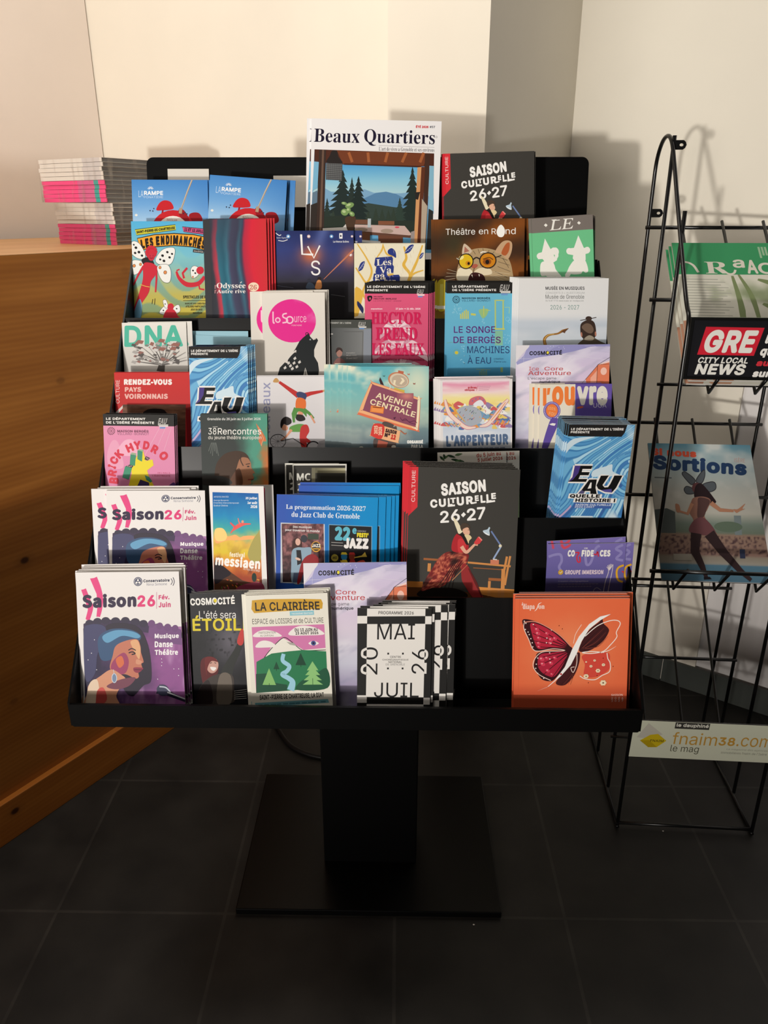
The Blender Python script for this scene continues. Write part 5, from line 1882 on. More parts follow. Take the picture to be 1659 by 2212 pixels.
def art_source():
    A = Art((222, 216, 206)).quad((5, 1455), (545, 1462), (568, 2300), (30, 2300), 0.96)
    A.page(20, 30, lambda U, V: mixc((228, 222, 212), (206, 200, 192), V))

    # drawn on a 137 x 229 page
    A.q, A.vis = [np.array(p, float) for p in ((0, 0), (137, 0), (137, 229), (0, 229))], 1.0

    def moon(U, V):
        n = fbm(U * 5, V * 5, 4)
        return mixc((226, 44, 142), (236, 170, 204), np.clip((n - 0.5) * 2.5 + (U - 0.72) * 2.2 - V * 0.5, 0, 1))
    n_ = 40
    P, C, F = [(65, 60)], [], []
    rr = 8
    for r_ in range(1, rr + 1):
        for k in range(n_):
            a = 2 * math.pi * k / n_
            P.append((65 + 52 * r_ / rr * math.cos(a), 60 + 46 * r_ / rr * math.sin(a)))
    P = np.array(P, float)
    U, V = (P[:, 0] - 13) / 104, (P[:, 1] - 14) / 92
    C = np.stack(moon(U, V), 1)
    F = [(0, 1 + k, 1 + (k + 1) % n_) for k in range(n_)]
    for r_ in range(rr - 1):
        F += [(1 + r_ * n_ + k, 1 + (r_ + 1) * n_ + k, 1 + (r_ + 1) * n_ + (k + 1) % n_, 1 + r_ * n_ + (k + 1) % n_) for k in range(n_)]
    A.layer([tuple(x) for x in A.uv(P)], F, [tuple(x) for x in C])
    lt = (242, 196, 214)
    A.line([(24, 40), (24, 62), (27, 64)], 3, lt, True)
    A.ell(34, 58, 6, 6, lt)
    A.ell(34, 58, 3.4, 3.4, (226, 60, 148))
    A.line([(54, 44), (46, 46), (46, 52), (54, 56), (54, 62), (44, 64)], 3, lt, True)
    A.ring(60, 58, 7, 7, 3, lt)
    A.text('urce', 70, 50, 96, 63, (240, 186, 208), 's', 0.0)
    A.text('FONTAINE', 64, 68, 86, 71, (240, 200, 214), 's', 0.0)
    # howling wolf
    bk = (28, 32, 34)
    A.poly([(31, 176), (36, 160), (46, 150), (60, 136), (72, 118), (80, 104), (88, 96), (97, 89), (101, 86), (104, 94), (110, 100), (118, 97), (121, 102), (116, 112), (112, 122), (112, 136), (120, 150), (122, 166), (120, 178), (100, 180), (60, 180), (34, 179)], bk, False)
    A.poly([(46, 142), (54, 138), (72, 122), (70, 134), (60, 146), (50, 150)], (214, 208, 200), True)
    A.poly([(54, 144), (66, 130), (72, 128), (68, 142), (58, 150)], bk, True)
    for x, y in ((56, 156), (64, 150), (70, 158), (60, 162), (76, 148), (52, 150), (66, 140), (44, 160)):
        A.poly([(x, y), (x + 5, y - 4), (x + 7, y + 1), (x + 2, y + 4)], (206, 202, 196))
    for k in range(9):
        A.poly([(32 + k * 4, 181), (34 + k * 4, 171 - (k % 3) * 3), (36 + k * 4, 181)], bk)
    A.poly([(86, 181), (92, 160), (99, 181)], (190, 186, 178))
    A.line([(92, 164), (92, 181)], 1, bk)
    A.dots([(104, 100)], 2, (150, 156, 156))
    A.line([(110, 100), (116, 98)], 2.5, (206, 200, 192))
    A.ring(97, 88, 3, 3, 1.4, bk)
    return A


def art_greyflyer():
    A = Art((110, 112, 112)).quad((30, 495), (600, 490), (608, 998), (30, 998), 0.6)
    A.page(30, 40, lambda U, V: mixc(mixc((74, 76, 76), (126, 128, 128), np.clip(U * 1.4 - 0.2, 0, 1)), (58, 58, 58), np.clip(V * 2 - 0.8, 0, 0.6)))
    A.rect(30, 488, 605, 580, (72, 74, 70))
    A.text("LE DÉPARTEMENT DE L'ISÈRE", -150 + 200, 514, 384, 536, (196, 196, 190), 's', 0.02)
    small_eau(A, 460, 516, 88, 76)
    A.poly([(520, 590), (604, 590), (608, 1010), (520, 1010)], (136, 142, 152))
    A.line([(512, 618), (506, 1000)], 5, (88, 88, 88))
    A.line([(300, 620), (512, 618)], 5, (90, 90, 90))
    A.text('exposition', 332, 842, 428, 856, (190, 186, 182), 's', 0.0)
    A.text('10 juin 2026', 332, 868, 444, 884, (190, 186, 182), 's', 0.0)
    A.text('25 avril 2027', 332, 898, 454, 914, (190, 186, 182), 's', 0.0)
    A.ell(256, 850, 32, 44, (164, 120, 108))
    A.poly([(190, 1000), (210, 930), (256, 900), (310, 930), (340, 1000)], (130, 88, 84), True)
    A.poly([(216, 850), (226, 800), (256, 790), (286, 806), (290, 840), (256, 816)], (60, 44, 42), True)
    A.rect(140, 640, 186, 652, (196, 192, 188))
    A.rect(140, 680, 166, 692, (170, 168, 164))
    return A


def art_hector():
    A = Art((222, 86, 124)).quad((525, 55), (1262, 52), (1258, 1005), (525, 1005), 0.72)
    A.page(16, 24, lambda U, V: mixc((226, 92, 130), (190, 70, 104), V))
    dept_header(A, 515, 40, 1275, 180, "LE DÉPARTEMENT DE L'ISÈRE", 'PRÉSENTE', (552, 84, 1222, 114), (552, 124, 792, 154), (1126, 130, 88, 90))
    A.poly([(556, 210), (606, 206), (608, 240), (580, 270), (560, 256)], (30, 24, 26), True)
    A.ell(586, 236, 10, 14, (214, 84, 120))
    A.text('MUSÉE', 628, 206, 732, 220, (46, 24, 34), 's', 0.03)
    A.text('HECTOR-BERLIOZ', 628, 230, 892, 246, (46, 24, 34), 's', 0.03)
    A.text('LA CÔTE SAINT-ANDRÉ', 628, 254, 948, 268, (110, 40, 66), 's', 0.0)
    A.text('exposition', 596, 344, 728, 364, (246, 220, 228), 'c', 0.02)
    A.text('27 juin → 31 déc. 2026', 882, 338, 1168, 366, (246, 220, 228), 'c', 0.02)

    def dome(cx, y0, rx, ry, c1, c2):
        n = 14
        for k in range(n):
            a0, a1 = math.pi * (1 + k / n), math.pi * (1 + (k + 1) / n)
            p = [(cx + rx * math.cos(a0), y0 + ry * math.sin(a0)), (cx + rx * math.cos((a0 + a1) / 2), y0 + ry * math.sin((a0 + a1) / 2)), (cx + rx * math.cos(a1), y0 + ry * math.sin(a1)), (cx + rx * 0.16 * math.cos(a1), y0 - ry * 0.98 + ry * 0.4), (cx + rx * 0.16 * math.cos(a0), y0 - ry * 0.98 + ry * 0.4)]
            A.poly(p, c1 if k % 2 else c2)
    dome(930, 960, 330, 280, (232, 196, 206), (206, 150, 168))
    dome(900, 700, 200, 226, (236, 206, 214), (212, 160, 176))
    dome(930, 1200, 380, 270, (220, 180, 192), (190, 130, 150))
    A.rect(820, 690, 1000, 720, (200, 80, 114))
    rd = (206, 28, 84)
    for s_, x0, y0, x1, y1 in (('HECTOR', 598, 388, 1182, 528), ('PREND', 652, 566, 1132, 712), ('LES EAUX', 606, 744, 1208, 888)):
        A.text(s_, x0, y0, x1, y1, rd, 'serif', 0.012)
    A.text('Entre thermalisme et divertissements', 600, 918, 1212, 944, (150, 30, 66), 's', 0.012)
    return A


def art_songe():
    A = Art((70, 156, 190)).quad((245, 1130), (790, 1130), (770, 1890), (228, 1890), 0.81)
    A.page(24, 40, lambda U, V: mixc(grad([(0, (106, 184, 212)), (0.5, (96, 172, 206)), (0.8, (56, 130, 170)), (1, (44, 110, 146))], V), (126, 196, 216), fbm(U * 3, V * 4, 6) * 0.3))
    dept_header(A, 235, 1118, 800, 1218, 'LE DÉPARTEMENT', "DE L'ISÈRE PRÉSENTE", (290, 1150, 584, 1172), (290, 1178, 648, 1200), (676, 1148, 88, 84))
    gear(A, 321, 1268, 32, (26, 60, 84), 3.4)
    A.text('MAISON BERGÈS', 368, 1246, 598, 1264, (24, 44, 70), 's', 0.03)
    A.text('VILLARD-BONNOT', 366, 1268, 602, 1284, (36, 66, 96), 's', 0.0)
    yl, lb = (198, 200, 96), (150, 206, 226)
    for k, h in enumerate((40, 52, 66, 74, 64)):
        A.rect(352 + k * 15, 1424 - h, 362 + k * 15, 1424, yl)
    A.line([(440, 1386), (480, 1390)], 16, yl)
    A.poly([(508, 1350), (580, 1344), (572, 1390), (540, 1420), (516, 1390)], (150, 190, 130), True)
    A.line([(545, 1320), (545, 1400)], 6, yl)
    A.line([(560, 1352), (600, 1356)], 4, yl)
    A.rect(632, 1270, 714, 1278, yl)
    for x in (640, 704):
        A.rect(x - 6, 1270, x + 6, 1500, (176, 196, 120))
    A.rect(630, 1500, 716, 1512, yl)
    A.line([(716, 1330), (756, 1330), (752, 1380)], 7, (150, 200, 170))
    A.rect(636, 1520, 700, 1640, (130, 186, 160))
    A.ell(320, 1700, 15, 14, (206, 190, 60))
    A.ring(320, 1700, 26, 26, 3, (110, 170, 150))
    for x, y, r in ((350, 1344, 14), (740, 1426, 16), (756, 1444, 12), (310, 1340, 6), (300, 1370, 6), (350, 1384, 5), (540, 1430, 6), (548, 1456, 5), (534, 1446, 4)):
        A.ring(x, y, r, r, 2.6, lb)
    rng = random.Random(3)
    A.dots([(290 + rng.random() * 60, 1300 + rng.random() * 90) for _ in range(10)] + [(700 + rng.random() * 60, 1550 + rng.random() * 120) for _ in range(14)] + [(350 + rng.random() * 40, 1640 + rng.random() * 150) for _ in range(16)], 4, lb)
    A.line([(240, 1620), (300, 1614), (400, 1626)], 3, (110, 170, 150))
    for k in range(5):
        A.rect(505 + k * 14, 1850 - (k % 3) * 8, 514 + k * 14, 1886, (110, 150, 130))
    A.line([(480, 1836), (600, 1840)], 3, (150, 170, 120))
    A.rect(680, 1820, 700, 1860, (130, 160, 110))
    vi = (92, 22, 110)
    A.text('LE SONGE', 300, 1484, 638, 1538, vi, 's', 0.008)
    A.text('DE BERGÈS', 296, 1554, 682, 1622, vi, 's', 0.008)
    A.text('MACHINES', 408, 1646, 754, 1704, (40, 54, 104), 's', -0.008)
    A.text('À EAU', 410, 1722, 602, 1790, (34, 52, 98), 's', -0.004)
    A.text('création', 626, 1742, 704, 1756, (36, 62, 96), 's', 0.0)
    A.text('Pierre Lou', 628, 1766, 726, 1780, (36, 62, 96), 's', 0.0)
    return A


def art_musee():
    A = Art((224, 225, 224)).quad((865, 1098), (1603, 1098), (1555, 1630), (842, 1630), 0.54)
    A.page(24, 40, lambda U, V: mixc(grad([(0, (226, 226, 225)), (0.30, (224, 225, 226)), (0.37, (190, 200, 212)), (0.42, (206, 212, 220)), (0.5, (196, 204, 212)), (1, (160, 164, 170))], V), (180, 192, 204), np.clip((noise(U * 4, V * 40, 3) - 0.6) * 2, 0, 1) * (V > 0.36)))
    A.text('MUSÉE EN MUSIQUES', 1080, 1158, 1400, 1192, (44, 42, 46), 's', 0.018)
    A.text("CONCERTS À L'AUDITORIUM", 1080, 1202, 1398, 1222, (170, 172, 172), 's', -0.004)
    A.text('Musée de Grenoble', 1078, 1228, 1394, 1262, (96, 98, 98), 's', -0.006)
    A.text('04 76 87 77 31 www.musee-en-musique.com', 1078, 1272, 1388, 1286, (110, 110, 110), 's', 0.0)
    A.text('2026 - 2027', 1116, 1312, 1350, 1348, (110, 146, 138), 's', -0.004)
    # head seen from behind, with a stick through the knot
    A.poly([(1352, 1540), (1356, 1470), (1390, 1440), (1430, 1430), (1466, 1450), (1478, 1500), (1474, 1560), (1440, 1600), (1390, 1600), (1362, 1570)], (58, 44, 38), True)
    A.poly([(1364, 1490), (1400, 1460), (1440, 1470), (1460, 1510), (1440, 1540), (1400, 1530)], (110, 90, 76), True)
    A.ell(1424, 1420, 26, 18, (64, 48, 42))
    A.line([(1354, 1436), (1486, 1412)], 6, (66, 54, 48))
    A.ell(1360, 1550, 7, 20, (176, 120, 100))
    A.ell(1474, 1545, 7, 20, (176, 120, 100))
    A.poly([(1336, 1640), (1370, 1590), (1410, 1560), (1450, 1570), (1500, 1600), (1560, 1640)], (84, 76, 64), True)
    A.poly([(1380, 1590), (1420, 1556), (1460, 1575), (1440, 1600)], (150, 140, 124), True)
    # bent gilded instrument neck
    A.line([(1066, 1640), (1060, 1590), (1086, 1560), (1120, 1550), (1170, 1542), (1210, 1520), (1256, 1500)], (26, 24, 20, 14, 14, 20, 3), (150, 104, 48), True)
    A.line([(1064, 1630), (1062, 1590), (1090, 1556), (1140, 1546)], 4, (226, 190, 110), True)
    A.poly([(1190, 1534), (1216, 1514), (1260, 1500), (1232, 1526), (1226, 1540), (1210, 1532)], (100, 66, 44))
    return A


def art_endim():
    A = Art((110, 186, 214)).quad((563, 395), (1079, 395), (1108, 955), (605, 955), 0.86)

    def bg(U, V):
        w = np.sin((V * 16 + np.sin(U * 7) * 1.4 + np.sin(U * 3 + V * 5) * 1.5) * 2.2)
        t = np.clip((w - 0.1) * 3, 0, 1)
        c = grad([(0, (84, 176, 220)), (0.3, (120, 190, 208)), (0.45, (150, 188, 170)), (0.65, (190, 178, 90)), (0.85, (196, 180, 70)), (1, (180, 168, 70))], V)
        d = grad([(0, (84, 176, 220)), (0.3, (130, 194, 200)), (0.45, (120, 176, 182)), (0.65, (136, 164, 132)), (0.85, (130, 150, 100)), (1, (120, 140, 96))], V)
        return mixc(c, d, t)
    A.page(80, 90, bg)
    A.poly([(590, 442), (846, 414), (850, 444), (602, 474)], (206, 200, 60))
    A.line([(590, 442), (846, 414), (850, 444), (602, 474)], 3, (40, 36, 30), False, True)
    A.text('SAINT-PIERRE-DE-CHARTREUSE', 600, 436, 844, 452, (36, 32, 28), 'c', 0.03, -6)
    A.poly([(890, 426), (1060, 440), (1066, 474), (900, 454)], (206, 84, 130))
    A.line([(890, 426), (1060, 440), (1066, 474), (900, 454)], 3, (40, 36, 30), False, True)
    A.text('11 ET 12 JUILLET', 904, 438, 1044, 456, (50, 26, 40), 'c', 0.03, 6)
    ban = [(606, 492), (720, 470), (840, 464), (960, 470), (1070, 490), (1066, 566), (960, 540), (840, 532), (720, 540), (632, 560)]
    A.poly(ban, (236, 166, 56))
    A.line(ban, 5, (36, 30, 26), False, True)
    for k, (ch, x, y, a) in enumerate((('L', 642, 524, -12), ('E', 670, 518, -10), ('S', 697, 513, -8), ('E', 737, 506, -6), ('N', 768, 503, -4), ('D', 800, 501, -2), ('I', 822, 501, 0), ('M', 850, 501, 1), ('A', 884, 503, 3), ('N', 914, 506, 4), ('C', 944, 509, 6), ('H', 973, 513, 8), ('É', 1002, 514, 10), ('S', 1028, 524, 12))):
        w = {'M': 32, 'I': 9}.get(ch, 23)
        h = 66 if ch == 'É' else 54
        A.text(ch, x - w / 2, y - h / 2, x + w / 2, y + h / 2, (40, 30, 24), 'c', 0.035, a)
    A.rect(962, 556, 1030, 574, (50, 48, 48), 6)
    A.text('2ème ÉDITION', 968, 560, 1026, 570, WHITE, 's', 0.0, 6)
    rd = (202, 44, 60)

    def wing(pts, spots, org):
        A.poly(pts, (236, 236, 232), True)
        A.line(pts, 2, (60, 60, 60), True, True)
        for x, y, r in spots:
            A.ell(x, y, r, r * 0.8, (30, 28, 30), 20)
        for x, y, r in org:
            A.ell(x, y, r, r, (50, 40, 40))
            A.ell(x, y, r * 0.8, r * 0.8, (222, 140, 80))
    wing([(576, 510), (620, 520), (660, 580), (650, 610), (600, 600), (560, 560)], [(600, 545, 9), (620, 570, 9), (596, 575, 8), (640, 590, 8), (586, 528, 6)], [])
    wing([(580, 620), (640, 622), (655, 650), (620, 690), (585, 695)], [], [(592, 648, 10), (632, 640, 9)])
    wing([(726, 610), (770, 555), (840, 545), (846, 590), (820, 640), (750, 640)], [(770, 590, 9), (800, 570, 8), (780, 620, 9), (815, 600, 8), (830, 580, 7), (756, 612, 7)], [])
    wing([(740, 650), (800, 640), (826, 680), (820, 740), (780, 740), (750, 700)], [], [(756, 658, 9), (790, 686, 11)])
    A.poly([(640, 610), (690, 600), (720, 640), (690, 650), (650, 640)], (44, 40, 42), True)
    A.ell(698, 574, 36, 34, rd)
    for a in range(0, 360, 30):
        A.ell(698 + 30 * math.cos(R(a)), 568 + 28 * math.sin(R(a)), 9, 9, rd)
    A.ell(700, 598, 20, 22, (196, 50, 66))
    A.line([(690, 602), (700, 606), (712, 602)], 3, (100, 16, 30))
    A.dots([(692, 592), (710, 592)], 2.5, (80, 14, 26))
    A.poly([(650, 640), (690, 630), (732, 650), (728, 700), (700, 740), (690, 800), (650, 860), (600, 930), (596, 900), (630, 800), (650, 720)], rd, True)
    A.line([(652, 650), (620, 700), (590, 760)], (16, 12, 9), rd)
    A.line([(730, 650), (736, 720), (732, 800)], (16, 12, 9), rd)
    A.line([(634, 755), (664, 765), (694, 770)], 3, (226, 206, 90))
    A.line([(860, 680), (880, 720), (930, 755), (1000, 750), (1040, 710)], (12, 20, 28, 26, 20), rd, True)
    A.line([(860, 676), (880, 668)], 8, rd)
    A.line([(910, 720), (900, 690), (928, 660)], 14, rd)
    wing([(950, 670), (970, 648), (1000, 660), (1000, 700), (960, 720)], [(965, 675, 6), (980, 690, 6)], [(965, 712, 6)])
    A.ell(1010, 674, 24, 22, rd)
    A.line([(1000, 740), (1010, 780), (1040, 785)], 10, rd)
    A.line([(716, 840), (712, 868)], 4, (70, 62, 30))
    A.line([(730, 836), (728, 872)], 4, (70, 62, 30))
    A.text('SPECTACLES DE RUE', 906, 818, 1072, 836, (60, 56, 30), 'c', 0.03)
    A.line([(908, 848), (1066, 848)], 3, (60, 56, 30))
    for k, (s_, x0) in enumerate((('MARCHÉ DES CRÉATEURS', 920), ('ATELIERS PARTICIPATIFS', 924), ('JEUX EN BOIS', 956), ('MANÈGE', 972))):
        A.text(s_, x0, 858 + k * 18, 1062 if k < 2 else 1030, 870 + k * 18, (70, 66, 34), 'c', 0.03)
    A.poly([(600, 920), (630, 840), (650, 880), (640, 960), (606, 960)], (110, 160, 190), True)
    wing([(760, 920), (790, 880), (816, 900), (812, 930)], [(785, 905, 5)], [])
    wing([(846, 890), (880, 872), (890, 910), (850, 930)], [(868, 895, 5)], [])
    wing([(780, 850), (800, 845), (815, 885), (795, 890)], [(795, 868, 4)], [])
    A.ell(830, 884, 20, 20, rd)
    A.poly([(806, 900), (850, 900), (880, 940), (900, 955), (790, 960)], rd, True)
    return A


def art_odyssee():
    A = Art((52, 56, 64)).quad((1012, 385), (1378, 383), (1393, 950), (1040, 950), 0.84)

    def drape(U, V):
        w = fbm(U * 2 + 4, V * 3, 5)
        x = U + (w - 0.5) * 0.12 + 0.04 * np.sin(V * 6)
        c = grad([(0, (44, 46, 52)), (0.14, (56, 58, 66)), (0.17, (150, 60, 76)), (0.22, (200, 60, 76)), (0.25, (50, 110, 130)), (0.34, (40, 96, 116)), (0.40, (60, 120, 140)), (0.46, (70, 70, 96)), (0.55, (60, 60, 84)), (0.60, (60, 110, 130)), (0.64, (60, 60, 84)), (0.68, (180, 44, 70)), (0.8, (214, 40, 60)), (1, (206, 50, 56))], x)
        c = mixc(c, (60, 62, 78), np.clip(0.6 - V * 1.4, 0, 1) * (U < 0.62))
        return mixc(c, (60, 66, 90), np.clip((V - 0.6) * 1.6, 0, 0.5) * (x > 0.3) * (x < 0.66))
    A.page(80, 80, drape)
    A.poly([(1005, 380), (1050, 380), (1078, 960), (1030, 960)], (58, 58, 62))
    A.text("l'", 1086, 760, 1096, 782, (226, 160, 160), 'serif', -0.003)
    A.text('Odyssée', 1098, 748, 1262, 788, (242, 236, 230), 'serif', -0.004)
    A.line([(1232, 750), (1240, 742)], 4, (242, 236, 230))
    A.text("l'", 1086, 788, 1096, 808, (226, 160, 160), 'serif', -0.003)
    A.text('Autre rive', 1100, 786, 1262, 808, (242, 236, 230), 'serif', -0.004)
    A.ell(1308, 772, 30, 26, (238, 216, 190))
    A.text('26', 1286, 760, 1326, 788, (190, 90, 80), 'serif', -0.003)
    return A


def art_lvs():
    A = Art((46, 50, 72)).quad((120, 975), (768, 973), (778, 1600), (98, 1600), 0.73)

    def stage(U, V):
        n = fbm(U * 3, V * 4, 9)
        c = grad([(0, (36, 46, 96)), (0.18, (48, 60, 120)), (0.34, (58, 56, 96)), (0.5, (46, 44, 52)), (0.64, (30, 29, 32)), (1, (24, 23, 25))], V)
        c = mixc(c, (130, 150, 214), np.exp(-((U - 0.62 + V * 0.5) ** 2 / 0.006)) * np.clip(0.5 - V, 0, 1) * 0.9)
        c = mixc(c, (216, 110, 60), np.exp(-((U - 0.46) ** 2 / 0.02 + (V - 0.23) ** 2 / 0.008)) * 0.85)
        c = mixc(c, (190, 110, 80), np.exp(-((U - 0.95) ** 2 / 0.01 + (V - 0.25) ** 2 / 0.008)) * 0.8)
        return mixc(c, (90, 100, 150), (n - 0.5) * 0.4)
    A.page(60, 60, stage)
    for x, y, r in ((234, 1020, 16), (402, 1020, 14), (588, 1020, 15), (756, 1020, 10), (746, 1170, 14)):
        A.ell(x, y, r, r, (96, 150, 206) if x in (234, 588) else (200, 170, 170))
        A.ell(x, y, r * 0.5, r * 0.5, (244, 244, 246))
    A.line([(520, 1370), (770, 1130)], (4, 16), (196, 120, 90))
    W_ = (240, 238, 236)
    A.line([(340, 1004), (344, 1164), (436, 1168)], 17, W_)
    A.line([(392, 1100), (440, 1196), (492, 1094)], 13, W_)
    A.text('S', 414, 1216, 492, 1338, W_, 's', 0.0)
    A.line([(130, 990), (160, 1012), (176, 1006)], 6, W_, True)
    A.text('Saint-Égrève', 138, 1022, 226, 1040, (214, 220, 232), 's', 0.0)
    A.line([(150, 1052), (190, 1058), (228, 1046)], 5, W_, True)
    A.rect(652, 994, 678, 1038, (240, 240, 240))
    A.ell(664, 1016, 6, 10, (60, 62, 80))
    A.text('La Vence Scène', 602, 1052, 730, 1070, (236, 236, 238), 'c', 0.01)
    A.ell(398, 1382, 18, 18, (44, 46, 60))
    A.poly([(370, 1445), (380, 1405), (400, 1396), (430, 1408), (442, 1445)], (70, 84, 104), True)
    A.ell(484, 1364, 18, 14, (40, 30, 30))
    A.poly([(446, 1445), (460, 1390), (480, 1374), (500, 1390), (498, 1445)], (206, 136, 80), True)
    A.line([(98, 1418), (260, 1440)], 3, (90, 92, 110))
    A.line([(580, 1496), (700, 1512)], 3, (100, 100, 104))
    return A


def art_vagabond():
    A = Art((232, 224, 198)).quad((778, 1078), (1350, 1078), (1352, 1670), (785, 1670), 0.79)
    A.page(20, 20, lambda U, V: mixc((236, 230, 208), (228, 220, 192), fbm(U * 4, V * 4, 2)))
    yl, nv = (222, 178, 74), (42, 56, 128)
    for pts, w in (([(800, 1080), (880, 1200), (920, 1300), (880, 1390), (830, 1330), (790, 1270)], 18), ([(1010, 1080), (1000, 1130), (960, 1190)], 14), ([(1010, 1090), (1040, 1160), (1100, 1180)], 14), ([(1180, 1100), (1200, 1190), (1180, 1250), (1230, 1320), (1216, 1375)], 26), ([(1330, 1090), (1290, 1210), (1240, 1320), (1216, 1375)], 22), ([(1340, 1290), (1260, 1320), (1230, 1375)], 16), ([(790, 1430), (830, 1470), (820, 1560), (800, 1660)], 40), ([(870, 1400), (850, 1480), (900, 1560)], 18)):
        A.line(pts, (w * 0.5, w, w * 0.6), yl, True)
    A.poly([(784, 1440), (806, 1430), (822, 1500), (810, 1660), (784, 1670)], yl)
    for x, y, a, l in ((1222, 1120, -40, 48), (836, 1258, -55, 46), (1322, 1174, -50, 30)):
        c, s = math.cos(R(a)), math.sin(R(a))
        A.poly([(x - l * c, y - l * s), (x - 0.3 * l * c - 0.45 * l * s, y - 0.3 * l * s + 0.45 * l * c), (x + l * c, y + l * s), (x + 0.3 * l * c + 0.42 * l * s, y + 0.3 * l * s - 0.42 * l * c)], nv, True)
        A.line([(x - l * c, y - l * s), (x + 0.8 * l * c, y + 0.8 * l * s)], 3, (206, 210, 226))
        for t in (-0.4, 0, 0.4):
            A.line([(x + t * l * c, y + t * l * s), (x + (t + 0.2) * l * c - 0.25 * l * s, y + (t + 0.2) * l * s + 0.25 * l * c)], 2, (206, 210, 226))
    A.poly([(1050, 1132), (1080, 1114), (1110, 1140), (1116, 1190), (1090, 1176), (1054, 1160)], nv, True)
    for x0, y0, x1, y1, a in ((940, 1184, 1092, 1260, -3), (950, 1250, 1100, 1320, -3), (930, 1312, 1046, 1372, -3), (928, 1330, 1150, 1420, -3)):
        A.poly([(x0 + 8, y0 + 6), (x1 - 10, y0 - 4), (x1, y0 + 12), (x1 - 4, y1 - 8), (x0 + 10, y1), (x0, y1 - 12)], nv, False)
    cr = (236, 230, 214)
    A.text('Les', 958, 1200, 1078, 1252, cr, 'serif', 0.0, -3)
    A.text('Va', 984, 1262, 1080, 1316, cr, 'serif', 0.0, -3)
    A.text('ga', 946, 1324, 1028, 1384, cr, 'serif', 0.0, -3)
    A.line([(1050, 1330), (1096, 1322)], 14, yl)
    A.text('bon', 1020, 1350, 1120, 1410, cr, 'serif', 0.0, 2)
    A.poly([(806, 1540), (830, 1560), (856, 1600), (850, 1640), (820, 1600), (804, 1570)], (36, 44, 90), True)
    rng = random.Random(2)
    for k in range(40):
        x, y = 850 + rng.random() * 420, 1090 + rng.random() * 250
        A.line([(x, y), (x + 6, y + 26)], 1.5, (206, 196, 170))
    return A


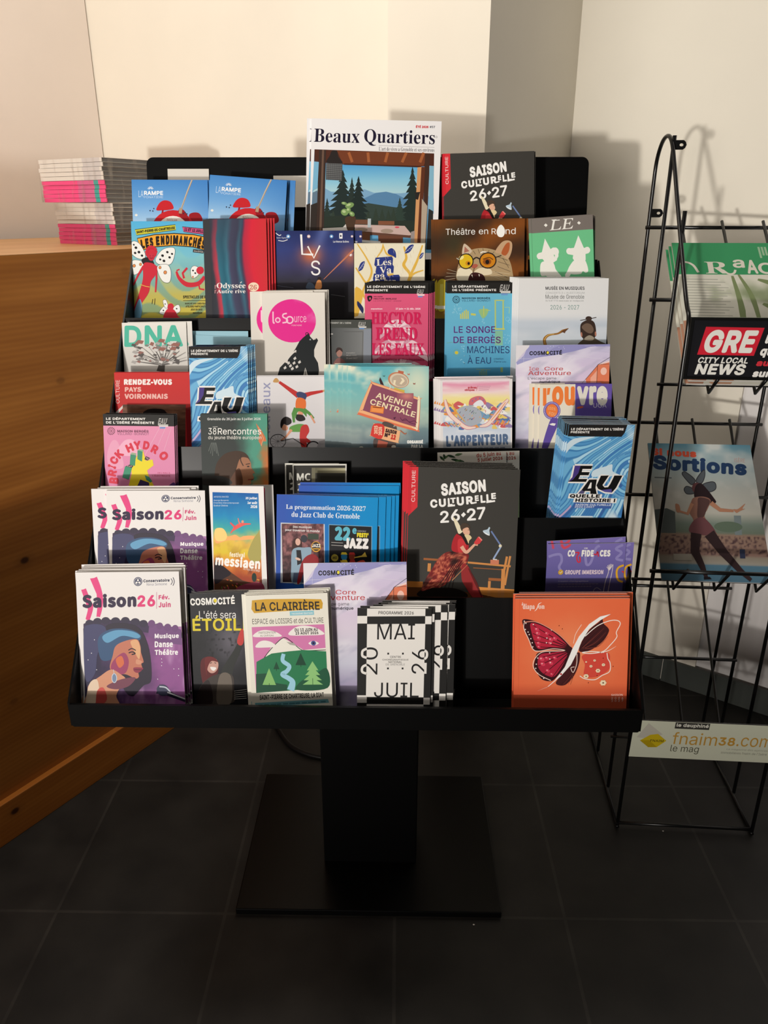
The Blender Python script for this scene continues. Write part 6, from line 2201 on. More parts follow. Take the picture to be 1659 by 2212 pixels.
def art_theatre():
    A = Art((96, 58, 26)).quad((165, 622), (880, 612), (872, 1335), (170, 1340), 0.76)

    def bg(U, V):
        n = fbm(U * 2.5, V * 3.5, 12)
        t = 0.5 + 0.5 * np.sin(V * 17 + U * 5 + n * 4)
        c = mixc((64, 42, 28), (150, 82, 28), t * (0.4 + n * 0.6))
        c = mixc(c, (60, 62, 40), np.exp(-((U - 0.2) ** 2 / 0.02 + (V - 0.2) ** 2 / 0.02)) * 0.6)
        c = mixc(c, (206, 120, 40), np.clip((V - 0.55) * 3, 0, 0.7) * np.clip(U * 2 - 0.9, 0, 1))
        return mixc(c, (180, 160, 50), np.clip((V - 0.7) * 6, 0, 1) * (0.4 + 0.6 * n) * (U < 0.35))
    A.page(60, 60, bg)
    W_ = (242, 240, 234)
    A.text('Théâtre', 236, 690, 476, 742, W_, 's', -0.004, -1)
    A.text('en', 506, 700, 582, 738, W_, 's', -0.004, -1)
    A.text('R', 610, 692, 646, 738, W_, 's', -0.004)
    A.poly([(650, 720), (664, 680), (686, 662), (708, 680), (720, 718), (706, 754), (684, 762), (662, 752)], (246, 245, 240), True)
    A.text('nd', 724, 686, 806, 738, W_, 's', -0.004)
    # tabby cat with round tinted glasses
    A.poly([(330, 1110), (326, 1050), (350, 960), (400, 890), (470, 856), (560, 850), (650, 870), (720, 900), (760, 960), (780, 1040), (782, 1120), (700, 1130), (560, 1140), (400, 1130)], (176, 150, 112), True)
    A.poly([(372, 900), (380, 826), (400, 818), (450, 870), (420, 900)], (206, 186, 160), True)
    A.poly([(386, 888), (392, 836), (430, 874)], (170, 110, 90))
    A.poly([(640, 880), (690, 806), (740, 788), (776, 810), (772, 880), (740, 940), (690, 900)], (196, 160, 124), True)
    A.poly([(690, 890), (724, 820), (756, 808), (752, 870), (724, 910)], (176, 92, 50), True)
    st = (66, 54, 46)
    for pts in ([(460, 870), (480, 900)], [(500, 856), (512, 892)], [(540, 852), (546, 890)], [(590, 866), (580, 896)], [(630, 880), (612, 905)], [(660, 920), (740, 950)], [(664, 960), (756, 990)], [(660, 1000), (764, 1040)], [(640, 1040), (740, 1090)], [(700, 930), (750, 1010)], [(420, 890), (440, 912)]):
        A.line(pts, (3, 9, 3), st)
    A.line([(520, 890), (540, 880), (570, 884)], 10, (234, 226, 210), True)
    A.poly([(330, 1100), (340, 1020), (390, 1010), (450, 1030), (450, 1100), (400, 1120)], (232, 220, 192), True)
    A.poly([(470, 1040), (520, 1010), (600, 1020), (610, 1060), (540, 1070), (480, 1060)], (228, 212, 180), True)
    A.poly([(420, 1110), (440, 1060), (480, 1046), (540, 1066), (560, 1110), (550, 1150), (430, 1150)], (58, 24, 24), True)
    A.poly([(446, 1066), (454, 1064), (458, 1090)], (240, 232, 214))
    A.poly([(504, 1062), (514, 1064), (512, 1084)], (240, 232, 214))
    A.poly([(440, 990), (480, 978), (500, 990), (480, 1012), (456, 1010)], (176, 92, 72), True)
    A.line([(470, 1010), (462, 1046)], 5, (70, 40, 34))
    A.ell(402, 956, 58, 58, (222, 184, 36))
    A.ell(364, 926, 22, 16, (240, 226, 150), -30)
    A.ell(420, 972, 22, 20, (206, 140, 30))
    A.ell(424, 974, 10, 12, (30, 22, 16))
    A.ring(402, 956, 58, 60, 8, (36, 30, 28))
    A.ell(580, 950, 64, 60, (206, 130, 26))
    A.ell(574, 960, 34, 26, (150, 80, 22))
    A.ell(576, 962, 16, 18, (34, 24, 18))
    A.line([(540, 940), (590, 926), (622, 944)], 8, (110, 66, 24), True)
    A.ring(580, 950, 66, 62, 9, (36, 30, 28))
    A.line([(458, 944), (486, 926), (516, 940)], 10, (36, 30, 28), True)
    A.line([(326, 930), (346, 944)], 8, (180, 176, 160))
    A.line([(644, 925), (690, 910)], 8, (60, 46, 36))
    for k in range(4):
        A.line([(350, 1050 + k * 12), (250 - k * 6, 1020 + k * 30)], 2, (206, 190, 160))
        A.line([(600, 1040 + k * 10), (760, 1060 + k * 26)], 2, (226, 214, 180))
    A.poly([(170, 1130), (240, 1120), (236, 1340), (170, 1340)], (186, 168, 48), True)
    A.line([(205, 1140), (200, 1330)], 26, (206, 196, 90))
    A.rect(165, 1318, 300, 1345, (226, 222, 206))
    return A


def art_le():
    A = Art((112, 196, 142)).quad((950, 610), (1450, 578), (1428, 1090), (935, 1090), 0.52)
    A.poly([(940, 600), (1460, 570), (1450, 698), (940, 724)], (122, 114, 108))
    W_ = (240, 238, 230)
    A.text('LE', 1090, 614, 1292, 696, W_, 'ital', 0.004, -4)
    A.line([(1120, 626), (1180, 622)], 6, W_)
    for x, y in ((1064, 662), (1334, 646)):
        A.poly([(x, y - 14), (x + 15, y), (x, y + 14), (x - 15, y)], W_)
    # two seated figures in pointed hats, cut out in white
    A.poly([(1050, 766), (1090, 850), (1110, 838), (1140, 840), (1152, 870), (1150, 910), (1130, 940), (1090, 960), (1040, 955), (1020, 925), (984, 926), (976, 900), (990, 878), (1018, 872)], W_, False)
    A.ell(1000, 902, 26, 24, W_)
    A.ell(1126, 872, 30, 34, W_)
    A.poly([(1012, 950), (1090, 945), (1112, 975), (1120, 1010), (1140, 1040), (1162, 1070), (1150, 1082), (1110, 1070), (1100, 1086), (1064, 1084), (1040, 1060), (1024, 1060), (1000, 1055), (994, 1010)], W_, True)
    A.poly([(1100, 905), (1140, 910), (1136, 940), (1100, 960)], W_)
    A.poly([(1112, 894), (1122, 898), (1118, 916)], (112, 196, 142))
    A.poly([(1322, 746), (1360, 850), (1396, 842), (1408, 870), (1396, 894), (1370, 900), (1368, 950), (1330, 970), (1280, 960), (1264, 930), (1270, 905), (1230, 896), (1218, 876), (1236, 850), (1280, 846)], W_, False)
    A.ell(1240, 872, 24, 26, W_)
    A.ell(1386, 868, 24, 26, W_)
    A.poly([(1280, 945), (1350, 940), (1374, 980), (1382, 1040), (1360, 1054), (1340, 1040), (1320, 1060), (1270, 1062), (1240, 1058), (1230, 1074), (1200, 1080), (1194, 1060), (1214, 1030), (1236, 990)], W_, True)
    A.rect(920, 1250, 1450, 1700, (90, 170, 120))
    return A


def art_rampe():
    A = Art((92, 148, 206)).quad((600, 155), (1040, 157), (1042, 395), (606, 395), 0.42)
    A.page(20, 40, lambda U, V: mixc(grad([(0, (70, 134, 200)), (0.25, (110, 164, 216)), (0.42, (160, 196, 226)), (0.5, (120, 160, 190)), (1, (60, 100, 140))], V), (60, 120, 190), np.clip(U - 0.6, 0, 1)))
    W_ = (240, 242, 244)
    A.text('LA', 640, 218, 668, 256, (190, 212, 236), 's', -0.01)
    A.text('RAMPE', 672, 220, 782, 244, W_, 's', 0.03)
    A.text('PONATIÈRE', 672, 246, 782, 262, (196, 216, 238), 's', -0.004)
    for a in range(200, 341, 28):
        A.line([(710 + 6 * math.cos(R(a)), 212 + 6 * math.sin(R(a))), (710 + 18 * math.cos(R(a)), 212 + 18 * math.sin(R(a)))], 3, W_)
    A.line([(950, 157), (920, 230), (884, 330)], 9, (196, 180, 160))
    A.line([(952, 160), (922, 232), (886, 326)], 3, (150, 132, 112))
    rd, rd2 = (196, 34, 42), (150, 22, 32)
    A.poly([(742, 330), (760, 290), (790, 274), (826, 284), (842, 320), (810, 330), (780, 332)], rd, True)
    A.poly([(930, 360), (950, 345), (985, 346), (1004, 370), (1006, 396), (980, 410), (940, 395)], rd2, True)
    A.line([(780, 330), (776, 350)], 10, rd2)
    A.ell(838, 452, 126, 122, rd)
    A.ell(838, 462, 96, 98, (230, 226, 216))
    A.poly([(870, 330), (900, 330), (930, 380), (920, 400), (880, 370)], rd2, True)
    A.line([(884, 318), (880, 350)], 18, (176, 150, 124))
    A.text('saison', 800, 376, 862, 394, (160, 50, 50), 'ital', 0.0, 6)
    A.dots([(706, 334), (722, 336), (728, 322), (898, 350), (908, 344), (918, 352)], 4, (40, 44, 60))
    A.ell(626, 360, 8, 7, (226, 226, 220))
    A.rect(600, 470, 1050, 720, (90, 120, 150))
    return A


def art_beaux():
    A = Art((232, 230, 230)).quad((427, 60), (1485, 85), (1448, 1080), (440, 1070), 0.79)
    nv = (26, 20, 44)
    A.text('ÉTÉ 2026', 1276, 114, 1378, 138, (200, 50, 60), 'c', 0.03, 1)
    A.text('#57', 1388, 120, 1432, 138, (110, 110, 116), 'c', 0.02, 1)
    A.text('Beaux', 452, 146, 822, 254, nv, 'serif', -0.006, 1.4)
    A.text('Quartiers', 858, 152, 1430, 284, nv, 'serif', -0.006, 1.4)
    A.ring(1442, 208, 7, 7, 2, nv)
    A.line([(976, 276), (1426, 290)], 2.5, (150, 148, 152))
    A.text("L'art de vivre à Grenoble et ses environs", 978, 290, 1426, 322, (104, 104, 110), 'serif', -0.003, 1.2)
    # framed photograph: view over mountains from a timber terrace
    TL, TR, BR, BL = (458, 308), (1424, 338), (1402, 1140), (440, 1130)

    A.poly([TL, TR, BR, BL], (96, 160, 200))
    A.paint(456, 420, 1420, 800, 40, 40, lambda U, V: mixc(grad([(0, (70, 150, 206)), (0.35, (130, 190, 216)), (0.6, (170, 206, 214)), (1, (120, 150, 176))], V), (150, 196, 214), U * 0.2))
    A.poly([(545, 620), (600, 650), (700, 650), (800, 640), (868, 628), (940, 655), (1000, 660), (1160, 658), (1300, 640), (1420, 700), (1420, 820), (545, 820)], (122, 164, 196))
    A.poly([(868, 700), (960, 656), (1040, 646), (1120, 664), (1230, 720), (1300, 760), (1300, 840), (700, 840), (760, 760)], (86, 130, 168))
    A.poly([(450, 660), (490, 640), (500, 760), (450, 760)], (96, 120, 140))
    A.poly([(700, 780), (900, 740), (1100, 770), (1300, 790), (1300, 980), (540, 980), (540, 820)], (52, 66, 60))
    dk = (30, 40, 38)

    def fir(cx, top, bot, w, c=dk):
        n = 9
        rng = random.Random(int(cx))
        pts_l, pts_r = [], []
        for k in range(n):
            t = (k + 1) / n
            y = top + (bot - top) * t
            pts_l += [(cx - w * t * (0.9 + 0.3 * rng.random()), y), (cx - w * t * 0.5, y - 4)]
            pts_r += [(cx + w * t * (0.9 + 0.3 * rng.random()), y), (cx + w * t * 0.5, y - 4)]
        A.poly([(cx, top)] + pts_r + pts_l[::-1], c)
    fir(690, 470, 930, 150, (34, 46, 44))
    fir(765, 530, 900, 80, (38, 50, 46))
    fir(818, 520, 900, 110, (30, 42, 40))
    fir(1250, 440, 920, 120, (34, 46, 42))
    fir(1150, 690, 900, 60, (46, 62, 54))
    fir(570, 700, 940, 60, (40, 52, 46))
    for x in (900, 960, 1010, 1060, 1100, 620):
        fir(x, 770 + (x % 7) * 8, 940, 50, (48, 60, 50))
    A.poly([(540, 860), (700, 840), (900, 880), (1290, 880), (1290, 1000), (540, 1000)], (40, 50, 42), False)
    br, br2 = (112, 58, 34), (160, 92, 52)
    A.poly([(458, 308), (1424, 338), (1422, 440), (1200, 446), (700, 430), (458, 410)], (78, 40, 28))
    A.poly([(640, 318), (1380, 338), (1340, 436), (1180, 444), (690, 424)], br)
    for x, dx in ((735, 30), (890, 8), (1050, -20), (1200, -34), (1340, -30)):
        A.line([(x, 332), (x + dx, 410)], 22, br2)
    A.line([(700, 426), (1320, 444)], 12, (70, 36, 24))
    A.poly([(495, 312), (552, 314), (548, 1100), (488, 1100)], (58, 42, 36))
    A.poly([(520, 312), (536, 312), (530, 1100), (512, 1100)], (104, 80, 66))
    A.poly([(456, 406), (496, 410), (490, 620), (452, 640)], (120, 176, 206))
    A.poly([(440, 760), (490, 740), (488, 1100), (440, 1100)], (48, 40, 36))
    A.poly([(1350, 340), (1392, 340), (1356, 1120), (1330, 1110)], (66, 42, 32))
    A.poly([(1290, 450), (1324, 446), (1290, 1090), (1262, 1080)], (206, 150, 100))
    A.poly([(1322, 446), (1352, 446), (1318, 1090), (1288, 1090)], (92, 48, 30))
    A.poly([(1326, 700), (1370, 760), (1350, 1100), (1316, 1090)], (176, 160, 140))
    A.poly([(1386, 436), (1422, 438), (1414, 840), (1380, 830)], (130, 178, 200))
    A.poly([(1380, 780), (1416, 800), (1408, 1110), (1360, 1110)], (44, 44, 42))
    A.poly([(1270, 650), (1312, 646), (1296, 710), (1276, 704)], (40, 36, 34))
    # hanging basket lamp
    A.poly([(582, 360), (600, 320), (640, 322), (652, 366), (684, 420), (560, 416)], (40, 34, 32), True)
    A.poly([(554, 420), (686, 424), (684, 560), (556, 552)], (110, 112, 112))
    for k in range(9):
        A.line([(556, 426 + k * 15), (684, 432 + k * 15)], 4, (60, 60, 62))
        A.line([(562 + k * 15, 420), (560 + k * 15, 556)], 3, (74, 74, 76))
    # table laid outdoors, plant in a pot
    A.poly([(540, 950), (700, 940), (730, 904), (760, 960), (700, 980), (540, 975)], (206, 200, 194))
    A.poly([(790, 916), (1190, 922), (1250, 996), (1180, 1004), (800, 968)], (196, 170, 162))
    A.poly([(790, 966), (1240, 1000), (1236, 1020), (790, 990)], (96, 64, 50))
    A.rect(796, 876, 896, 912, (110, 72, 54))
    A.rect(980, 884, 1108, 916, (128, 80, 56))
    A.poly([(790, 976), (916, 980), (916, 1050), (800, 1050)], (118, 76, 52))
    A.poly([(980, 1000), (1176, 1006), (1176, 1070), (984, 1066)], (104, 64, 46))
    A.ell(845, 958, 52, 16, (150, 132, 116))
    A.ell(1050, 966, 50, 18, (160, 140, 124))
    A.rect(896, 866, 922, 940, (176, 186, 190))
    A.ell(1130, 934, 18, 7, (206, 70, 90))
    A.poly([(720, 860), (796, 852), (792, 930), (776, 972), (744, 972), (726, 930)], (74, 54, 40), True)
    for x, y, rx, ry, a in ((712, 816, 30, 28, 20), (750, 760, 36, 22, -20), (706, 744, 22, 12, 10), (770, 830, 24, 18, 40), (742, 800, 18, 24, 0)):
        A.ell(x, y, rx, ry, (120, 150, 90), a)
        A.ell(x - rx * 0.2, y - ry * 0.2, rx * 0.5, ry * 0.4, (176, 196, 140), a)
    A.poly([(1240, 970), (1270, 960), (1266, 1080), (1236, 1070)], (150, 140, 136))
    A.rect(850, 1046, 1000, 1066, (214, 212, 208), 4)
    return A


# newspapers and boards of the wire rack
def art_green_paper():
    A = Art((206, 202, 188)).box(200, 380)
    A.page(50, 90, lambda U, V: mixc(mixc((196, 196, 182), (226, 222, 208), fbm(U * 4, V * 7, 3)), (104, 120, 80), np.clip((fbm(U * 3 + 6, V * 5, 17) - 0.52) * 3, 0, 0.7) * (V > 0.26)))
    A.rect(0, 0, 200, 96, (58, 144, 94))
    A.rect(188, 0, 200, 96, (206, 200, 186))
    W_ = (216, 210, 196)
    A.line([(6, 66), (20, 59), (34, 68), (42, 90)], 5, W_, True)
    A.text('R', 56, 58, 100, 93, W_, 'serif', 0.0)
    A.line([(88, 82), (98, 94), (108, 92), (112, 82)], 4.5, W_, True)
    A.text('a', 109, 51, 131, 76, W_, 's', 0.02)
    A.text('A', 134, 52, 154, 93, W_, 's', 0.03)
    A.text('C', 155, 60, 184, 94, W_, 's', 0.02)
    for x, y in ((164, 46), (170, 38), (176, 38)):
        A.line([(x, 12), (x + 1, y)], 4, (150, 184, 150))
    for pts, w in (([(104, 100), (110, 200), (100, 320)], 12), ([(116, 96), (134, 170), (140, 300)], 10), ([(150, 110), (196, 130)], 14), ([(150, 180), (196, 210)], 16)):
        A.line(pts, (w * 0.4, w, w * 0.3), (120, 134, 92), True)
    for k in range(16):
        A.line([(12, 110 + k * 8), (12 + 64 + (k * 13) % 22, 111 + k * 8)], 2.2, (168, 168, 156))
    A.ell(60, 330, 30, 60, (196, 150, 120))
    A.poly([(0, 230), (40, 300), (30, 380), (0, 380)], (176, 130, 106), True)
    return A


def art_sortions():
    A = Art((130, 150, 160)).quad((245, 185), (1368, 180), (1545, 1750), (275, 1730), 0.985)

    def bg(U, V):
        n = fbm(U * 3, V * 5, 6)
        n2 = noise(U * 60, V * 90, 3)
        c = grad([(0, (92, 140, 160)), (0.12, (150, 172, 178)), (0.35, (176, 178, 172)), (0.52, (186, 184, 174)), (0.60, (120, 134, 124)), (0.66, (110, 122, 108)), (0.68, (150, 124, 108)), (0.82, (140, 112, 102)), (0.83, (150, 140, 126)), (0.88, (156, 150, 140)), (0.885, (84, 120, 140)), (1, (76, 110, 130))], V)
        c = mixc(c, (222, 218, 210), np.clip((n - 0.5) * 3, 0, 0.8) * (V < 0.5))
        return mixc(c, (70, 50, 56), np.clip((n2 - 0.5) * 2.4, 0, 0.9) * (V > 0.68) * (V < 0.82))
    A.page(90, 110, bg)
    A.text('Si nous', 272, 250, 774, 342, (206, 84, 60), 's', 0.055, 2)
    A.text('Sortions', 282, 352, 1322, 532, (36, 60, 96), 's', 0.05, 3)
    A.text('ISÈRE', 1188, 334, 1306, 398, (190, 150, 140), 'c', 0.0, 2)
    A.line([(288, 602), (480, 604)], 14, (96, 104, 108))
    A.rect(1150, 1030, 1230, 1250, (120, 132, 134))
    A.poly([(250, 980), (400, 960), (490, 1000), (480, 1240), (262, 1240)], (88, 96, 96))
    A.ell(1080, 1160, 160, 60, (96, 112, 96))
    dk, sk = (52, 38, 40), (176, 126, 100)
    for pts in ([(700, 680), (640, 620), (600, 550), (640, 530), (740, 620)], [(750, 640), (790, 560), (850, 500), (850, 580), (810, 660)], [(820, 680), (920, 640), (965, 660), (960, 730), (880, 760)], [(700, 720), (640, 700), (610, 740), (640, 790), (720, 780)]):
        A.poly(pts, (86, 92, 98), True)
        A.line(pts, 8, (44, 42, 48), True, True)
    A.ell(760, 720, 60, 66, (96, 60, 62))
    A.poly([(740, 700), (800, 660), (860, 720), (930, 820), (960, 880), (900, 900), (800, 820), (720, 830)], (42, 30, 34), True)
    A.poly([(720, 830), (830, 820), (900, 860), (860, 960), (820, 1050), (900, 1180), (930, 1260), (640, 1230), (690, 1100), (650, 1000), (680, 880)], (140, 100, 86), True)
    A.poly([(770, 830), (890, 860), (850, 960), (810, 1050), (740, 1060), (750, 920)], (84, 60, 58), True)
    A.poly([(700, 1090), (820, 1070), (930, 1250), (640, 1230)], (110, 70, 74), True)
    A.line([(900, 890), (1000, 970), (1150, 978)], (56, 44, 30), sk)
    A.poly([(1150, 960), (1200, 955), (1284, 890), (1250, 950), (1280, 950), (1220, 980), (1180, 1000)], sk, True)
    A.line([(690, 900), (630, 1020), (530, 990)], (40, 36, 24), sk)
    A.poly([(500, 910), (540, 920), (550, 990), (520, 1010), (500, 980)], sk, True)
    A.line([(710, 1240), (680, 1440), (750, 1600), (790, 1720)], (120, 100, 70, 40), dk)
    A.line([(860, 1240), (1000, 1440), (1180, 1640), (1300, 1745)], (130, 100, 64, 40), dk)
    A.poly([(760, 1715), (830, 1715), (850, 1740), (760, 1745)], (30, 26, 30))
    A.rect(1190, 1410, 1250, 1510, (50, 56, 80))
    A.rect(430, 1470, 640, 1540, (166, 160, 148))
    return A


def art_gre():
    A = Art((24, 24, 28)).box(352, 124)
    A.poly([(28, 16), (148, 17), (136, 76), (18, 75)], (206, 36, 54))
    A.text('GRE', 30, 22, 138, 71, (232, 230, 222), 's', 0.042, 0, 0.2)
    A.text('CITY LOCAL', 22, 80, 126, 93, (232, 230, 222), 's', 0.03, 0, 0.2)
    A.text('NEWS', 18, 94, 124, 118, (232, 230, 222), 's', 0.038, 0, 0.2)
    for s_, x, y, w, h, c in (("l'hebdo", 154, 30, 84, 20, WHITE), ('qui bouge', 148, 56, 112, 24, WHITE), ('aussi', 144, 84, 60, 14, (206, 50, 62)), ('sur le web', 140, 106, 120, 16, WHITE)):
        A.text(s_, x, y, x + w, y + h, c, 's', 0.05, 0, 0.2)
    return A


def art_fnaim():
    A = Art((206, 208, 186)).box(300, 96)
    A.poly([(30, 6), (64, 34), (30, 46), (10, 44)], (190, 186, 172))
    A.rect(86, 1, 158, 17, (60, 58, 54))
    A.text('le dauphiné', 89, 3, 156, 14, (226, 224, 210), 's', 0.03)
    A.poly([(18, 52), (38, 36), (54, 33), (74, 50), (56, 68), (38, 69)], (202, 176, 28))
    A.poly([(18, 52), (38, 50), (56, 68), (38, 69)], (176, 150, 22))
    A.text('FNAIM', 40, 48, 68, 54, (60, 54, 30), 's', 0.01)
    og = (190, 144, 60)
    A.text('fnaim', 86, 26, 180, 58, og, 's', -0.006)
    A.text('38', 184, 34, 218, 56, og, 's', 0.025)
    A.text('.com', 222, 32, 294, 56, og, 's', -0.006)
    A.text('le mag', 86, 60, 146, 82, (84, 82, 66), 's', -0.004)
    A.text('Le magazine des agences', 204, 62, 290, 68, (150, 150, 134), 's', 0.0)
    A.text('immobilières fnaim de l\'Isère', 194, 71, 290, 77, (130, 130, 116), 's', 0.0)
    return A


# ------------------------------------------------------------------ the brochures in the stand
# sheet: x of the bottom middle, y, height of the pocket floor, width, height, tilt and lean in degrees
PLACE = {
    'nina_front': (-0.3744, 0.9198, 0.5825, 0.1468, 0.2057, 1.0, 14),
    'etoile': (-0.2479, 0.9398, 0.5825, 0.0903, 0.1673, 2, 14),
    'clairiere': (-0.146, 0.9178, 0.5825, 0.1159, 0.1757, 2.4, 14),
    'icecore_front': (-0.0536, 0.9398, 0.5825, 0.1472, 0.213, 1.2, 14),
    'maijuil': (-0.0016, 0.9098, 0.5825, 0.104, 0.1623, -0.26, 14),
    'diapason': (0.2501, 0.9198, 0.5825, 0.1604, 0.1723, 0.7, 14),
    'nina_back': (-0.3545, 1.0194, 0.7, 0.1468, 0.1766, 0.33, 14),
    'messiaen': (-0.2235, 1.0154, 0.7, 0.0943, 0.1862, 1.2, 14),
    'jazz': (-0.1048, 1.0134, 0.7, 0.1488, 0.1713, -1.51, 14),
    'culture_front': (0.0947, 1.0134, 0.7, 0.1614, 0.2124, -1.38, 14),
    'confidences': (0.2799, 1.0214, 0.7, 0.1137, 0.1064, 1.32, 2),
    'brick': (-0.3984, 1.106, 0.7933, 0.1097, 0.1763, -0.5, 14),
    'rencontres': (-0.2496, 1.108, 0.7933, 0.1032, 0.1774, 0.23, 14),
    'mc': (-0.1178, 1.106, 0.7933, 0.0841, 0.1017, 0.29, 14),
    'juin': (0.1192, 1.106, 0.7933, 0.1056, 0.1207, 1.44, 14),
    'eau_right': (0.2925, 1.082, 0.7933, 0.0939, 0.1805, -0.16, -4),
    'rdv': (-0.3902, 1.1866, 0.8796, 0.1237, 0.1393, 0.32, 14),
    'eau_left': (-0.2808, 1.1726, 0.8796, 0.0932, 0.1833, 0.16, 14),
    'acro': (-0.1634, 1.1866, 0.8796, 0.1196, 0.1341, 0.19, 14),
    'avenue': (-0.0098, 1.1626, 0.8796, 0.1217, 0.1548, 0.35, 14),
    'arpenteur': (0.1278, 1.1706, 0.8796, 0.1134, 0.1326, 1.28, 14),
    'icecore_back': (0.2655, 1.1886, 0.8796, 0.1483, 0.1839, 0.85, 14),
    'ouvre': (0.2835, 1.1726, 0.8796, 0.1131, 0.1262, 0.71, 14),
    'dna': (-0.3972, 1.2529, 0.9679, 0.1062, 0.1204, 0.93, 14),
    'dixit': (-0.2953, 1.2649, 0.9679, 0.1001, 0.0961, -2.44, 14),
    'source': (-0.1659, 1.2362, 0.9679, 0.1018, 0.1701, 0.5, 14),
    'greyflyer': (-0.0851, 1.2535, 0.9679, 0.0865, 0.1261, 0.12, 14),
    'hector': (-0.0006, 1.2565, 0.9679, 0.1041, 0.1847, 0.08, 14),
    'songe': (0.1352, 1.2589, 0.9679, 0.1087, 0.1849, 0.08, 14),
    'musee': (0.268, 1.2449, 0.9679, 0.1435, 0.1928, 0.08, 14),
    'endim': (-0.3838, 1.3436, 1.0566, 0.1385, 0.1883, 0.01, 14),
    'odyssee': (-0.2716, 1.3256, 1.0566, 0.1064, 0.1913, 0.41, 14),
    'lvs': (-0.1411, 1.3406, 1.0566, 0.1347, 0.1726, 0.22, 14),
    'vagabond': (-0.0129, 1.3296, 1.0566, 0.1182, 0.1524, 0.04, 14),
    'theatre': (0.1422, 1.3336, 1.0566, 0.1466, 0.1905, 0.88, 14),
    'le': (0.2862, 1.3296, 1.0566, 0.1019, 0.1932, 3.76, 14),
    'rampe_left': (-0.398, 1.4103, 1.1453, 0.1331, 0.165, -0.26, 14),
    'rampe_right': (-0.2698, 1.4043, 1.1453, 0.1338, 0.1641, -4.12, 14),
    'beaux': (-0.0434, 1.4103, 1.1453, 0.2234, 0.2604, -1.35, 14),
    'culture_back': (0.1612, 1.4103, 1.1453, 0.1574, 0.2076, 1.59, 14),
}


def copy_tree(root):
    r = root.copy()
    COL.objects.link(r)
    for ch in list(root.children):
        c = ch.copy()
        COL.objects.link(c)
        c.parent = r
    return r


ORD = ['', 'second', 'third', 'fourth', 'fifth', 'sixth', 'seventh', 'eighth', 'ninth', 'tenth', 'eleventh', 'twelfth', 'thirteenth', 'fourteenth', 'fifteenth']


def set_pose(root, x, y, z, roll, lean, w, yaw=0.0, t=0.002):
    z += t * max(math.sin(R(lean)), 0.0)
    root.matrix_world = Matrix.Translation((x, y, z + w / 2 * abs(math.sin(R(roll))) * math.cos(R(lean)))) @ Matrix.Rotation(R(-lean), 4, 'X') @ Matrix.Rotation(R(-roll), 4, 'Y') @ Matrix.Rotation(R(yaw), 4, 'Z')


_made = {}


def booklet(key, art, kind, t, spine, back, label, short, cat, group, extra=(), pages=True, bend=0.0):
    """front copy at its place plus the copies behind it; extra: (dx, dz, droll) per copy, front to back"""
    x, y, z, w, h, roll, lean = PLACE[key]
    name = kind
    ck = (art, round(w, 4), round(h, 4), t)
    root = empty(name)
    a = art()
    obj_c = link(bpy.data.objects.new('cover', sheet_mesh('cover', a, w, h, t, spine, back, bend)), root)
    if pages:
        link(bpy.data.objects.new('page_block', pages_mesh(w, h, t)), root)
    set_pose(root, x, y, z, roll, lean, w, t=t)
    tag(root, label, cat, group)
    sl = 1 / math.cos(R(lean))
    for n, e in enumerate(extra):
        r = copy_tree(root)
        dx, dz, dr = (tuple(e) + (0, 0, 0))[:3]
        g = e[3] if len(e) > 3 else 0.0
        yy = y + (n + 1) * (t * sl + 0.0012) + g
        set_pose(r, x + dx, yy, z + dz, roll + dr, lean, w, t=t)
        last = n == len(extra) - 1
        if len(extra) == 1:
            lab = 'single copy standing directly behind the front %s' % short
        elif last:
            lab = 'rearmost copy in the stack of the %s' % short
        else:
            lab = '%s from the front, stack of the %s' % (ORD[n + 1], short)
        r['label'] = lab
    return root


PAPER = (236, 232, 226)
# ---- lowest tier
booklet('nina_front', art_nina, 'season_brochure', 0.0026, (196, 170, 200), PAPER, 'white and violet brochure with painted woman in profile, at front left corner of lowest tier', 'violet profile brochure in the lowest tier', 'brochure', 'violet profile brochures in the lowest tier',
        [(-0.0056, 0, -1.2), (0.002, 0.001, 0), (0.004, 0.0015, -0.4), (0.006, 0.002, 0.2), (0.003, 0.003, 0.3)])
booklet('etoile', art_etoile, 'leaflet', 0.0007, (36, 34, 36), (40, 38, 40), 'dark leaflet with yellow headline and child raising an arm, beside the white mountain leaflet', 'dark leaflet with reaching child', 'leaflet', 'dark reaching child leaflets',
        [(0.006, 0.001, 0.3), (0.014, 0.0015, 0), (0.022, 0.002, -0.6), (0.031, 0.002, -0.8)], pages=False)
booklet('clairiere', art_clairiere, 'leaflet', 0.0013, PAPER, PAPER, 'white leaflet with yellow title band, pink sky and green mountain drawing', 'green mountain leaflet', 'leaflet', 'green mountain leaflets',
        [(-0.0058, 0.0005, 0), (-0.003, 0.0015, -0.3), (0.002, 0.002, 0.2), (0.004, 0.0028, 0.3)])
booklet('icecore_front', art_icecore, 'flyer', 0.0008, (190, 180, 204), PAPER, 'large lilac snow-slope flyer in the lowest tier, behind the checkered programme leaflet', 'lilac flyer', 'flyer', None, pages=False)
booklet('maijuil', art_maijuil, 'programme_leaflet', 0.0013, (46, 44, 42), (60, 58, 56), 'black and white programme leaflet with big month names and checkered corners', 'checkered programme leaflet', 'leaflet', 'checkered programme leaflets',
        [(0.004, 0.002, 0), (0.0225, 0.0035, 0.2), (0.0330, 0.003, 0), (0.0300, 0.004, 0.3), (0.0345, 0.005, 0.0), (0.0360, 0.005, 0.3)])
booklet('diapason', art_diapason, 'season_brochure', 0.0040, (206, 90, 56), (222, 104, 64), 'square orange brochure with red butterfly at the right end of the lowest tier', 'orange butterfly brochure', 'brochure', 'orange butterfly brochures',
        [(0.0012, 0.001, 0), (-0.0008, 0.002, 0), (0.0085, 0.0015, 0.0)])
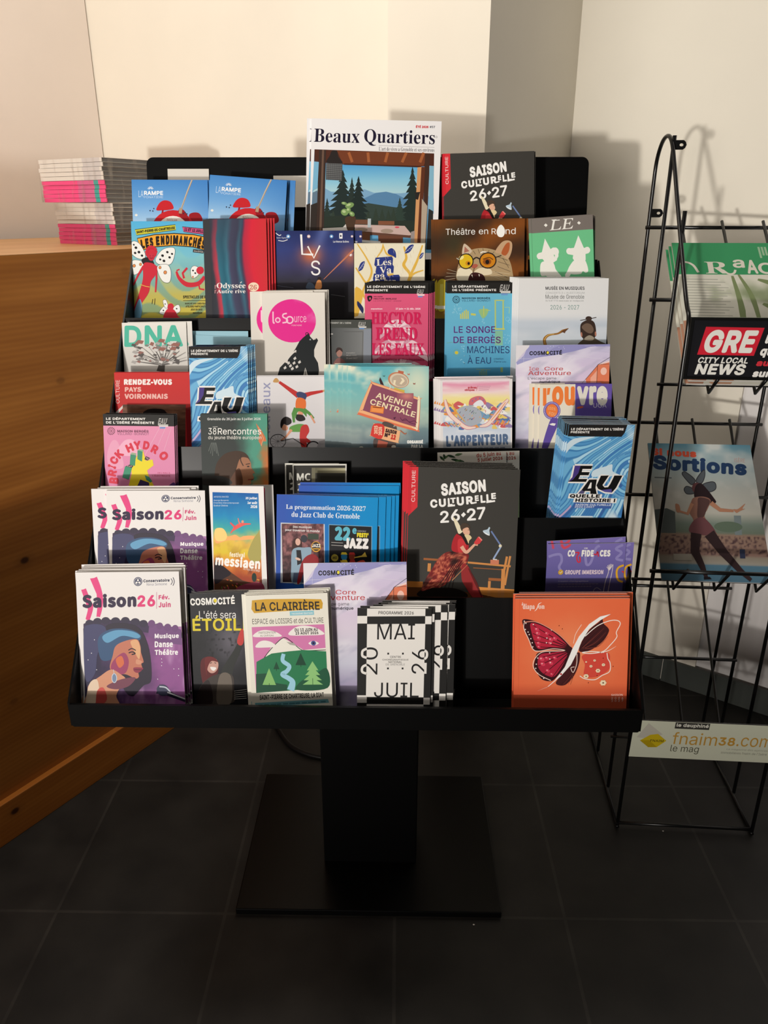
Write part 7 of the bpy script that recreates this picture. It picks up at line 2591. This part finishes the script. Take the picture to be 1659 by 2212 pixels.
# ---- second tier from the bottom
booklet('nina_back', art_nina, 'season_brochure', 0.0026, (196, 170, 200), PAPER, 'white and violet brochure with painted woman, in second tier behind the corner stack', 'violet profile brochure in the second tier', 'brochure', 'violet profile brochures in the second tier',
        [(-0.0225, 0.001, 0.2), (-0.0150, 0.0015, 0), (-0.0110, 0.0025, 0.3)])
booklet('jazz', art_jazz, 'leaflet', 0.0006, (40, 84, 170), (20, 110, 180), 'blue jazz leaflet with two inset posters, front of its fanned pile', 'blue two-poster leaflet', 'leaflet', 'fanned blue two-poster leaflets',
        [(0.012, 0, 0.2), (0.020, 0, 0.3), (0.026, 0.0005, 0.4), (0.032, 0.0005, 0.5), (0.035, 0.012, 1.5, 0.008), (0.037, 0.0155, 1.5, 0.0095)], pages=False)
booklet('culture_front', art_culture, 'season_brochure', 0.0032, (206, 44, 54), (60, 58, 56), 'dark grey brochure with red corner and seated reader, in second tier', 'dark reader brochure in the second tier', 'brochure', 'dark reader brochures in the second tier',
        [(-0.0030, 0.001, 0), (-0.0058, 0.002, 0.1), (-0.0066, 0.003, 0.3), (-0.0070, 0.0045, 0.6)])
booklet('confidences', art_confidences, 'flyer', 0.0006, (98, 92, 156), (90, 84, 150), 'violet flyer with raised hands and red lettering, behind the orange butterfly brochure', 'violet raised hands flyer', 'flyer', 'violet raised hands flyers',
        [(0.0122, 0, 0.3), (0.004, 0.0035, 2.6)], pages=False)
# ---- third tier
booklet('brick', art_brick, 'leaflet', 0.0016, (150, 96, 128), (90, 70, 84), 'pink leaflet with yellow block figure and red arched title', 'pink block figure leaflet', 'leaflet', 'pink block figure leaflets', [(0.0016, 0, 0), (0.003, 0.0005, 0)])
booklet('rencontres', art_rencontres, 'leaflet', 0.0014, (50, 54, 52), (60, 58, 54), 'dark green leaflet with upturned face of a person and an orange bird', 'dark green face leaflet', 'leaflet', 'dark green face leaflets', [(0.001, 0.0005, 0)])
booklet('mc', art_mc, 'programme_booklet', 0.0020, (190, 188, 176), (200, 196, 186), 'small black booklet with white border and big capitals, behind the blue jazz leaflets', 'small black capitals booklet', 'booklet', 'small black capitals booklets', [(-0.0122, 0, 0)])
booklet('juin', art_juin, 'leaflet', 0.0010, (206, 200, 188), PAPER, 'cream leaflet with dark leaves, mostly hidden behind the dark reader brochure', 'cream leafy leaflet', 'leaflet', 'cream leafy leaflets', [(0.0205, 0, 0)], pages=False)
booklet('eau_right', art_eau, 'season_brochure', 0.0020, (112, 170, 208), (120, 180, 216), 'blue wave-pattern brochure fronting the thick stack at right edge of stand', 'thick blue wave pile at right edge', 'brochure', 'blue wave brochures in the thick stack',
        [(-0.0030, 0.0, -0.2), (-0.0052, 0.0, -0.3), (-0.0058, 0.0005, -0.3), (-0.0062, 0.0, -0.4), (-0.0068, 0.0005, -0.5), (-0.0070, 0.001, -0.6), (-0.0078, 0.0, -0.7), (-0.0074, 0.002, -0.6), (-0.0084, 0.001, -0.7), (-0.0090, 0.0015, -0.8), (-0.0096, 0.002, -0.9), (-0.0106, 0.0, -1.0)])
# ---- fourth tier
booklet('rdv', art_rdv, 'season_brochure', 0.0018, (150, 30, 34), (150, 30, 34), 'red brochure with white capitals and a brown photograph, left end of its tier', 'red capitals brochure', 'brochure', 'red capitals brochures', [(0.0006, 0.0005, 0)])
booklet('eau_left', art_eau, 'season_brochure', 0.0018, (112, 170, 208), (40, 44, 66), 'blue wave-pattern brochure between red brochure and acrobat leaflet', 'blue wave brochure beside the acrobat leaflet', 'brochure', 'blue wave brochures beside the acrobat leaflet',
        [(0.0022, 0, 0), (0.0050, 0.0, 0), (0.0075, 0.0005, 0.2), (0.0100, 0.0005, 0.2)])
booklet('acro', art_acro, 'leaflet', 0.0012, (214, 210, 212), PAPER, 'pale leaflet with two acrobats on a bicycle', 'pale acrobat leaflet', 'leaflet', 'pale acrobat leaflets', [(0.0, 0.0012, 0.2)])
booklet('avenue', art_avenue, 'leaflet', 0.0009, (190, 206, 196), (206, 204, 190), 'sky-blue leaflet with tilted orange-rimmed street sign, front of its fan', 'tilted street sign leaflet', 'leaflet', 'tilted street sign leaflets',
        [(-0.0012, 0, 0), (-0.0048, 0.0005, 0), (-0.0128, 0.0005, 0), (-0.0210, 0.001, 0), (-0.0330, 0.001, 0), (-0.0432, 0.001, 0), (-0.026, 0.002, 0.2)], pages=False)
booklet('arpenteur', art_arpenteur, 'leaflet', 0.0013, (226, 220, 220), PAPER, 'pastel crayon leaflet with two arms embracing a mountain crowd', 'pastel crayon leaflet', 'leaflet', 'pastel crayon leaflets',
        [(-0.0032, 0.0005, 0), (-0.0064, 0.001, 0), (-0.0104, 0.001, 0), (-0.009, 0.003, -0.3), (0.0015, 0.003, -0.4)])
booklet('icecore_back', art_icecore, 'flyer', 0.0008, (190, 180, 204), PAPER, 'large lilac snow-slope flyer behind the cream and violet orange-lettered leaflet', 'lilac flyer', 'flyer', None, pages=False)
booklet('ouvre', art_ouvre, 'leaflet', 0.0010, (226, 218, 202), PAPER, 'cream and violet leaflet with large orange letters and round badge', 'orange letter leaflet', 'leaflet', 'orange letter leaflets', [(-0.0079, 0, 0), (-0.0158, 0.0005, 0)], pages=False)
# ---- fifth tier
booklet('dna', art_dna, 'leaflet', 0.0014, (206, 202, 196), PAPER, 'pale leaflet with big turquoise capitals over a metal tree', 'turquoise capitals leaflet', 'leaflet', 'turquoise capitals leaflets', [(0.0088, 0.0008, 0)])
booklet('dixit', art_dixit, 'concert_sheet', 0.0005, (150, 192, 206), (150, 192, 206), 'pale blue concert sheet with small black heading, tucked behind the wave brochure', 'pale blue concert sheet', 'flyer', 'pale blue concert sheets', [(-0.0015, 0.0095, 2.4, 0.0016)], pages=False)
booklet('source', art_source, 'season_brochure', 0.0028, (224, 218, 208), PAPER, 'cream brochure with howling black wolf before a pink moon', 'howling wolf brochure', 'brochure', 'howling wolf brochures', [(-0.0195, 0.0015, 0), (0.0035, 0.002, 0.1), (0.0062, 0.0025, 0.3)])
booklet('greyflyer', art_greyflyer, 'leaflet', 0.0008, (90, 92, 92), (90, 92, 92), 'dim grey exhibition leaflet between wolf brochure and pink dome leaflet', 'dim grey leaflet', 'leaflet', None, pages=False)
booklet('hector', art_hector, 'leaflet', 0.0020, (176, 66, 98), (150, 56, 86), 'hot pink leaflet with crimson title over a pale striped dome', 'hot pink dome leaflet', 'leaflet', 'hot pink dome leaflets', [(0.0034, 0.0005, 0), (0.0062, 0.001, 0), (0.0086, 0.001, 0.1), (0.0112, 0.0015, 0.2)])
booklet('songe', art_songe, 'leaflet', 0.0020, (80, 150, 180), (44, 110, 146), 'turquoise leaflet with yellow machine drawings and purple title', 'turquoise machine leaflet', 'leaflet', 'turquoise machine leaflets', [(-0.0012, 0.0005, 0), (-0.0022, 0.0012, -0.1), (0.0022, 0.002, -0.2)])
booklet('musee', art_musee, 'season_brochure', 0.0018, (216, 216, 214), (220, 220, 218), 'pale seaside concert brochure with a head seen from behind', 'pale seaside brochure', 'brochure', 'pale seaside brochures', [(-0.0024, 0, 0), (-0.0044, 0.0004, 0), (-0.0066, 0.0004, 0), (-0.0088, 0.0006, 0), (-0.0108, 0.0008, 0), (-0.0126, 0.0008, 0)])
# ---- sixth tier
booklet('endim', art_endim, 'festival_programme', 0.0010, (90, 150, 180), PAPER, 'sky blue festival programme with red winged figures and orange banner', 'winged figure programme', 'programme', 'winged figure programmes', [(0.0008, 0, 0)], pages=False)
booklet('odyssee', art_odyssee, 'season_brochure', 0.0026, (56, 56, 60), (44, 44, 50), 'brochure of glowing red and teal drapery with a grey spine', 'red drapery brochure', 'brochure', 'red drapery brochures', [(0.0040, 0.0005, 0), (0.0082, 0.001, 0), (0.0125, 0.001, 0.1)])
booklet('lvs', art_lvs, 'season_brochure', 0.0018, (50, 54, 74), (40, 44, 66), 'dark blue stage-light brochure with three thin white letters', 'stage light brochure', 'brochure', 'stage light brochures', [(-0.0054, 0, 0), (0.0138, 0.0, -0.1)])
booklet('vagabond', art_vagabond, 'leaflet', 0.0012, (226, 218, 192), (230, 224, 204), 'cream leaflet with yellow branches and navy leaves', 'cream branch leaflet', 'leaflet', 'cream branch leaflets', [(-0.0008, 0.0004, 0), (0.0010, 0.0008, 0)])
booklet('theatre', art_theatre, 'season_brochure', 0.0026, (90, 54, 26), (110, 66, 30), 'brown brochure with tabby cat wearing round yellow glasses', 'tabby cat brochure', 'brochure', 'tabby cat brochures', [(-0.0038, 0.0004, 0), (-0.0096, 0.0004, 0), (0.0080, 0, 0)])
booklet('le', art_le, 'leaflet', 0.0020, (70, 84, 74), (56, 66, 60), 'green leaflet with two white pointed-hat silhouettes', 'pointed hat leaflet', 'leaflet', 'pointed hat leaflets', [(-0.0042, 0, 0.1), (0.0006, 0, -0.5), (0.0012, 0, -0.9), (0.0018, 0, -1.3), (0.0022, 0, -1.8)])
# ---- top tier
booklet('rampe_left', art_rampe, 'season_brochure', 0.0020, (70, 120, 176), (40, 76, 120), 'upright blue brochure with red alarm clock, nearest the left end of the stand', 'upright red alarm clock brochure', 'brochure', 'upright red alarm clock brochures', [(0.0034, 0, 0)])
booklet('rampe_right', art_rampe, 'season_brochure', 0.0024, (70, 120, 176), (40, 76, 120), 'tilted blue brochure with red alarm clock beside the tall white magazine', 'tilted red alarm clock brochure', 'brochure', 'tilted red alarm clock brochures', [(0.0010, 0, 0.3), (0.0046, 0.0, 0.8), (0.0160, 0, 1.0)])
booklet('beaux', art_beaux, 'magazine', 0.0030, (226, 224, 224), PAPER, 'tall white magazine with terrace and mountain photograph, highest in the stand', 'tall white terrace magazine', 'magazine', 'tall white terrace magazines', [(-0.0078, 0.0008, 0.1)])
booklet('culture_back', art_culture, 'season_brochure', 0.0032, (206, 44, 54), (30, 29, 28), 'dark grey brochure with red corner and seated reader, in the top tier', 'dark reader brochure in the top tier', 'brochure', 'dark reader brochures in the top tier', [(0.0022, 0, -0.2), (-0.0016, 0, 0)])

# folded festival leaflet whose front leaf stands a little open
x, y, z, w, h, roll, lean = PLACE['messiaen']
w_leaf = 0.0865
root = empty('folded_leaflet')
me = sheet_mesh('front_leaf', art_messiaen(), w_leaf, h, 0.0005, PAPER, (170, 40, 70))
fl = link(bpy.data.objects.new('front_leaf', me), root)
fl.matrix_parent_inverse = Matrix.Identity(4)
back_art = Art((206, 202, 198)).box(100, 210)
back_art.rect(70, 60, 86, 130, (120, 60, 76))
me2 = sheet_mesh('back_leaf', back_art, w, h, 0.0005, PAPER, PAPER)
bl = link(bpy.data.objects.new('back_leaf', me2), root)
bl.location = (0, 0, 0)
ca = R(-14)
fl.matrix_local = Matrix.Translation((-w / 2, -0.0006, 0)) @ Matrix.Rotation(ca, 4, 'Z') @ Matrix.Translation((w_leaf / 2, 0, 0))
mid = link(bpy.data.objects.new('inner_leaf', sheet_mesh('inner_leaf', Art((214, 60, 96)).box(10, 20), w_leaf, h * 0.985, 0.0004, PAPER, PAPER)), root)
mid.matrix_local = Matrix.Translation((-w / 2, -0.0003, 0)) @ Matrix.Rotation(ca * 0.8, 4, 'Z') @ Matrix.Translation((w_leaf / 2, 0, 0))
set_pose(root, x, y, z, roll, lean, w)
tag(root, 'half-open folded festival leaflet with a flying pink figure over yellow hills', 'leaflet')

# ------------------------------------------------------------------ papers and boards of the wire rack


def in_rack(root, a, d, z, lean):
    root.matrix_world = rack_m @ Matrix.Translation((a, d, z)) @ Matrix.Rotation(R(-lean), 4, 'X')


rack_m = Matrix.Translation((0.488, 1.32, 0)) @ Matrix.Rotation(R(-3.2), 4, 'Z')
def on_wires(root, a, d, z, off, WL=48.0):
    n_ = (-math.cos(R(WL)), math.sin(R(WL)))
    in_rack(root, a, d + n_[0] * off, z + n_[1] * off, WL)


for n in range(3):
    root = empty('newspaper')
    t = 0.004
    wn = 0.197 + 0.004 * n
    link(bpy.data.objects.new('front_page', sheet_mesh('front_page', art_green_paper(), wn, 0.318, t, (190, 186, 172), (196, 192, 180))), root)
    link(bpy.data.objects.new('page_block', pages_mesh(wn, 0.318, t)), root)
    on_wires(root, 0.126 - 0.002 * n, 0.046, 0.968 - 0.003 * n, 0.0230 - 0.0046 * n)
    tag(root, ['green-headed free newspaper in the upper rack pocket, front copy', 'second green-headed newspaper behind the front copy in the upper rack pocket', 'rearmost green-headed newspaper in the upper rack pocket'][n], 'newspaper', 'green newspapers in the rack')
root = empty('magazine')
link(bpy.data.objects.new('cover', sheet_mesh('cover', art_sortions(), 0.214, 0.312, 0.004, (140, 150, 156), (150, 150, 150))), root)
link(bpy.data.objects.new('page_block', pages_mesh(0.214, 0.312, 0.004)), root)
on_wires(root, 0.145, 0.070, 0.5656, 0.0105, 46.1)
tag(root, 'outdoor festival magazine with winged dancer before a crowd, in the middle rack pocket', 'magazine')


def board(name, art, w, hh, d, z, lean, lab):
    root = empty(name)
    link(bpy.data.objects.new('printed_panel', sheet_mesh('printed_panel', art, w, hh, 0.003, (30, 30, 32), (40, 40, 42))), root)
    in_rack(root, RW / 2, d, z, lean)
    tag(root, lab, 'sign')
    return root


g = board('rack_sign', art_gre(), RW - 0.008, 0.097, -0.0085, 0.9925, 0, 'black and red newspaper sign on the front of the upper rack pocket')
bm = bmesh.new()
wd = RW - 0.008
for x0, z0, x1, z1 in ((-wd / 2 - 0.004, -0.003, wd / 2 + 0.004, 0.002), (-wd / 2 - 0.004, 0.095, wd / 2 + 0.004, 0.100), (-wd / 2 - 0.004, 0.002, -wd / 2 + 0.001, 0.095), (wd / 2 - 0.001, 0.002, wd / 2 + 0.004, 0.095)):
    add_box(bm, x0, -0.003, z0, x1, 0.0035, z1)
obj('frame', bm, M['wire'], g)
board('rack_sign', art_fnaim(), RW - 0.001, 0.096, -0.0085, 0.198, -4, 'white magazine sign with yellow emblem on the lowest front of the wire rack')
